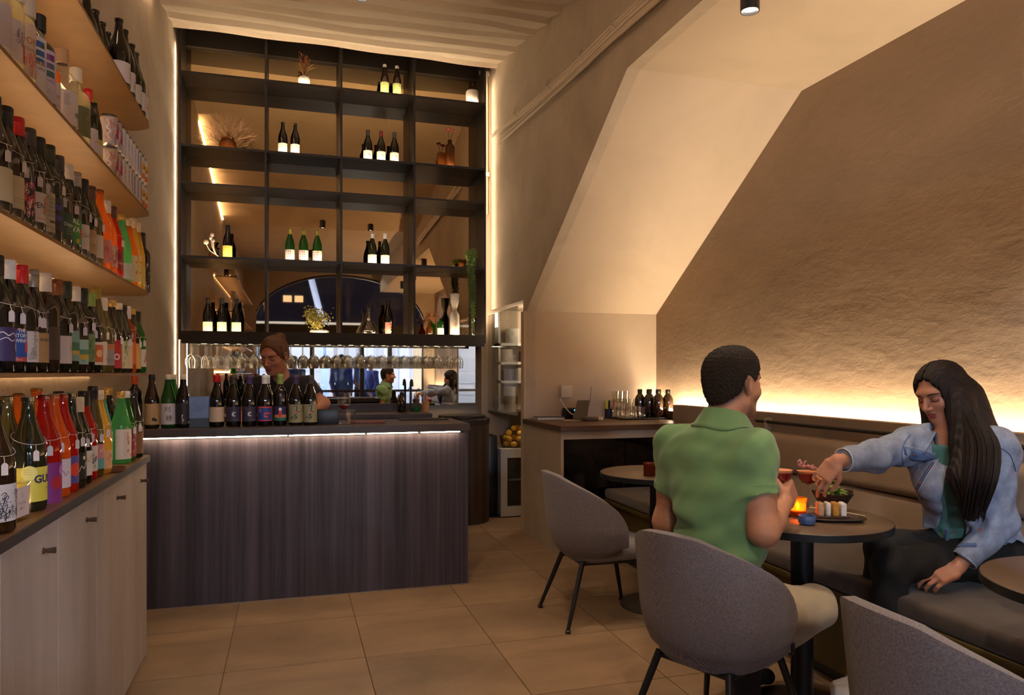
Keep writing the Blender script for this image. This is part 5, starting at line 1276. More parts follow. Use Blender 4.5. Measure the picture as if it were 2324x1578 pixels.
T1, T2, T3 = (1.985, 3.76), (1.90, 2.42), (2.10, 1.40)
table(*T1, 'round brown table with one amber candle glass beside the wine fridge')
table(*T2, 'round brown table between the two diners, set with food and drinks')
table(*T3, 'round brown table at the right edge of the picture')

# ================================================================ TUB CHAIRS
def fabric(name):
    m, nt, out = newmat(name)
    p = N(nt, 'ShaderNodeBsdfPrincipled', Roughness=0.9); p.inputs['Specular IOR Level'].default_value = 0.2; p.inputs['Sheen Weight'].default_value = 0.15
    tc = nt.nodes.new('ShaderNodeTexCoord'); mp = nt.nodes.new('ShaderNodeMapping'); mp.inputs['Rotation'].default_value = (0.6, 0.75, 0.3)
    nt.links.new(tc.outputs['Object'], mp.inputs[0])
    w1 = N(nt, 'ShaderNodeTexWave', Scale=150.0, Distortion=0.6); w1.bands_direction = 'X'
    w2 = N(nt, 'ShaderNodeTexWave', Scale=150.0, Distortion=0.6); w2.bands_direction = 'Z'
    nz = N(nt, 'ShaderNodeTexNoise', Scale=220.0, Detail=2.0)
    for n in (w1, w2, nz): nt.links.new(mp.outputs[0], n.inputs['Vector'])
    a = N(nt, 'ShaderNodeMath', operation='MULTIPLY'); nt.links.new(w1.outputs['Fac'], a.inputs[0]); nt.links.new(w2.outputs['Fac'], a.inputs[1])
    b = N(nt, 'ShaderNodeMath', operation='ADD'); nt.links.new(a.outputs[0], b.inputs[0]); nt.links.new(nz.outputs['Fac'], b.inputs[1])
    rp = nt.nodes.new('ShaderNodeValToRGB'); rp.color_ramp.elements[0].position = .35; rp.color_ramp.elements[1].position = 1.1
    rp.color_ramp.elements[0].color = rgba(srgb(78, 73, 78)); rp.color_ramp.elements[1].color = rgba(srgb(138, 131, 136))
    nt.links.new(b.outputs[0], rp.inputs[0]); nt.links.new(rp.outputs[0], p.inputs['Base Color'])
    bp_ = N(nt, 'ShaderNodeBump', Strength=0.35, Distance=0.002); nt.links.new(b.outputs[0], bp_.inputs['Height']); nt.links.new(bp_.outputs[0], p.inputs['Normal'])
    nt.links.new(p.outputs[0], out.inputs[0])
    return m
M_fab = fabric('chair_tweed')
def chairmeshes():
    """faces +X; origin on the floor under the seat"""
    NP, NT = 44, 14; vo = []; vi = []
    PM = 110.0
    for i in range(NP + 1):
        s = -1 + 2 * i / NP; ph = math.radians(PM * s); q = abs(s)
        # outline of the wrap: high at the back, sweeping down and round at the front ends
        if q < .22: zt = .79 - .01 * (q / .22) ** 2
        else:
            e = (q - .22) / .78; zt = .78 - .165 * e - .185 * (1 - math.sqrt(max(0, 1 - e ** 3.2)))
        zb = .325 + .085 * max(0, (q - .40) / .60) ** 2.2
        if q > .97: zm = (zt + zb) / 2; zt = zm + (zt - zm) * .9; zb = zm + (zb - zm) * .9
        for j in range(NT + 1):
            t = j / NT; z = zb + (zt - zb) * t
            h = (z - .285) / .50
            fl = .175 + .058 * min(1, max(0, h) * 2.4) ** .55 + .022 * h        # flare with height
            if t < .2: fl -= .055 * (1 - t / .2) ** 2
            a = fl * 1.0 * (1 + .06 * math.cos(ph)); b = fl * 1.10
            x = -a * math.cos(ph) + .01 - .035 * max(0, h) * max(0, math.cos(ph)) ; y = -b * math.sin(ph)
            if math.cos(ph) < 0: x = -a * math.cos(ph) * .95 + .01; y = -b * math.sin(ph) * (1 + .25 * math.cos(ph) * -1 * .6)
            vo.append(Vector((x, y, z)))
    K = NT + 1
    def nrm(i, j):
        a = vo[min(i + 1, NP) * K + j] - vo[max(i - 1, 0) * K + j]; b = vo[i * K + min(j + 1, NT)] - vo[i * K + max(j - 1, 0)]
        n = a.cross(b); return n.normalized() if n.length > 1e-9 else Vector((0, 0, 1))
    nr = [nrm(i, j) for i in range(NP + 1) for j in range(NT + 1)]
    # make the normals point outward
    if nr[(NP // 2) * K + NT // 2].x > 0: nr = [-n for n in nr]
    th = .030
    vi = [v - n * th for v, n in zip(vo, nr)]
    fs = []; o2 = len(vo)
    for i in range(NP):
        for j in range(NT):
            a, b, c, d = i * K + j, (i + 1) * K + j, (i + 1) * K + j + 1, i * K + j + 1
            fs.append((a, b, c, d)); fs.append((a + o2, d + o2, c + o2, b + o2))
    for i in range(NP):
        fs.append((i * K + NT, (i + 1) * K + NT, (i + 1) * K + NT + o2, i * K + NT + o2)); fs.append((i * K, i * K + o2, (i + 1) * K + o2, (i + 1) * K))
    for j in range(NT):
        fs.append((j, j + 1, j + 1 + o2, j + o2)); fs.append((NP * K + j, NP * K + j + o2, NP * K + j + 1 + o2, NP * K + j + 1))
    shell = G(); shell.add(vo + vi, fs, M_fab)
    me = fixn(shell.mesh('shell'))
    # seat: rounded slab
    seat = G(); prof = []
    n = 40; ring = []
    for k in range(n):
        a = 2 * math.pi * k / n; c, s = math.cos(a), math.sin(a)
        ring.append((math.copysign(abs(c) ** .72, c), math.copysign(abs(s) ** .72, s)))
    lay = [(.375, .80), (.380, .92), (.395, .985), (.425, 1.0), (.450, .985), (.464, .93), (.470, .80), (.474, .4)]
    vs = []; f2 = []
    for z, k_ in lay:
        for c, s in ring: vs.append((.055 + c * .225 * k_, s * .200 * k_, z - .045 - .012 * max(0, -c)))
    vs.append((.045, 0, .430)); vs.append((.045, 0, .327))
    for q in range(len(lay) - 1):
        for k in range(n): f2.append((q * n + k, q * n + (k + 1) % n, (q + 1) * n + (k + 1) % n, (q + 1) * n + k))
    L_ = (len(lay) - 1) * n
    for k in range(n): f2.append((L_ + k, L_ + (k + 1) % n, len(vs) - 2)); f2.append((k, len(vs) - 1, (k + 1) % n))
    seat.add(vs, f2, M_fab)
    ms = shade(fixn(seat.mesh('seat')), 60)
    leg = []
    for sx, sy in ((-1, 1), (-1, -1), (1, 1), (1, -1)):
        g = G(); top = Vector((.02 + sx * .15, sy * .14, .335)); bot = Vector((.02 + sx * (.235 if sx > 0 else .26), sy * .215, .012))
        g.tube([top, top.lerp(bot, .5), bot], [.0135, .0125, .0095], 12)
        g.lathe([(0, -.012), (.014, -.012), (.014, .0), (.009, .004)], 14, tuple(bot))
        leg.append(shade(fixn(g.mesh('leg')), 50))
    fr = G(); fr.tube([(-.13, -.14, .322), (.17, -.14, .322), (.17, .14, .322), (-.13, .14, .322), (-.13, -.14, .322)], .011, 8)
    return me, ms, leg, shade(fixn(fr.mesh('under_frame')), 50)
CHM = chairmeshes()
def chair(x, y, ang, label, tagged=False):
    t = thing('tub_chair', label, 'chair', (x, y, 0), math.radians(ang), 'grey tub chairs')
    sh = link('backrest', CHM[0], t)
    md = sh.modifiers.new('round', 'BEVEL'); md.width = .013; md.segments = 3; md.limit_method = 'ANGLE'; md.angle_limit = math.radians(50)
    for pl in CHM[0].polygons: pl.use_smooth = True
    link('seat', CHM[1], t)
    for l in CHM[2]: link('leg', l, t, M_black)
    link('under_frame', CHM[3], t, M_black)
    return t
c1 = chair(1.575, 3.69, 0, 'empty grey tub chair facing the wine fridge table')
c2 = chair(1.42, 2.265, 24, 'grey tub chair in which the man in green sits')
part('brand_tab', G().box((.11, -.225, .36), (.13, -.221, .40)), flat((24, 26, 40)), c2, smooth=False)
c3 = chair(1.515, 1.33, -2, 'grey tub chair at the bottom right corner of the picture')

# ================================================================ TABLE SETTINGS
ZT_ = .7505
def tp2(u, v): return onZ(u, v, ZT_)
M_flame = emat('candle_flame', (1.0, .55, .15), 30.0)
def candle(loc, label, lit):
    t = thing('candle_glass', label, 'candle holder', loc)
    part('glass', G().lathe([(0, .003), (.028, 0), (.032, .004), (.032, .058), (.035, .060), (.035, .072), (.031, .074), (.0285, .060), (.0285, .008), (0, .008)], 24), colourglass('candle_amber_lit' if lit else 'candle_brown', (.90, .38, .08) if lit else (.42, .12, .03), .42 if lit else .72, .85), t)
    part('wax', G().lathe([(0, .009), (.028, .009), (.028, .026), (0, .026)], 20), flat((226, 190, 130)), t)
    if lit:
        part('flame', G().lathe([(0, .027), (.006, .034), (.0065, .042), (.003, .052), (0, .060)], 10), M_flame, t)
        lightobj('candle_light', 'POINT', (0, 0, .045), 0.5, (1.0, .5, .15), t, shadow_soft_size=.012)
    return t
candle(tp2(1474, 1081), 'unlit brown candle glass on the far table', False)
candle(tp2(1810, 1172), 'lit amber candle glass glowing beside the man\'s hand', True)
def coupe(loc, label, flower, sc=1.0):
    t = thing('cocktail_glass', label, 'cocktail glass', loc); t.scale = (sc, sc, sc)
    part('glass', G().lathe([(0, .001), (.033, 0), (.034, .002), (.008, .006), (.0035, .012), (.0035, .082), (.008, .088), (.026, .096), (.040, .116), (.045, .148), (.0437, .148), (.0385, .117), (.025, .098), (.008, .091), (0, .09)], 28), M_cg, t)
    part('drink', G().lathe([(0, .0915), (.008, .092), (.0245, .0985), (.0378, .1175), (.042, .138), (0, .138)], 26), colourglass('red_cocktail', (.90, .02, .04), .85, .55), t)
    part('foam', G().lathe([(0, .1382), (.0421, .1382), (.0428, .146), (0, .147)], 26), flat((206, 132, 96)), t)
    if flower:
        rn = random.Random(3); g = G(); gs = G()
        for i in range(60):
            a = rn.random(); x = -.052 + .085 * a + rn.gauss(0, .006); z = .150 + .040 * (1 - a) * rn.uniform(.3, 1.1) + .006
            g.ball((x, rn.gauss(0, .010), z), rn.uniform(.003, .0048), 6)
        gs.tube(smoothpoly([(.03, 0, .148), (.0, 0, .156), (-.045, 0, .186)], 5), .0012, 5)
        part('stem', gs, flat((110, 96, 60)), t); part('blossom', g, flat((214, 160, 176)), t)
    return t
coupe(tp2(1834, 1148), 'stemmed red cocktail topped with a sprig of pink blossom', True)
# bowl of edamame
pb = tp2(1890, 1157)
t = thing('serving_bowl', 'dark glazed boat-shaped bowl holding green edamame', 'bowl', pb, math.radians(-14))
part('foot', G().lathe([(0, 0), (.036, 0), (.040, .002), (.036, .014), (0, .014)], 28), flat((110, 130, 156)), t)
g = G().lathe([(0, .012), (.036, .012), (.055, .025), (.078, .056), (.084, .070), (.080, .071), (.074, .056), (.052, .030), (0, .020)], 36)
for i, (x, y, z) in enumerate(g.v): g.v[i] = (x * 1.0, y * .86, z + .010 * (abs(x) / .084) ** 3 * (z > .03))
part('bowl', g, mat('bowl_glaze', srgb(62, 46, 36), 0.4, 0, 0.5, var=.35, scale=24), t)
M_eda = mat('edamame_green', srgb(112, 138, 44), 0.45)
rn = random.Random(6)
def podmesh(sd):
    r_ = random.Random(sd); pts = []; rs = []
    for k in range(13):
        s = k / 12; x = (s - .5) * .058; z = .010 * math.sin(s * math.pi) * r_.uniform(.6, 1.2)
        pts.append((x, 0, z)); rs.append(.0012 + .0062 * math.sin(math.pi * s) ** .6 * (.82 + .25 * abs(math.sin(s * math.pi * 3))))
    return shade(fixn(G().tube(pts, rs, 8, flat=.72).mesh('edamame_pod')), 80)
pods = [podmesh(i) for i in range(4)]
for i in range(20):
    a = rn.uniform(0, 6.28); R = rn.uniform(.0, .045); lv = i // 7
    loc = pb + Vector((math.cos(a) * R, math.sin(a) * R * .8, .046 + lv * .017 + rn.uniform(0, .008)))
    if i == 19: loc = pb + Vector((.012, 0, .100))
    o = link('edamame_pod', pods[i % 4], None, M_eda, loc); o.rotation_euler = (rn.uniform(-.6, .6), rn.uniform(-.5, .5) if i < 19 else -.7, rn.uniform(0, 6.28))
    tag(o, 'green edamame pod heaped in the dark boat-shaped bowl', 'edamame', 'edamame in the bowl')
# dark plate with skewer
pp = tp2(1896, 1180)
t = thing('serving_plate', 'dark rectangular slate plate with upturned rim on the diners\' table', 'plate', pp, math.radians(-20))
g = G(); n = 36; rings = []
for (sx, sy, z) in ((.072, .046, 0), (.086, .058, .002), (.105, .074, .011), (.103, .072, .014), (.084, .056, .006), (.0, .0, .005)):
    rings.append([(math.copysign(abs(math.cos(2 * math.pi * k / n)) ** .55, math.cos(2 * math.pi * k / n)) * sx, math.copysign(abs(math.sin(2 * math.pi * k / n)) ** .55, math.sin(2 * math.pi * k / n)) * sy, z) for k in range(n)])
vs = [p for r in rings for p in r]; fs = [(q * n + k, q * n + (k + 1) % n, (q + 1) * n + (k + 1) % n, (q + 1) * n + k) for q in range(len(rings) - 1) for k in range(n)]
fs.append(tuple(range(n - 1, -1, -1)))
part('plate', G().add(vs, fs), mat('plate_slate', srgb(52, 40, 34), 0.5), t)
ps = pp + Vector((-.012, .0, .016))
t = thing('dessert_skewer', 'wooden skewer of toasted white and golden cubes on the slate plate', 'skewer', ps, math.radians(-24))
part('stick', G().tube([(-.085, 0, .030), (.0, 0, .022), (.112, -.01, .004)], .0022, 6), flat((206, 180, 130)), t)
for i, (x, c, w) in enumerate(((-.048, (196, 150, 110), .020), (-.021, (214, 208, 206), .017), (.006, (190, 132, 50), .023), (.034, (216, 212, 208), .020))):
    g = G().box((x - w * .55, -.024, .0), (x + w * .55, .024, .052))
    part('cube', g, mat('food_%d' % i, srgb(*c), .8, var=.12, scale=40, bump=.7, bscale=70, bdist=.01), t, bevel=.007, segs=3)
pc = tp2(1831, 1191)
t = thing('sauce_cup', 'small blue ribbed ceramic sauce cup at the front of the table', 'cup', pc)
nn = 48; prof = [(.020, 0), (.028, .006), (.0305, .020), (.029, .034), (.0265, .034), (.026, .012)]
vs = []; fs = []
for k in range(nn):
    a = 2 * math.pi * k / nn
    for r, z in prof: rr = r * (1 + (.022 if (k % 2 and z > .004 and r > .0262) else 0)); vs.append((rr * math.cos(a), rr * math.sin(a), z))
K_ = len(prof)
for k in range(nn):
    for q in range(K_ - 1): fs.append((k * K_ + q, ((k + 1) % nn) * K_ + q, ((k + 1) % nn) * K_ + q + 1, k * K_ + q + 1))
fs.append(tuple(k * K_ for k in range(nn))[::-1]); fs.append(tuple(k * K_ + K_ - 1 for k in range(nn)))
part('cup', G().add(vs, fs), mat('cup_blue', srgb(70, 92, 140), 0.35, var=.25, scale=60, stretch=(1, 1, .05)), t, smooth=False)
pk = tp2(1786, 1172)
tag(part('spoon_rest', G().lathe([(0, .001), (.016, 0), (.019, .005), (.014, .006), (0, .004)], 16), mat('pewter', srgb(120, 100, 80), .3, .8), loc=pk), 'tiny pewter dish at the left of the table', 'dish')
g = G(); rn = random.Random(1)
for i in range(9): g.ball((rn.uniform(-.014, .014), rn.uniform(-.008, .008), .003), (.005, .004, .003), 5)
tag(part('petal_garnish', g, flat((110, 50, 70)), loc=pp + Vector((.05, -.005, .006))), 'little heap of purple petals on the slate plate', 'garnish', kind='stuff')

# ================================================================ CEILING SPOTLIGHTS
def spotlight(loc, target, energy, label, size=75, L=.14):
    t = thing('ceiling_spotlight', label, 'spotlight', loc, 0, 'black ceiling spotlights')
    part('housing', G().lathe([(0, 0), (.038, 0), (.042, -.004), (.042, -L), (.038, -L), (.034, -L + .02), (0, -L + .02)], 28), M_black, t)
    part('lens', G().lathe([(0, -L + .019), (.034, -L + .019), (.034, -L + .012), (0, -L + .010)], 24), emat('spot_lens', (1, .85, .65), 9.0), t)
    lp_ = Vector((0, 0, -L - .004))
    lightobj('spot', 'SPOT', lp_, energy, SPOT, t, target=lp_ + (Vector(target) - Vector(loc) - lp_), spot_size=math.radians(size), spot_blend=.8, shadow_soft_size=.03)
    return t
ps = onZ(1702, 26, 2.93)
spotlight((ps.x, ps.y, 3.07), (ps.x - .05, ps.y - .5, 0), 42, 'black cylinder spotlight on the niche ceiling above the diners')
spotlight((2.05, 1.35, 3.07), (2.0, 1.45, 0), 34, 'black cylinder spotlight on the niche ceiling over the nearest table')
spotlight((2.05, 0.0, 3.07), (1.9, 0.1, 0), 30, 'black cylinder spotlight on the niche ceiling towards the street')
for i, (x, y, tx, ty, e) in enumerate(((0.45, 2.9, 0.35, 3.9, 44), (1.15, 2.9, 1.2, 3.9, 38), (0.35, 0.3, 1.0, 1.7, 85), (0.45, 5.0, .35, 5.9, 20))):
    spotlight((x, y, ceil_z(y) + .02), (tx, ty, 0), e, 'black cylinder spotlight on the rippled ceiling, %s from the bar' % ['second', 'third', 'farthest', 'nearest'][i])
# ================================================================ PEOPLE
# bodies are grown as one smooth surface from a signed-distance description
f32 = np.float32
def V3(p): return np.array((p[0], p[1], p[2]), dtype=f32)
def rcone(P, a, b, ra, rb):
    a, b = V3(a), V3(b); ba = b - a; L2 = float(ba @ ba) + 1e-12
    pa = P - a; t = np.clip((pa @ ba) / L2, 0, 1)
    d = pa - t[:, None] * ba
    return np.sqrt((d * d).sum(1)) - (ra + (rb - ra) * t)
def ell(P, c, r, R=None):
    q = P - V3(c)
    if R is not None: q = q @ R            # columns of R are the local axes
    r = V3(r); k0 = np.sqrt(((q / r) ** 2).sum(1)); k1 = np.sqrt(((q / (r * r)) ** 2).sum(1)) + 1e-9
    return k0 * (k0 - 1) / k1
def rbox(P, c, h, r, R=None):
    q = P - V3(c)
    if R is not None: q = q @ R
    q = np.abs(q) - V3(h); return np.sqrt((np.maximum(q, 0) ** 2).sum(1)) + np.minimum(q.max(1), 0) - r
def smin(a, b, k):
    h = np.clip(.5 + .5 * (b - a) / k, 0, 1); return b + (a - b) * h - k * h * (1 - h)
def ssub(a, b, k): return -smin(-a, b, k)
def plane(P, p, n): return (P - V3(p)) @ V3(Vector(n).normalized())     # negative behind the plane
def sdf_mesh(fn, lo, hi, h, name='body'):
    lo = np.array(lo, dtype=f32); n = np.ceil((np.array(hi) - lo) / h).astype(int) + 1
    C = 6; n = ((n + C - 1) // C) * C + 1
    nc = (n - 1) // C
    gx = [lo[i] + h * C * (np.arange(nc[i]) + .5) for i in range(3)]
    cc = np.stack(np.meshgrid(*gx, indexing='ij'), -1).reshape(-1, 3).astype(f32)
    dc = fn(cc).reshape(nc)
    near = np.abs(dc) < h * C * 1.25
    Vv = np.repeat(np.repeat(np.repeat(dc, C, 0), C, 1), C, 2)
    Vol = np.full(n, 1.0, dtype=f32); Vol[:-1, :-1, :-1] = Vv
    need = np.zeros(n, dtype=bool)
    nb = np.repeat(np.repeat(np.repeat(near, C, 0), C, 1), C, 2)
    for dx in (0, 1):
        for dy in (0, 1):
            for dz in (0, 1): need[dx:dx + nb.shape[0], dy:dy + nb.shape[1], dz:dz + nb.shape[2]] |= nb
    idx = np.argwhere(need)
    vals = np.empty(len(idx), dtype=f32)
    for s in range(0, len(idx), 200000):
        vals[s:s + 200000] = fn((lo + idx[s:s + 200000] * h).astype(f32))
    Vol[need] = vals
    ins = Vol < 0
    c8 = [(x, y, z) for x in (0, 1) for y in (0, 1) for z in (0, 1)]
    sl = lambda A, o: A[o[0]:n[0] - 1 + o[0], o[1]:n[1] - 1 + o[1], o[2]:n[2] - 1 + o[2]]
    cnt = sum(sl(ins, o).astype(np.int8) for o in c8)
    mix = (cnt > 0) & (cnt < 8)
    cells = np.argwhere(mix); m = len(cells)
    acc = np.zeros((m, 3), dtype=f32); k = np.zeros(m, dtype=f32)
    for a in c8:
        for ax in range(3):
            if a[ax]: continue
            b = list(a); b[ax] = 1
            va = Vol[tuple((cells + a).T)]; vb = Vol[tuple((cells + b).T)]
            cr = (va < 0) != (vb < 0)
            t = np.where(cr, va / np.where(cr, va - vb, 1), 0)
            p = np.tile(np.array(a, dtype=f32), (m, 1)); p[:, ax] = t
            acc += p * cr[:, None]; k += cr
    verts = lo + (cells + acc / k[:, None]) * h
    im = np.full(n - 1, -1, dtype=np.int64); im[tuple(cells.T)] = np.arange(m)
    faces = []
    for ax in range(3):
        o = [0, 0, 0]; o[ax] = 1
        A = ins[:n[0] - o[0], :n[1] - o[1], :n[2] - o[2]]; B = ins[o[0]:, o[1]:, o[2]:]
        e = np.argwhere(A != B); u, v = [(1, 2), (2, 0), (0, 1)][ax]
        ok = (e[:, u] > 0) & (e[:, v] > 0) & (e[:, u] < n[u] - 1) & (e[:, v] < n[v] - 1); e = e[ok]
        fl = A[tuple(e.T)]
        q = []
        for du, dv in ((1, 1), (0, 1), (0, 0), (1, 0)):
            c = e.copy(); c[:, u] -= du; c[:, v] -= dv; q.append(im[tuple(c.T)])
        q = np.stack(q, 1); good = (q >= 0).all(1); q = q[good]; fl = fl[good]
        q[~fl] = q[~fl][:, ::-1]; faces.append(q)
    Fq = np.concatenate(faces)
    me = bpy.data.meshes.new(name)
    me.vertices.add(m); me.vertices.foreach_set('co', verts.astype(f32).ravel())
    me.loops.add(4 * len(Fq)); me.loops.foreach_set('vertex_index', Fq.astype(np.int32).ravel())
    me.polygons.add(len(Fq)); me.polygons.foreach_set('loop_start', np.arange(0, 4 * len(Fq), 4, dtype=np.int32))
    me.polygons.foreach_set('loop_total', np.full(len(Fq), 4, dtype=np.int32))
    me.update(calc_edges=True); me.validate()
    me.polygons.foreach_set('use_smooth', [True] * len(Fq))
    return me, verts
def refine(me, fn, centres):
    """split the faces near the given (centre, radius) balls and settle the new points on the surface"""
    bm = bmesh.new(); bm.from_mesh(me)
    inb = lambda v: any((v.co - c).length < r for c, r in centres)
    fl = {v: inb(v) for v in bm.verts}
    es = [e for e in bm.edges if fl[e.verts[0]] and fl[e.verts[1]]]
    bmesh.ops.subdivide_edges(bm, edges=es, cuts=1, use_grid_fill=True)
    bm.to_mesh(me); bm.free()
    n = len(me.vertices); co = np.empty(n * 3, dtype=f32); me.vertices.foreach_get('co', co); co = co.reshape(-1, 3)
    sel = np.zeros(n, dtype=bool)
    for c, r in centres: sel |= ((co - V3(c)) ** 2).sum(1) < r * r
    P = co[sel]; e = 4e-4
    for _ in range(3):
        d = fn(P); g = np.stack([fn(P + np.eye(3, dtype=f32)[i] * e) - fn(P - np.eye(3, dtype=f32)[i] * e) for i in range(3)], 1) / (2 * e)
        P = P - g * np.clip(d / ((g * g).sum(1) + 1e-6), -.004, .004)[:, None]
    co[sel] = P; me.vertices.foreach_set('co', co.ravel()); me.update()
    me.polygons.foreach_set('use_smooth', [True] * len(me.polygons))
    return co
def lipmask(hq):
    return (((hq[:, 1] / .0215) ** 2 + ((hq[:, 2] + .0572) / .0062) ** 2 < 1) | ((hq[:, 1] / .0185) ** 2 + ((hq[:, 2] + .0692) / .0072) ** 2 < 1)) & (hq[:, 0] > .07)
def bbox(pts, pad): P = np.array([list(p) for p in pts]); return P.min(0) - pad, P.max(0) + pad
def frame(f, up=(0, 0, 1)):
    """columns: forward, left, up"""
    f = Vector(f).normalized(); l = Vector(up).cross(f).normalized(); u = f.cross(l)
    return np.array([[f.x, l.x, u.x], [f.y, l.y, u.y], [f.z, l.z, u.z]], dtype=f32)
def W3(c, R, p): q = R @ np.array(p, dtype=f32); return Vector((c[0] + q[0], c[1] + q[1], c[2] + q[2]))

def head_sdf(P, c, R, s=1.0, male=True):
    q = ((P - V3(c)) @ R) / s
    qa = q.copy(); qa[:, 1] = np.abs(q[:, 1])                # left/right symmetry
    d = ell(q, (-.016, 0, .034), (.098, .0765, .086))
    d = smin(d, ell(q, (.030, 0, -.030), (.064, .060, .082)), .03)
    d = smin(d, ell(q, (.060, 0, -.088), (.030, .032 if male else .026, .026)), .03)
    if male: d = smin(d, rcone(qa, (.000, .052, -.060), (.050, .026, -.096), .018, .018), .025)
    else: d = smin(d, rcone(qa, (.005, .046, -.058), (.050, .020, -.092), .016, .014), .025)
    d = smin(d, ell(qa, (.056, .036, -.022), (.030, .024, .022)), .02)
    d = smin(d, ell(q, (.068, 0, .030), (.024, .050, .016)), .02)
    d = ssub(d, ell(qa, (.094, .031, .006), (.016, .021, .013)), .012)
    d = smin(d, ell(qa, (.074, .031, .004), (.0135, .0165, .0120)), .004)
    d = smin(d, rcone(q, (.085, 0, .020), (.1125, 0, -.025), .0065, .0098), .008)
    d = smin(d, ell(qa, (.098, .0105, -.030), (.012, .0080, .0075)), .005)
    d = smin(d, ell(q, (.084, 0, -.057), (.0125, .021, .0062)), .006)
    d = smin(d, ell(q, (.082, 0, -.069), (.0120, .018, .0068)), .005)
    ear = smin(ell(qa, (-.010, .078, .000), (.017, .008, .030)), ell(qa, (-.004, .074, -.024), (.010, .008, .012)), .008)
    ear = ssub(ear, ell(qa, (-.004, .085, .002), (.009, .006, .018)), .005)
    d = smin(d, ear, .008)
    return d * s

def finger_chain(base, dirs, lens, rads):
    pts = [Vector(base)]
    for d, L in zip(dirs, lens): pts.append(pts[-1] + Vector(d).normalized() * L)
    return pts, rads
class Hand:
    """palm slab plus five chains; R columns: fingers direction, thumb side, back of the hand"""
    def __init__(s, wrist, fdir, back, side, curl, spread=.10, size=1.0, thumb=((.55, .75, -.35), (.85, .35, -.35), (.95, .1, -.3))):
        f = Vector(fdir).normalized(); b = Vector(back); b = (b - f * b.dot(f)).normalized(); t = b.cross(f) * side
        s.f, s.b, s.t, s.w, s.z = f, b, t, Vector(wrist), size
        s.palm = [s.w + f * .02 * size, s.w + f * .085 * size]
        s.ch = []
        offs = (.031, .0105, -.0105, -.030); Ls = ((.040, .024, .019), (.045, .028, .021), (.041, .026, .020), (.031, .020, .017)); fo = (.088, .092, .088, .080)
        for k in range(4):
            base = s.w + f * fo[k] * size + t * offs[k] * size
            a = 0; dirs = []
            sp_ = (1.5 - k) * spread
            cu = curl[k]
            for j in range(3):
                a += cu[j]
                dirs.append(f * math.cos(a) - b * math.sin(a) + t * sp_ * math.cos(a))
            s.ch.append((finger_chain(base, dirs, [l * size for l in Ls[k]], None)[0], [.0092 * size, .0084 * size, .0076 * size, .0064 * size]))
        base = s.w + f * .028 * size + t * .030 * size - b * .006 * size
        dirs = [f * a_ + t * b_ + b * c_ for a_, b_, c_ in thumb]
        s.ch.append((finger_chain(base, dirs, [.040 * size, .033 * size, .026 * size], None)[0], [.0135 * size, .0105 * size, .0095 * size, .0075 * size]))
    def pts(s): return [p for c, r in s.ch for p in c] + s.palm + [s.w]
    def sdf(s, P):
        R = np.array([[s.f.x, s.t.x, s.b.x], [s.f.y, s.t.y, s.b.y], [s.f.z, s.t.z, s.b.z]], dtype=f32)
        z = s.z
        d = rbox(P, s.w + s.f * .054 * z, (.030 * z, .026 * z, .003 * z), .0125 * z, R)
        d = smin(d, ell(P, s.w + s.f * .036 * z + s.t * .024 * z - s.b * .008 * z, (.030 * z, .016 * z, .016 * z), R), .012)
        d = smin(d, ell(P, s.w, (.030 * z, .026 * z, .019 * z), R), .02)
        for c, r in s.ch:
            e = None
            for j in range(3):
                x = rcone(P, c[j], c[j + 1], r[j], r[j + 1]); e = x if e is None else np.minimum(e, x)
            d = smin(d, e, .006)
        return d

def skinmat(name, base, tint_scale=1.0):
    m, nt, out = newmat(name)
    p = N(nt, 'ShaderNodeBsdfPrincipled', Roughness=0.5); p.inputs['Specular IOR Level'].default_value = 0.35
    p.inputs['Subsurface Weight'].default_value = 0.12; p.inputs['Subsurface Radius'].default_value = (.012, .004, .002); p.inputs['Subsurface Scale'].default_value = 0.5
    at = nt.nodes.new('ShaderNodeAttribute'); at.attribute_name = 'tone'
    tc = nt.nodes.new('ShaderNodeTexCoord'); nz = N(nt, 'ShaderNodeTexNoise', Scale=60.0, Detail=3.0); nt.links.new(tc.outputs['Object'], nz.inputs['Vector'])
    mx = nt.nodes.new('ShaderNodeMixRGB'); mx.blend_type = 'MULTIPLY'; mx.inputs[0].default_value = .25
    nt.links.new(at.outputs['Color'], mx.inputs[1]); nt.links.new(nz.outputs['Fac'], mx.inputs[2])
    nt.links.new(mx.outputs[0], p.inputs['Base Color'])
    b = N(nt, 'ShaderNodeBump', Strength=0.08, Distance=0.002); nz2 = N(nt, 'ShaderNodeTexNoise', Scale=420.0); nt.links.new(tc.outputs['Object'], nz2.inputs['Vector'])
    nt.links.new(nz2.outputs['Fac'], b.inputs['Height']); nt.links.new(b.outputs[0], p.inputs['Normal'])
    nt.links.new(p.outputs[0], out.inputs[0])
    return m
def settone(me, cols):
    ca = me.color_attributes.new('tone', 'FLOAT_COLOR', 'POINT')
    c4 = np.ones((len(me.vertices), 4), dtype=f32); c4[:, :3] = cols; ca.data.foreach_set('color', c4.ravel())
def addmesh(name, me, root, mt):
    """mesh given in world space, parented to a root standing at its own place"""
    co = np.empty(len(me.vertices) * 3, dtype=f32); me.vertices.foreach_get('co', co)
    co = co.reshape(-1, 3) - np.array(root.location, dtype=f32); me.vertices.foreach_set('co', co.ravel()); me.update()
    me.materials.clear(); me.materials.append(mt)
    return link(name, me, root)
def noise3(P, s, seed=0):
    q = P * s + seed
    return np.sin(q[:, 0] * 1.7 + 1.3 * np.sin(q[:, 1] * 1.1 + q[:, 2])) * np.sin(q[:, 1] * 1.5 + 1.1 * np.sin(q[:, 2] * 1.3)) + .5 * np.sin(q[:, 2] * 2.3 + 1.7 * np.sin(q[:, 0] * 1.9))
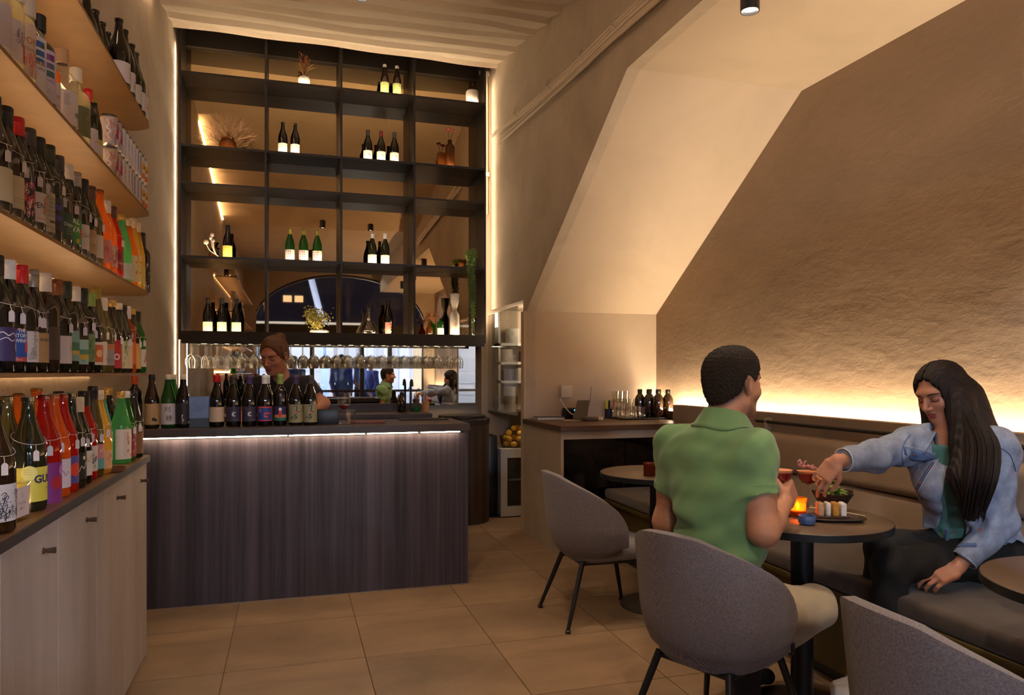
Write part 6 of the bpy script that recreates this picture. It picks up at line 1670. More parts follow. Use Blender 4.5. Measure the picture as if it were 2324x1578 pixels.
def fabricmat(name, c, rough=.9, scale=9, var=.1, weave=320, bump=.25):
    return mat(name, srgb(*c), rough, 0, .2, var=var, scale=scale, bump=bump, bscale=weave, bdist=.002, sheen=.2)

def projN(fn, pts, n=7):
    """settle points on a surface; returns points and outward normals"""
    P = np.array([[p[0], p[1], p[2]] for p in pts], dtype=f32); e = 6e-4; I3 = np.eye(3, dtype=f32); g = None
    for _ in range(n):
        m = len(P); A = np.concatenate([P] + [P + s_ * e * I3[i] for i in range(3) for s_ in (1, -1)]); D = fn(A)
        g = np.stack([D[m * (1 + 2 * i):m * (2 + 2 * i)] - D[m * (2 + 2 * i):m * (3 + 2 * i)] for i in range(3)], 1)
        g /= np.linalg.norm(g, axis=1)[:, None] + 1e-9
        P = P - g * D[:m][:, None]
    return [(Vector(p.tolist()), Vector(q.tolist())) for p, q in zip(P, g)]
def proj(fn, p, n=7): return projN(fn, [p], n)[0]
def brow_eye(root, c, R, s, dark, look_down=.5, male=False, fn=None):
    """eyes, lids and brows as their own small parts"""
    M_eye = mat('eye_white', srgb(206, 196, 188), .2); M_iris = mat('iris_dark', srgb(44, 28, 20), .15)
    for sg in (-1, 1):
        g = G(); pts = []
        for k in range(7):
            t = k / 6; y = sg * (.013 + .036 * t); z = .026 + .006 * math.sin(t * 2.4) - .004 * t; x = .0885 - .022 * t ** 1.8
            pts.append(W3(c, R, (x * s, y * s, z * s)))
        if fn: pts = [p_ for p_, n_ in projN(fn, pts)]
        pts = [p_ - Vector(root.location) for p_ in pts]
        g.tube(pts, [.0022 * s, .0030 * s, .0032 * s, .0030 * s, .0026 * s, .0020 * s, .0010 * s], 6)
        part('eyebrow', g, dark, root)
        g = G(); pts = []
        for k in range(7):
            t = k / 6; a = math.pi * t; y = sg * (.031 - .0155 * math.cos(a)); z = -.0005 - .0055 * math.sin(a) * look_down + .002 * t; x = .0862 - .0085 * (abs(y) - .016) / .03
            pts.append(W3(c, R, (x * s, y * s, z * s)))
        if fn: pts = [p_ for p_, n_ in projN(fn, pts)]
        pts = [p_ - Vector(root.location) for p_ in pts]
        g.tube(pts, .0013 * s, 6)
        part('lashes', g, dark, root)

# ---------------------------------------------------------------- the man in the green shirt (back to us)
A_ = math.radians(25); fm = Vector((math.cos(A_), math.sin(A_), 0)); rm = Vector((math.sin(A_), -math.cos(A_), 0)); U = Vector((0, 0, 1))
MB_ = Vector((1.415, 2.250, 0))                           # under the pelvis
def mb(f, r, z): return MB_ + fm * f + rm * r + U * z
pel, waist, chest, nb = mb(-.005, 0, .500), mb(.0, 0, .69), mb(.015, 0, .918), mb(.035, 0, 1.119)
RS, LS = mb(.02, .128, 1.027), mb(.03, -.176, 1.027)
RE = PT(1733, 1207, 2.42); RW = PT(1780, 1145, 2.58)
LE = PT(1512, 1185, 2.76); LW = mb(.36, -.12, .80)
HC = PT(1663, 872, 2.60)
ha = math.radians(13); fh = Vector((math.cos(ha), math.sin(ha), -.06)).normalized()
HR = frame(fh)
RH_, LH_ = mb(0.02, .095, .505), mb(0.02, -.095, .505)
RK, LK = PT(1850, 1378, 2.64), mb(.44, -.16, .50)
RA, LA = PT(1700, 1500, 2.74), mb(.42, -.17, .12)
man = thing('person', 'man in a green polo shirt and beige trousers sitting with his back to us', 'person', (MB_.x, MB_.y, 0))
hand_m = Hand(RW + (RW - RE).normalized() * .012, Vector((.55, .45, .35)), Vector((.55, -.75, .15)), 1, [(.75, 1.0, .7), (.8, 1.0, .7), (.85, 1.0, .7), (.9, 1.0, .7)], .06, 1.05, thumb=((.5, .7, -.5), (.75, .15, -.7), (.7, -.2, -.7)))
hand_m2 = Hand(LW, Vector((.9, .35, -.15)), Vector((0, 0, 1)), 1, [(.2, .3, .2)] * 4, .1, 1.05)
def torso_m(P, e=0.0):
    d = ell(P, pel, (.115 + e, .160 + e, .12 + e), FRm)
    d = smin(d, ell(P, waist, (.108 + e, .150 + e, .15 + e), FRm), .09)
    d = smin(d, ell(P, chest, (.116 + e, .160 + e, .17 + e), FRm), .09)
    d = smin(d, rcone(P, RS, LS, .072 + e, .072 + e), .06)
    d = smin(d, rcone(P, nb - U * .04, RS + U * .004, .052 + e, .056 + e), .05); d = smin(d, rcone(P, nb - U * .04, LS + U * .004, .052 + e, .056 + e), .05)
    return d
FRm = frame(fm)
def body_m(P):
    d = head_sdf(P, HC, HR, 1.05, True)
    nk = rcone(P, HC + Vector((HR[0, 0], HR[1, 0], 0)) * -.025 + U * -.05, nb + U * -.02, .060, .066)
    d = smin(d, nk, .03)
    d = smin(d, torso_m(P, -.012), .03)
    for S, E, Wr in ((RS, RE, RW), (LS, LE, LW)):
        a = rcone(P, S, E, .056, .046); ax = (Wr - E)
        b = smin(rcone(P, E, E + ax * .35, .044, .045), rcone(P, E + ax * .35, Wr, .045, .027), .02)
        d = smin(d, smin(a, b, .035), .03)
        mid = (S + E) / 2
        d = smin(d, ell(P, mid, (.056, .052, .07)), .03)
    d = smin(d, hand_m.sdf(P), .012); d = smin(d, hand_m2.sdf(P), .012)
    for H_, K_, An in ((RH_, RK, RA), (LH_, LK, LA)): d = smin(d, smin(rcone(P, H_, K_, .075, .052), rcone(P, K_, An, .05, .035), .03), .03)
    return d
lo, hi = bbox([HC + U * .14, HC + fh * .14, HC - fh * .13, RS, LS, RE, LE, RW, LW, RK, LK, RA, LA, pel] + hand_m.pts() + hand_m2.pts(), .10)
me, vv = sdf_mesh(body_m, lo, hi, .0042, 'body')
vv = refine(me, body_m, [(HC + fh * .03, .125), (hand_m.w + hand_m.f * .08, .11)])
hq = ((vv - np.array(HC, dtype=f32)) @ HR) / 1.05
cols = np.tile(np.array(srgb(186, 132, 104), dtype=f32), (len(vv), 1))
# stubble on the jaw, cropped neckline
beard = np.clip((-.030 - hq[:, 2]) / .02, 0, 1) * np.clip((hq[:, 0] - .004) / .018, 0, 1) * (hq[:, 2] > -.13) * (np.abs(hq[:, 1]) < .08)
lips = lipmask(hq)
beard[lips] = 0
cols = cols * (1 - .62 * beard[:, None]) + np.array(srgb(60, 42, 34)) * (.62 * beard[:, None])
cols[lips] = srgb(168, 96, 84)
fade = np.clip((-.0 - hq[:, 0]) / .02, 0, 1) * np.clip((hq[:, 2] - (.86 * hq[:, 0] - .030)) / .02, 0, 1) * (hq[:, 2] > -.12)
cols = cols * (1 - .7 * fade[:, None]) + np.array(srgb(58, 44, 36)) * (.7 * fade[:, None])
settone(me, cols)
addmesh('body', me, man, skinmat('skin_man', None))
# cropped hair: thick on top, faded to the nape
def hair_m(P):
    q = ((P - V3(HC)) @ HR) / 1.05
    d = ell(q, (-.016, 0, .036), (.1035, .0815, .092))
    d = smin(d, ell(q, (.020, 0, .062), (.070, .066, .066)), .02)
    d = smin(d, ell(q, (-.048, 0, -.020), (.056, .060, .072)), .03)
    cut = np.maximum(np.where(q[:, 0] < 0, .86 * q[:, 0] - .004, .3 * q[:, 0] - .004) - q[:, 2], q[:, 0] - .078 + np.maximum(0, .06 - q[:, 2]) * .9)
    d = np.maximum(d, cut * .8)
    d = np.maximum(d, -ell(q * np.array([1, 1, 1], dtype=f32), (.004, 0, -.016), (.036, .2, .042)))
    return (d + .0016 * noise3(q, 190) + .0012 * noise3(q, 420, 3)) * 1.05
lo, hi = bbox([HC], .16)
me, _ = sdf_mesh(hair_m, lo, hi, .003, 'hair')
M_hairm = mat('hair_cropped', srgb(34, 24, 18), .75, 0, .3, var=.3, scale=60, bump=.9, bscale=260, bdist=.006)
addmesh('hair', me, man, M_hairm)
brow_eye(man, HC, HR, 1.05, M_hairm, fn=body_m)
# polo shirt
cutR, cutL = RS.lerp(RE, .50), LS.lerp(LE, .55)
def shirt_m(P):
    d = torso_m(P, .012)
    d = np.maximum(d, -plane(P, mb(0, 0, .47), (0, 0, 1)))
    d = np.maximum(d, -rcone(P, nb - U * .03 + fm * .02, HC, .062, .062))
    for S, E, ct in ((RS, RE, cutR), (LS, LE, cutL)):
        s = rcone(P, S, ct + (E - S).normalized() * .05, .071, .064)
        s = np.maximum(s, plane(P, ct, E - S))
        d = smin(d, s, .035)
    q = (P - V3(MB_)) @ FRm
    fold = .0065 * np.sin(q[:, 2] * 62 + 4 * np.sin(q[:, 1] * 9 + 1) + 5 * q[:, 0]) * np.clip((.92 - q[:, 2]) / .2, 0, 1) + .0080 * noise3(q, 12, 2) + .0036 * noise3(q, 27, 5) + .0035 * np.sin(q[:, 1] * 30 + 14 * q[:, 2]) * np.clip((q[:, 2] - .8) / .2, 0, 1)
    return d + fold
lo, hi = bbox([RS, LS, cutR, cutL, pel - U * .05, nb], .15)
me, _ = sdf_mesh(shirt_m, lo, hi, .005, 'polo_shirt')
M_polo = fabricmat('polo_green', (104, 136, 92), .95, 7, .07, 500, .2)
addmesh('polo_shirt', me, man, M_polo)
# sleeve hems and collar
for S, E, ct in ((RS, RE, cutR), (LS, LE, cutL)):
    ax = (E - S).normalized(); r = .0672
    t1 = ax.cross(U).normalized(); t2 = ax.cross(t1); g = G(); vs = []; fs = []
    prof = [(-.026, r + .0005), (-.024, r + .0025), (-.002, r + .001), (.001, r - .001), (.0, r - .004)]
    for k in range(36):
        a = 2 * math.pi * k / 36
        for z, rr in prof: vs.append(ct + ax * z + (t1 * math.cos(a) + t2 * math.sin(a)) * rr - Vector(man.location))
    for k in range(36):
        for j in range(4): fs.append((k * 5 + j, ((k + 1) % 36) * 5 + j, ((k + 1) % 36) * 5 + j + 1, k * 5 + j + 1))
    part('sleeve_hem', g.add(vs, fs), M_polo, man)
g = G(); vs = []; fs = []; nC = 40
for k in range(nC + 1):
    a = math.radians(-158 + 316 * k / nC); dr = -fm * math.cos(a) + rm * math.sin(a)
    fr = math.cos(a) ; base = nb + fm * .018
    zt_ = .048 + .012 * fr; 
    for (rr, z) in ((.066, -.012), (.068, zt_), (.073, zt_ + .004), (.094 + .006 * (1 - fr), .002 - .014 * (1 - fr)), (.100 + .006 * (1 - fr), -.012 - .016 * (1 - fr))):
        p_ = base + dr * rr + U * (z + .01 * fr)
        if rr > .085:
            q_ = shirt_m(np.array([[p_.x, p_.y, p_.z]], dtype=f32))[0]
            if q_ < .004: p_ = proj(lambda P: shirt_m(P) - .005, p_)[0]
        vs.append(p_ - Vector(man.location))
for k in range(nC):
    for j in range(4): fs.append((k * 5 + j, (k + 1) * 5 + j, (k + 1) * 5 + j + 1, k * 5 + j + 1))
me = fixn(g.add(vs, fs, M_polo).mesh('collar')); shade(me, 70); o = link('collar', me, man); md = o.modifiers.new('thick', 'SOLIDIFY'); md.thickness = .003
# trousers
def trs(P):
    d = ell(P, mb(.005, 0, .50), (.125, .175, .09), FRm)
    for H_, K_, An in ((RH_, RK, RA), (LH_, LK, LA)):
        ct = K_.lerp(An, .90)
        leg = rcone(P, H_, K_, .095, .072); low = rcone(P, K_, K_.lerp(An, 1.1), .072, .056)
        low = np.maximum(low, plane(P, ct, An - K_))
        d = smin(d, smin(leg, low, .03), .05)
    d = np.maximum(d, plane(P, mb(0, 0, .60), (0, 0, 1)))
    q = (P - V3(MB_)) @ FRm
    return d + .003 * noise3(q, 24, 5) + .003 * np.sin(q[:, 0] * 70 + 30 * q[:, 2]) * np.clip((q[:, 0] - .33) / .1, 0, 1)
lo, hi = bbox([pel, RK, LK, RA, LA], .16)
me, _ = sdf_mesh(trs, lo, hi, .006, 'trousers')
addmesh('trousers', me, man, fabricmat('chino_beige', (176, 160, 134), .9, 8, .08, 400, .2))
# shoes: toe on the floor, heel lifted
def shoe_sdf(P, an, toe, r=.045):
    mid = an.lerp(toe, .5)
    d = smin(rcone(P, an, mid, r + .006, r), rcone(P, mid, toe, r, r * .72), .03)
    return d
M_shoe = mat('dark_suede', srgb(34, 26, 22), .9, bump=.3, bscale=200)
for An, dr in ((RA, Vector((-.10, -.10, -.2))), (LA, Vector((.17, .05, -.07)))):
    toe = An + dr; toe.z = max(toe.z, .035)
    lo, hi = bbox([An, toe], .09)
    me, _ = sdf_mesh(lambda P: np.maximum(shoe_sdf(P, An, toe), -(P[:, 2] - .002)), lo, hi, .006, 'shoe')
    addmesh('shoe', me, man, M_shoe)
# the drink in his hand
gp = (hand_m.w + hand_m.f * .07 - hand_m.b * .035)
coupe(gp - Vector((0, 0, .065)), 'red cocktail in a stemmed glass held in the man\'s hand', False)

# ---------------------------------------------------------------- the woman in the denim jacket
wRS, wLS = PT(2072, 1012, 2.98), PT(2258, 1018, 2.82)
wRE, wRW = PT(1985, 1035, 2.86), PT(1902, 1046, 2.79)
wLE, wLW = PT(2268, 1185, 2.80), PT(2176, 1286, 2.78)
wHC = PT(2135, 893, 2.95)
shm = (wRS + wLS) / 2; rw = (wRS - wLS); rw.z = 0; rw.normalize(); fw = Vector((-rw.y, rw.x, 0))
if fw.x > 0: fw = -fw
FRw = frame(fw)
wP = PT(2212, 1255, 2.98); wP.z = .585
wnb = shm + U * .055 - fw * .01; wch = shm.lerp(wP, .30) + fw * .015; wwa = shm.lerp(wP, .68)
wRH, wLH = wP + rw * .085 - U * .01, wP - rw * .085 - U * .01
wRK, wLK = PT(2003, 1238, 2.98), PT(2022, 1285, 2.80)
wRA, wLA = PT(1985, 1500, 3.02), PT(2015, 1500, 2.84); wRA.z = .10; wLA.z = .10
wfh = Vector((-.86, -.10, -.34)).normalized()
WHR = frame(wfh, (0.03, 0.10, 1))
wom = thing('person', 'woman with long dark hair in a blue denim jacket reaching for the bowl', 'person', (wP.x, wP.y, 0))
h1 = Hand(wRW + (wRW - wRE).normalized() * .010, PT(1874, 1082, 2.80) - wRW, Vector((-.70, -.55, .35)), 1, [(.35, .55, .35), (.28, .45, .30), (.60, .90, .5), (.25, 1.1, .7)], .05, .90, thumb=((.75, .5, -.5), (.95, .0, -.45), (.95, -.15, -.3)))
h2 = Hand(wLW + (wLW - wLE).normalized() * .010, PT(2085, 1322, 2.76) - wLW, Vector((-.10, -.62, .78)), -1, [(.30, .85, .55), (.28, .85, .55), (.32, .85, .55), (.38, .85, .55)], .07, .98, thumb=((.85, .5, -.15), (.95, .3, -.1), (.95, .15, -.05)))
def torso_w(P, e=0.0):
    d = ell(P, wP + U * .01, (.115 + e, .165 + e, .12 + e), FRw)
    d = smin(d, ell(P, wwa, (.085 + e, .125 + e, .14 + e), FRw), .08)
    d = smin(d, ell(P, wch, (.098 + e, .140 + e, .14 + e), FRw), .08)
    for s in (-1, 1): d = smin(d, ell(P, wch + fw * .065 + rw * (.062 * s) - U * .01, (.052 + e, .058 + e, .058 + e), FRw), .04)
    d = smin(d, rcone(P, wRS, wLS, .052 + e, .052 + e), .05)
    d = smin(d, rcone(P, wnb - U * .03, wRS, .045 + e, .045 + e), .05); d = smin(d, rcone(P, wnb - U * .03, wLS, .045 + e, .045 + e), .05)
    return d
def body_w(P):
    d = head_sdf(P, wHC, WHR, .97, False)
    d = smin(d, rcone(P, wHC - wfh * .02 - U * .05, wnb, .050, .054), .025)
    d = smin(d, torso_w(P, -.010), .03)
    for S, E, Wr in ((wRS, wRE, wRW), (wLS, wLE, wLW)):
        ax = Wr - E
        d = smin(d, smin(rcone(P, S, E, .042, .036), smin(rcone(P, E, E + ax * .35, .035, .036), rcone(P, E + ax * .35, Wr, .036, .0235), .02), .03), .03)
    d = smin(d, h1.sdf(P), .012); d = smin(d, h2.sdf(P), .012)
    for H_, K_, An in ((wRH, wRK, wRA), (wLH, wLK, wLA)): d = smin(d, smin(rcone(P, H_, K_, .07, .05), rcone(P, K_, An, .048, .034), .03), .03)
    return d
lo, hi = bbox([wHC + U * .14, wHC + wfh * .14, wHC - wfh * .13, wRS, wLS, wRE, wLE, wRW, wLW, wRK, wLK, wRA, wLA, wP] + h1.pts() + h2.pts(), .09)
me, vv = sdf_mesh(body_w, lo, hi, .0036, 'body')
vv = refine(me, body_w, [(wHC + wfh * .04, .12), (h1.w + h1.f * .08, .11), (h2.w + h2.f * .08, .11)])
hq = ((vv - np.array(wHC, dtype=f32)) @ WHR) / .97
cols = np.tile(np.array(srgb(184, 128, 102), dtype=f32), (len(vv), 1))
lips = lipmask(hq)
cols[lips] = srgb(150, 72, 68)
blush = np.exp(-((hq[:, 0] - .07) ** 2 + (np.abs(hq[:, 1]) - .045) ** 2 + (hq[:, 2] + .03) ** 2) / .0006)
cols = cols * (1 - .15 * blush[:, None]) + np.array(srgb(170, 90, 80)) * (.15 * blush[:, None])
lid = ((np.abs(np.abs(hq[:, 1]) - .031) < .018) & (hq[:, 2] > -.010) & (hq[:, 2] < .016) & (hq[:, 0] > .070))
cols[lid] = np.array(srgb(160, 104, 84))
settone(me, cols)
addmesh('body', me, wom, skinmat('skin_woman', None))
M_hairw = mat('hair_long_dark', srgb(26, 16, 14), .55, 0, .25, var=.35, scale=40, stretch=(6, 6, .25), bump=.5, bscale=90, bdist=.004)
brow_eye(wom, wHC, WHR, .97, M_hairw, 1.0, fn=body_w)
# hair: scalp cap plus long falling mass over the near shoulder and down the back
hl = lambda p: W3(wHC, WHR, [x * .97 for x in p])
near1 = hl((.012, .074, -.02)); near_sh = PT(2200, 1005, 2.80); near_mid = PT(2198, 1085, 2.74); near_end = PT(2202, 1165, 2.735)
back1 = hl((-.075, .03, -.05)); back_sh = PT(2232, 1010, 2.90); back_end = PT(2245, 1120, 2.93)
far1 = hl((-.02, -.07, -.03)); far_sh = wnb - fw * .06 + rw * .07
def hair_w(P):
    q = ((P - V3(wHC)) @ WHR) / .97
    d = ell(q, (-.018, 0, .036), (.112, .090, .096))
    d = smin(d, ell(q, (-.05, 0, -.03), (.075, .082, .085)), .03)
    face = smin(ell(q, (.080, 0, -.034), (.062, .062, .092)), ell(q, (.100, 0, .032), (.052, .056, .066)), .02)
    d = ssub(d, face, .012)
    part_ = np.abs(q[:, 1]) - .0025 + .25 * np.maximum(0, -q[:, 0] - .0)
    d = np.maximum(d, -np.maximum(np.maximum(part_, .095 - q[:, 2] - .30 * np.maximum(0, q[:, 0])), -(q[:, 0] + .02)) - .0)
    m_ = smin(rcone(P, near1, near_sh, .050, .060), rcone(P, near_sh, near_mid, .060, .064), .03)
    m_ = smin(m_, rcone(P, near_mid, near_end, .064, .030), .03)
    b = smin(rcone(P, back1, back_sh, .075, .07), rcone(P, back_sh, back_end, .07, .04), .03)
    c = rcone(P, far1, far_sh, .045, .04)
    d = smin(smin(d * .97, smin(m_, b, .05), .03), c, .03)
    strand = .0022 * np.sin((q[:, 0] * 210 + 60 * np.sin(q[:, 1] * 12)) + 2 * np.sin(q[:, 2] * 9)) + .0018 * np.sin(q[:, 1] * 260 + 3 * np.sin(q[:, 2] * 7))
    return d + strand * .8
lo, hi = bbox([wHC, near_end, back_end], .14)
me, hv = sdf_mesh(hair_w, lo, hi, .0036, 'hair')
hair_o = addmesh('hair', me, wom, M_hairw)
# loose locks that break the outline
g = G(); rn = random.Random(12)
for i in range(150):
    s = rn.random(); a = rn.uniform(-1, 1)
    p0 = hl((-.02 + .04 * a, .085 + rn.uniform(-.012, .006), .03 - .05 * s)); dx = RT * (a * .054); dd = FW * rn.uniform(-.045, .0)
    p1 = near_sh + dx + dd * 1.3 + FW * -.045; p2 = near_mid + dx * 1.05 + dd + FW * -.045; p3 = near_end + dx * .8 + U * rn.uniform(-.03, .06) + FW * -.022
    P_ = smoothpoly([tuple(p0), tuple(p0.lerp(p1, .5) + dx * .35), tuple(p1), tuple(p2), tuple(p3)], 4); n_ = len(P_)
    g.tube([p - Vector(wom.location) for p in P_], [.0042 * (1 - .9 * (k / n_) ** 4) for k in range(n_)], 4, cap=False)
part('hair_locks', g, M_hairw, hair_o)
# clothes
M_denim = mat('denim_light', srgb(128, 138, 160), .9, 0, .2, var=.30, scale=22, bump=.4, bscale=260, bdist=.003, detail=7)
M_denimd = mat('denim_dark_seam', srgb(84, 102, 138), .9, 0, .2, var=.2, scale=40)
M_stitch = mat('denim_pale_hem', srgb(176, 182, 192), .9)
def sleeves(P):
    d = None
    for S, E, Wr in ((wRS, wRE, wRW), (wLS, wLE, wLW)):
        low = np.maximum(rcone(P, E, Wr, .055, .040), plane(P, E.lerp(Wr, .86), Wr - E))
        x = smin(rcone(P, S, E, .068, .056), low, .03); d = x if d is None else np.minimum(d, x)
    return d
def jacket_base(P): return smin(torso_w(P, .022), sleeves(P), .04)
def wfold(P):
    q = (P - V3(wP)) @ FRw
    return .0050 * noise3(q, 20, 1) + .0035 * np.sin(q[:, 0] * 60 + 40 * q[:, 2] + 3 * np.sin(q[:, 1] * 20))
def jacket(P):
    q = (P - V3(wP)) @ FRw
    hem = wP.z + .085
    d = torso_w(P, .022)
    d = np.maximum(d, hem + .10 * np.clip(-q[:, 1], -.1, .14) - P[:, 2])
    zrel = np.clip((P[:, 2] - hem) / (wnb.z - hem), 0, 1.2)
    yc = -.028 - .046 * np.clip(1 - zrel, 0, 1)
    wedge = np.maximum(np.abs(q[:, 1] - yc) - (.018 + .034 * np.clip(1 - zrel, 0, 1)), -(q[:, 0] - .02))
    d = np.maximum(d, -wedge)
    d = np.maximum(d, -rcone(P, wnb - U * .065 + fw * .075, wHC + fw * .03, .060, .066))
    d = smin(d, sleeves(P), .035) + wfold(P)
    d = np.maximum(d, -(torso_w(P, .003)))                       # hollow: the shirt shows inside
    return d
lo, hi = bbox([wRS, wLS, wRE, wLE, wRW, wLW, wnb, wP], .13)
me, jv = sdf_mesh(jacket, lo, hi, .0045, 'denim_jacket')
jk = addmesh('denim_jacket', me, wom, M_denim)
def tee(P):
    d = torso_w(P, -.004)
    d = np.maximum(d, wP.z + .03 - P[:, 2])
    d = np.maximum(d, plane(P, wnb + U * .0 , (fw.x * .75, fw.y * .75, 1)))
    return d + .4 * wfold(P)
lo, hi = bbox([wRS, wLS, wnb, wP], .12)
me, _ = sdf_mesh(tee, lo, hi, .006, 'tee_shirt')
addmesh('tee_shirt', me, wom, fabricmat('tee_teal', (84, 126, 118), .95, 6, .08, 500, .15))
def pants_w(P):
    d = ell(P, wP + U * .0, (.125, .175, .105), FRw)
    for H_, K_, An in ((wRH, wRK, wRA), (wLH, wLK, wLA)):
        d = smin(d, smin(rcone(P, H_, K_, .088, .066), rcone(P, K_, An + U * .03, .066, .052), .03), .05)
    d = np.maximum(d, P[:, 2] - (wP.z + .12)); d = np.maximum(d, .105 - P[:, 2])
    return d + .0025 * noise3((P - V3(wP)), 26, 3)
lo, hi = bbox([wP, wRK, wLK, wRA, wLA], .15)
me, _ = sdf_mesh(pants_w, lo, hi, .006, 'trousers')
addmesh('trousers', me, wom, mat('trousers_black', (0.006, 0.006, 0.007), .85, bump=.2, bscale=200))
# projected jacket details
jsurf = lambda P: jacket_base(P) + wfold(P)
def seam(pts, r, mt, name, flatk=.45):
    P_ = [proj(jsurf, p) for p in smoothpoly(pts, 4)]
    g = G().tube([p + n * r * .2 - Vector(wom.location) for p, n in P_], r, 6, flat=flatk)
    return part(name, g, mt, jk)
def marchN(fn, uvs, d0=2.3, d1=3.3):
    """first point of a surface along the sight line of each image point"""
    d = np.full(len(uvs), d0); on = np.ones(len(uvs), dtype=bool)
    for _ in range(40):
        q = fn(np.array([list(PT(u, v, x)) for (u, v), x in zip(uvs, d)], dtype=f32))
        on &= (q > .0006) & (d < d1)
        if not on.any(): break
        d = np.where(on, d + q * .85, d)
    return projN(fn, [PT(u, v, x) for (u, v), x in zip(uvs, d)], 3)
def march(fn, u, v): return marchN(fn, [(u, v)])[0]
def pseam(px, r, mt, name, fn=None, host=None, flatk=.5, n=4):
    P_ = marchN(fn or jsurf, [(p.x, p.y) for p in smoothpoly([(a, b, 0) for a, b in px], n)])
    return part(name, G().tube([p + n_ * r * .25 - Vector((host or wom).location) for p, n_ in P_], r, 6, flat=flatk), mt, jk if host is None else host)
def ppatch(px, mt, name, lift=.004):
    """a flat sewn-on piece: polygon given in image points, laid on the cloth"""
    cx, cy = sum(a for a, b in px) / len(px), sum(b for a, b in px) / len(px)
    ring = []
    for i in range(len(px)):
        a, b = px[i], px[(i + 1) % len(px)]
        for t_ in (0, .5): ring.append((a[0] + (b[0] - a[0]) * t_, a[1] + (b[1] - a[1]) * t_))
    mid = [((a + cx) / 2, (b + cy) / 2) for a, b in ring]
    vs = [p + n_ * lift - Vector(wom.location) for p, n_ in marchN(jsurf, [(cx, cy)] + mid + ring)]; n = len(ring)
    fs = [(0, 1 + i, 1 + (i + 1) % n) for i in range(n)] + [(1 + i, 1 + n + i, 1 + n + (i + 1) % n, 1 + (i + 1) % n) for i in range(n)]
    o = part(name, G().add(vs, fs), mt, jk); md = o.modifiers.new('t', 'SOLIDIFY'); md.thickness = .004
    return o
M_cop = mat('copper_button', srgb(170, 110, 90), .35, .8)
ppatch([(2050, 1014), (2122, 1030), (2126, 1042), (2100, 1049), (2072, 1046), (2054, 1032)], M_denimd, 'pocket_flap')
pseam([(2050, 1013), (2085, 1020), (2124, 1031)], .0028, M_stitch, 'seam')
pseam([(2054, 1034), (2072, 1047), (2100, 1050), (2126, 1043)], .0022, M_stitch, 'seam')
pseam([(2118, 1050), (2096, 1085), (2072, 1130), (2072, 1178)], .0090, M_denimd, 'placket')
pseam([(2130, 1042), (2104, 1080), (2080, 1125), (2074, 1142), (2082, 1180)], .0028, M_stitch, 'seam')
pseam([(2064, 1058), (2056, 1090), (2058, 1130)], .0022, M_denimd, 'seam')
pseam([(2084, 1058), (2068, 1090), (2062, 1130)], .0022, M_denimd, 'seam')
pseam([(2066, 986), (2052, 1005), (2046, 1030), (2050, 1056)], .0026, M_denimd, 'armhole_seam')
pseam([(2256, 1010), (2290, 1030), (2306, 1070)], .0026, M_denimd, 'armhole_seam')
pseam([(2148, 1200), (2150, 1236)], .0090, M_denimd, 'placket')
pseam([(2152, 1236), (2180, 1240), (2216, 1236)], .0080, M_denimd, 'waistband')
for q in ((2070, 1032), (2166, 1205), (2112, 1062), (2090, 1098)):
    bt = march(jsurf, *q); part('button', G().ball(tuple(bt[0] + bt[1] * .005 - Vector(wom.location)), .0052, 10), M_cop, jk)
for S, E, Wr in ((wRS, wRE, wRW), (wLS, wLE, wLW)):
    ax = (Wr - E).normalized(); ct = E.lerp(Wr, .86); t1 = ax.cross(U).normalized(); t2 = ax.cross(t1); vs = []; fs = []
    prof = [(-.050, .0455), (-.047, .0485), (-.004, .0465), (.0, .0440), (-.002, .0405), (-.03, .0405)]
    for k in range(32):
        a = 2 * math.pi * k / 32
        for z, rr in prof: vs.append(ct + ax * z + (t1 * math.cos(a) + t2 * math.sin(a)) * rr * (1 + .02 * math.sin(5 * a)) - Vector(wom.location))
    for k in range(32):
        for j in range(5): fs.append((k * 6 + j, ((k + 1) % 32) * 6 + j, ((k + 1) % 32) * 6 + j + 1, k * 6 + j + 1))
    c_ = part('cuff', G().add(vs, fs), M_denim, jk)
    vs = []; 
    part('cuff_hem', G().tube([ct + ax * .0 + (t1 * math.cos(2 * math.pi * k / 24) + t2 * math.sin(2 * math.pi * k / 24)) * .0445 - Vector(wom.location) for k in range(25)], .0022, 5), M_stitch, c_)
# collar
vs = []; fs = []; nC = 30
for k in range(nC + 1):
    a = math.radians(-140 + 280 * k / nC); dr = -fw * math.cos(a) + rw * math.sin(a); e = (1 - math.cos(a)) / 2
    base = wnb - U * .004 + fw * .012
    for rr, z in ((.070, -.02), (.074, .026), (.080, .029), (.106 + .02 * e, -.006 - .03 * e), (.116 + .022 * e, -.022 - .035 * e)): vs.append(base + dr * rr + U * (z - .022 * e) - Vector(wom.location))
for k in range(nC):
    for j in range(4): fs.append((k * 5 + j, (k + 1) * 5 + j, (k + 1) * 5 + j + 1, k * 5 + j + 1))
me = fixn(G().add(vs, fs, M_denim).mesh('collar')); shade(me, 70); o = link('collar', me, jk); md = o.modifiers.new('t', 'SOLIDIFY'); md.thickness = .004
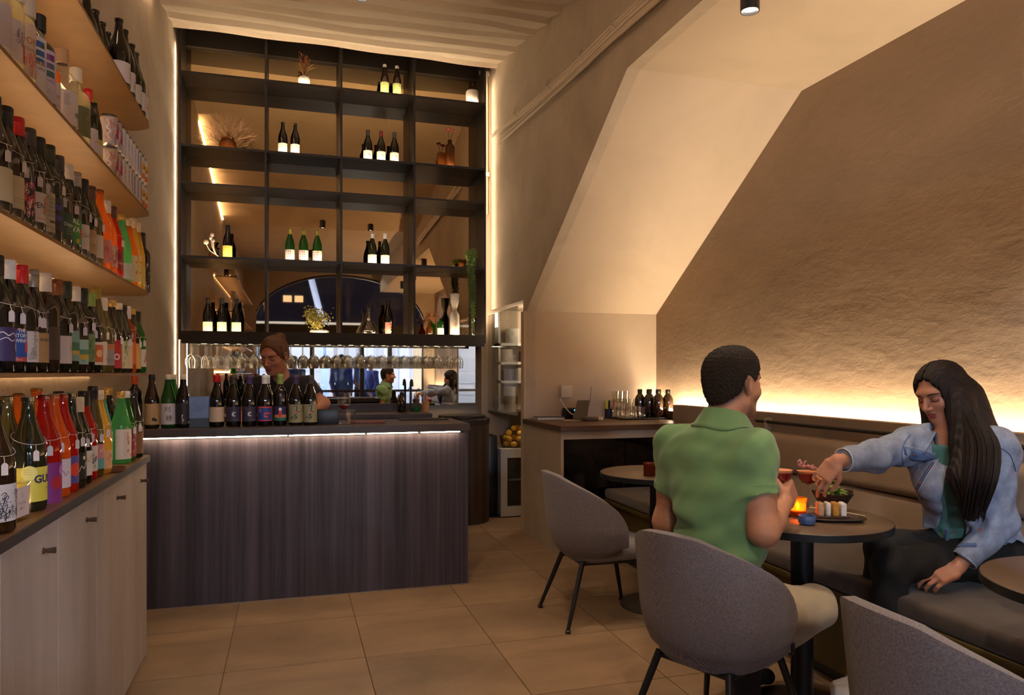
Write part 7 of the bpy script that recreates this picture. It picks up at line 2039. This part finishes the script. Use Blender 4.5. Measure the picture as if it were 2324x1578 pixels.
# white trainers
M_tr = mat('trainer_white', srgb(206, 200, 204), .55); M_sole = mat('trainer_sole', srgb(190, 186, 190), .6)
for An, tx in ((wRA, (1900, 1568)), (wLA, (1960, 1590))):
    toe = onZ(tx[0], tx[1], .03); dv = toe - An; dv.z = 0; dv.normalize(); toe = Vector((An.x, An.y, .035)) + dv * .17; heel = Vector((An.x, An.y, .05)) - dv * .035
    lo, hi = bbox([An + U * .04, toe, heel], .075)
    def shoe_w(P):
        d = smin(rcone(P, heel, toe, .040, .030), rcone(P, heel + dv * .02 + U * .02, An + U * .03, .042, .044), .03)
        d = smin(d, rcone(P, toe - dv * .06, toe, .042, .032), .02)
        return np.maximum(np.maximum(d, .004 - P[:, 2]), plane(P, An + U * .035, (dv.x * .3, dv.y * .3, 1)))
    me, _ = sdf_mesh(shoe_w, lo, hi, .004, 'trainer')
    sho = addmesh('trainer', me, wom, M_tr)
    sd = dv.cross(U)
    for k in range(4):
        c = An.lerp(toe, .25 + .15 * k); 
        pl = [proj(shoe_w, c + sd * (.022 * s_) + U * (.06 - .012 * k)) for s_ in (-1, 0, 1)]
        part('lace', G().tube([p + n * .002 - Vector(wom.location) for p, n in pl], .0028, 5), flat((150, 146, 150)), sho)

# ---------------------------------------------------------------- the bartender behind the bar
bHC = PT(622, 808, 5.0); bp_ = Vector((bHC.x + .03, bHC.y + .0, 0)); fb = Vector((-.45, -.85, -.35)).normalized()
BHR = frame(fb); fbt = Vector((-.25, -.97, 0)).normalized(); rbt = Vector((fbt.y, -fbt.x, 0)); FRb = frame(fbt)
bar_p = thing('person', 'bartender in a black T-shirt with tied-up brown hair looking down behind the bar', 'person', (bp_.x, bp_.y + .08, 0))
bn_ = PT(640, 862, 5.08); bS = [bn_ + rbt * (.165 * s) - U * .055 for s in (1, -1)]; bch = bn_ - U * .20 + Vector((0, .03, 0)); bwa = bn_ - U * .42 + Vector((0, .07, 0)); bpe = bn_ - U * .60 + Vector((0, .10, 0))
bE = [bS[0] + rbt * .09 - U * .20 + fbt * .05, PT(735, 916, 5.02)]; bWr = [bE[0] + fbt * .19 - rbt * .08 + U * .035, PT(692, 944, 4.88)]
hb = [Hand(bWr[0], fbt * .9 - U * .3 - rbt * .2, U, 1, [(.3, .4, .3)] * 4), Hand(bWr[1], fbt * .8 - U * .3 + rbt * .5, U, -1, [(.3, .4, .3)] * 4)]
def torso_b(P, e=0.0):
    d = ell(P, bch, (.10 + e, .15 + e, .15 + e), FRb); d = smin(d, ell(P, bwa, (.09 + e, .13 + e, .15 + e), FRb), .08); d = smin(d, ell(P, bpe, (.11 + e, .165 + e, .13 + e), FRb), .08)
    d = smin(d, rcone(P, bS[0], bS[1], .058 + e, .058 + e), .06)
    for s in bS: d = smin(d, rcone(P, bn_ - U * .03, s, .05 + e, .05 + e), .05)
    return d
def body_b(P):
    d = head_sdf(P, bHC, BHR, 1.05, False)
    d = smin(d, rcone(P, bHC - fb * .03 - U * .05, bn_, .052, .056), .03); d = smin(d, torso_b(P, -.01), .03)
    for s, e, w in zip(bS, bE, bWr): d = smin(d, smin(rcone(P, s, e, .045, .038), rcone(P, e, w, .037, .024), .03), .03)
    for h_ in hb: d = smin(d, h_.sdf(P), .012)
    for s in (-1, 1):
        hp = bpe + rbt * (.09 * s) - U * .05; ft = Vector((hp.x, hp.y + .02, .06)); d = smin(d, rcone(P, hp, ft, .085, .04), .04)
        d = smin(d, rcone(P, ft, ft + fbt * .14 - U * .02, .04, .03), .02)
    return d
lo, hi = bbox([bHC + U * .14, bHC + fb * .12, bn_] + bS + bE + bWr + [Vector((bpe.x, bpe.y, .03)), bpe + rbt * .2, bpe - rbt * .2] + hb[0].pts() + hb[1].pts(), .1)
me, vv = sdf_mesh(body_b, lo, hi, .006, 'body')
vv = refine(me, body_b, [(bHC + fb * .03, .13)])
bq = ((vv - np.array(bHC, dtype=f32)) @ BHR) / 1.05; bcol = np.tile(np.array(srgb(186, 124, 94), dtype=f32), (len(vv), 1)); bcol[lipmask(bq)] = srgb(150, 76, 68)
settone(me, bcol)
addmesh('body', me, bar_p, skinmat('skin_bartender', None))
def hair_b(P):
    q = ((P - V3(bHC)) @ BHR) / 1.05
    d = ell(q, (-.018, 0, .036), (.106, .084, .094)); d = smin(d, ell(q, (-.05, 0, -.01), (.06, .07, .06)), .03)
    d = ssub(d, smin(ell(q, (.085, 0, -.045), (.070, .072, .100)), ell(q, (.105, 0, .030), (.056, .064, .062)), .02), .01)
    d = np.maximum(d, -(q[:, 2] + .055 + .5 * q[:, 0] * 0))
    d = smin(d, ell(q, (-.088, .01, .092), (.040, .040, .036)), .010)
    return (d + .0016 * np.sin(q[:, 0] * 150 + q[:, 2] * 60) + .0016 * noise3(q, 60)) * 1.05
lo, hi = bbox([bHC], .18); me, _ = sdf_mesh(hair_b, lo, hi, .005, 'hair')
addmesh('hair', me, bar_p, mat('hair_auburn', srgb(92, 54, 30), .55, 0, .4, var=.35, scale=30, bump=.6, bscale=120, bdist=.004))
brow_eye(bar_p, bHC, BHR, 1.05, MATS['hair_auburn'], 1.0, fn=body_b)
def tee_b(P):
    d = torso_b(P, .012)
    for s, e in zip(bS, bE): d = smin(d, np.maximum(rcone(P, s, e, .064, .06), plane(P, s.lerp(e, .62), e - s)), .04)
    d = np.maximum(d, bpe.z - .12 - P[:, 2]); d = np.maximum(d, -rcone(P, bn_ - U * .02 + fbt * .01, bHC, .058, .058))
    return d + .004 * noise3(P - V3(bpe), 16, 4)
lo, hi = bbox(bS + [bpe, bn_] + [b.lerp(c, .7) for b, c in zip(bS, bE)], .14); me, _ = sdf_mesh(tee_b, lo, hi, .007, 'tee_shirt')
addmesh('tee_shirt', me, bar_p, fabricmat('tee_black', (38, 32, 34), .95, 8, .1, 300, .2))
def apr(P):
    d = torso_b(P, .016)
    for s in (-1, 1): hp = bpe + rbt * (.09 * s) - U * .05; d = smin(d, rcone(P, hp, Vector((hp.x, hp.y + .02, .1)), .10, .06), .05)
    d = np.maximum(d, P[:, 2] - bpe.z - .02); return np.maximum(d, .05 - P[:, 2])
lo, hi = bbox([bpe + U * .05, Vector((bpe.x, bpe.y, .03)), bpe + rbt * .2, bpe - rbt * .2], .13); me, _ = sdf_mesh(apr, lo, hi, .01, 'trousers')
addmesh('trousers', me, bar_p, MATS['trousers_black'])
# ================================================================ THE STREET OUTSIDE (seen in the mirror)
M_asph = mat('asphalt', srgb(70, 70, 76), .9); M_pave = mat('pavement', srgb(150, 150, 152), .85)
tag(part('pavement', G().box((-9, YF - 3.0, -.12), (11, YF - .15, -.02)), M_pave, smooth=False), None, None, kind='structure')
tag(part('road', G().box((-9, YF - 9.5, -.22), (11, YF - 3.0, -.14)), M_asph, smooth=False), None, None, kind='structure')
M_opp = mat('pale_render', srgb(206, 204, 206), .8, var=.04, scale=2)
bd = thing('building', 'pale street building with horizontal boards opposite the window', 'building', (1.0, YF - 9.5, -.2))
part('wall', G().box((-9, -3, 0), (10, 0, 2.95)), M_opp, bd, smooth=False)
for k in range(7): part('board', G().box((-4.2, 0, .3 + .42 * k), (1.3, .03, .3 + .42 * k + .40)), mat('garage_board', srgb(196, 192, 188), .7), bd, smooth=False)
for x in (-4.5, 1.35, 2.6): part('pilaster', G().box((x, 0, 0), (x + .35, .08, 2.9)), mat('bright_render', srgb(226, 228, 236), .8), bd, smooth=False)
ps = part('poster', G().box((3.1, .0, .7), (5.2, .05, 2.7)), emat('lit_poster', (1.0, .80, .58), .75), bd, smooth=False)
g = G()
for x, z, r, c in ((3.9, 2.2, .28, (230, 160, 60)), (4.3, 1.95, .22, (200, 110, 70))): g.lathe([(0, 0), (r, 0), (r, .012), (0, .012)], 18, (0, 0, 0), flat(c)); 
o_ = 0
for (x, z, r, c), s in zip(((3.9, 2.2, .28, 0), (4.3, 1.95, .22, 0)), (0, 72)):
    for i in range(s, s + 72):
        a, b, cc = g.v[i]; g.v[i] = (x + a, .055 + cc, z + b)
part('poster_fruit', g, None, ps, smooth=False)
for i, (x, z) in enumerate(((-6, 8.5), (-5.3, 8.5), (3.4, 11.2), (4.0, 11.2), (-1.4, 12.6), (-.9, 12.6), (2.1, 9.2), (6.2, 8.0))):
    pass
tw = thing('building', 'dark distant tower with a few lit windows beyond the street', 'building', (2.0, YF - 26, -.2))
part('wall', G().box((-16, -4, 0), (18, 0, 7.4)), mat('tower_dusk', srgb(22, 24, 44), .9), tw, smooth=False)
for x, z in ((-6, 6.3), (-5.2, 6.3), (-2.4, 5.4), (-1.8, 5.4), (1.6, 6.8), (2.2, 6.8), (4.6, 5.8), (-9, 5.2), (6.4, 6.5)):
    w = part('window', G().box((x, 0, z), (x + .45, .03, z + .35)), emat('lit_window', (1.0, .75, .5), 1.0), tw, smooth=False)
pl = thing('lamp_boom', 'pale blue slanting metal boom in the street outside the arched window', 'boom', (0.4, YF - 7.5, -.15))
part('boom', G().tube([(0.55, 0, 3.0), (0.0, 0, 5.2), (-.35, 0, 7.2)], [.10, .09, .07], 8), mat('boom_metal', srgb(150, 170, 220), .5), pl)
part('mast', G().tube([(0.6, 0, 0), (0.6, 0, 3.1)], .10, 10), mat('boom_metal', srgb(150, 170, 220), .5), pl)
# passers-by, each one smooth body
def walker(x, y, ang, hgt, shirt, skin, hairc, label, cap=None):
    R0 = Vector((x, y, -.02)); f = Vector((math.cos(ang), math.sin(ang), 0)); r = Vector((f.y, -f.x, 0)); s = hgt / 1.75; FR = frame(f)
    pp_ = lambda a, b, c: R0 + f * (a * s) + r * (b * s) + U * (c * s)
    t = thing('person', label, 'person', (x, y, 0))
    hc = pp_(.02, 0, 1.635); nbk = pp_(0, 0, 1.46)
    arms = [(pp_(0, q * .18, 1.42), pp_(-.02, q * .22, 1.12), pp_(.10, q * .20, .90)) for q in (1, -1)]
    def bd_(P, e=0.0, head=True):
        d = ell(P, pp_(0, 0, 1.26), (.11 * s + e, .16 * s + e, .2 * s + e), FR); d = smin(d, ell(P, pp_(0, 0, .98), (.11 * s + e, .155 * s + e, .14 * s + e), FR), .08)
        d = smin(d, rcone(P, arms[0][0], arms[1][0], .06 * s + e, .06 * s + e), .05)
        for a, b, c in arms: d = smin(d, smin(rcone(P, a, b, .05 * s + e, .042 * s + e), rcone(P, b, c, .04 * s + e, .028 * s + e), .02), .03)
        return d
    def full(P):
        d = head_sdf(P, hc, FR, s, True); d = smin(d, rcone(P, hc - U * .05, nbk, .055 * s, .06 * s), .03); d = smin(d, bd_(P, -.01), .03)
        for q in (1, -1):
            hp, kn, an = pp_(0, q * .09, .92), pp_(.05 * q + .03, q * .09, .50), pp_(.09 * q - .02, q * .09, .08)
            d = smin(d, smin(rcone(P, hp, kn, .08 * s, .055 * s), rcone(P, kn, an, .054 * s, .036 * s), .02), .04); d = smin(d, rcone(P, an, an + f * .15 - U * .03, .036, .03), .02)
        for a, b, c in arms: d = smin(d, ell(P, c + (c - b).normalized() * .06, (.03, .03, .05)), .02)
        return d
    lo, hi = bbox([hc + U * .14, R0, pp_(.3, .3, .5), pp_(-.3, -.3, .5)], .06); me, vv = sdf_mesh(full, lo, hi, .012, 'body')
    settone(me, np.tile(np.array(srgb(*skin), dtype=f32), (len(vv), 1))); addmesh('body', me, t, MATS['skin_man'])
    def sh(P): return np.maximum(np.maximum(bd_(P, .014), pp_(0, 0, .88).z - P[:, 2]), P[:, 2] - nbk.z)
    me, _ = sdf_mesh(sh, lo, hi, .014, 'jacket'); addmesh('jacket', me, t, fabricmat('walker_%d_%d_%d' % shirt, shirt))
    def tr(P):
        d = None
        for q in (1, -1):
            hp, kn, an = pp_(0, q * .09, .95), pp_(.05 * q + .03, q * .09, .50), pp_(.09 * q - .02, q * .09, .10)
            x_ = smin(rcone(P, hp, kn, .10 * s, .07 * s), rcone(P, kn, an, .07 * s, .055 * s), .02); d = x_ if d is None else smin(d, x_, .04)
        return np.maximum(d, R0.z + .07 - P[:, 2])
    me, _ = sdf_mesh(tr, lo, hi, .014, 'trousers'); addmesh('trousers', me, t, fabricmat('walker_trousers', (44, 48, 66)))
    def hr(P):
        q = ((P - V3(hc)) @ FR) / s; d = ell(q, (-.018, 0, .045), (.106, .086, .092)); d = ssub(d, ell(q, (.09, 0, -.05), (.075, .08, .10)), .01)
        return np.maximum(d, -(q[:, 2] + .03)) * s
    l2, h2_ = bbox([hc], .15); me, _ = sdf_mesh(hr, l2, h2_, .009, 'cap' if cap else 'hair')
    addmesh('cap' if cap else 'hair', me, t, flat(cap or hairc))
    if cap: part('cap_peak', G().prism([(.07 * math.cos(a_), .075 * math.sin(a_)) for a_ in [math.pi * k / 10 - math.pi / 2 for k in range(11)]], .035, .043, 'z'), flat(cap), t, loc=hc + f * .075 * s - Vector((x, y, 0)), rz=ang)
def mirpos(u, dist): Yv = 2 * YM - (YF - dist); return xat(u, Yv), YF - dist
for u, dst, ang, hg, shc, sk, hc_, lb, cp in (
    (775, 1.1, 1.45, 1.74, (70, 90, 140), (190, 140, 120), (50, 40, 36), 'passer-by with dark curly hair in a blue top outside the window', None),
    (818, .9, .5, 1.78, (90, 120, 180), (200, 150, 130), (60, 50, 40), 'passer-by in a white cap and blue shirt outside the window', (226, 220, 226)),
    (842, 1.3, 2.6, 1.66, (60, 80, 150), (190, 150, 130), (150, 120, 96), 'fair-haired passer-by in a dark blue jacket outside the window', None),
    (668, 1.2, 1.7, 1.70, (50, 60, 90), (190, 140, 120), (40, 34, 34), 'passer-by in navy behind the bartender\'s reflection', None)):
    x, y = mirpos(u, dst); walker(x, y, ang, hg, shc, sk, hc_, lb, cp)

# lamps added out of view as cool fill for the street and the room
for i, (x, y, e) in enumerate(((-3.4, YF - 4.2, 1000), (5.6, YF - 4.2, 1300), (-6.5, YF - 7.2, 1200))):
    t = thing('street_fill_lamp', 'cool white fill lamp added unseen outside the window, %s' % ['towards the left', 'towards the right', 'beyond the road'][i], 'fill lamp', (x, y, -.1))
    part('pole', G().tube([(0, 0, 0), (0, 0, 4.4)], [.06, .04], 10), M_black, t)
    part('head', G().lathe([(0, 4.55), (.16, 4.5), (.18, 4.44), (.0, 4.46)], 20), M_black, t)
    part('lens', G().lathe([(0, 4.43), (.15, 4.435), (.10, 4.40), (0, 4.39)], 18), emat('street_fill_lens', (.75, .85, 1.0), 20.0), t)
    lightobj('street_fill_light', 'POINT', (0, 0, 4.30), e, (.72, .82, 1.0), t, shadow_soft_size=.15)

for i, x in enumerate((-3.4, -.9, 2.0, 4.9)):  # lamp posts added so the pale building becomes a soft cool source
    t = thing('facade_fill_lamp', 'low fill lamp added to brighten the pale building, %s from the left' % ORD[i], 'fill lamp', (x, YF - 6.6, -.15))
    part('post', G().tube([(0, 0, 0), (0, 0, 2.5)], .035, 8), M_black, t)
    part('globe', G().ball((0, 0, 2.62), .13, 14), emat('globe_lens', (.85, .92, 1.0), 5.0), t)
    lightobj('facade_fill_light', 'POINT', (0, .22, 2.62), 230, (.75, .85, 1.0), t, shadow_soft_size=.15)
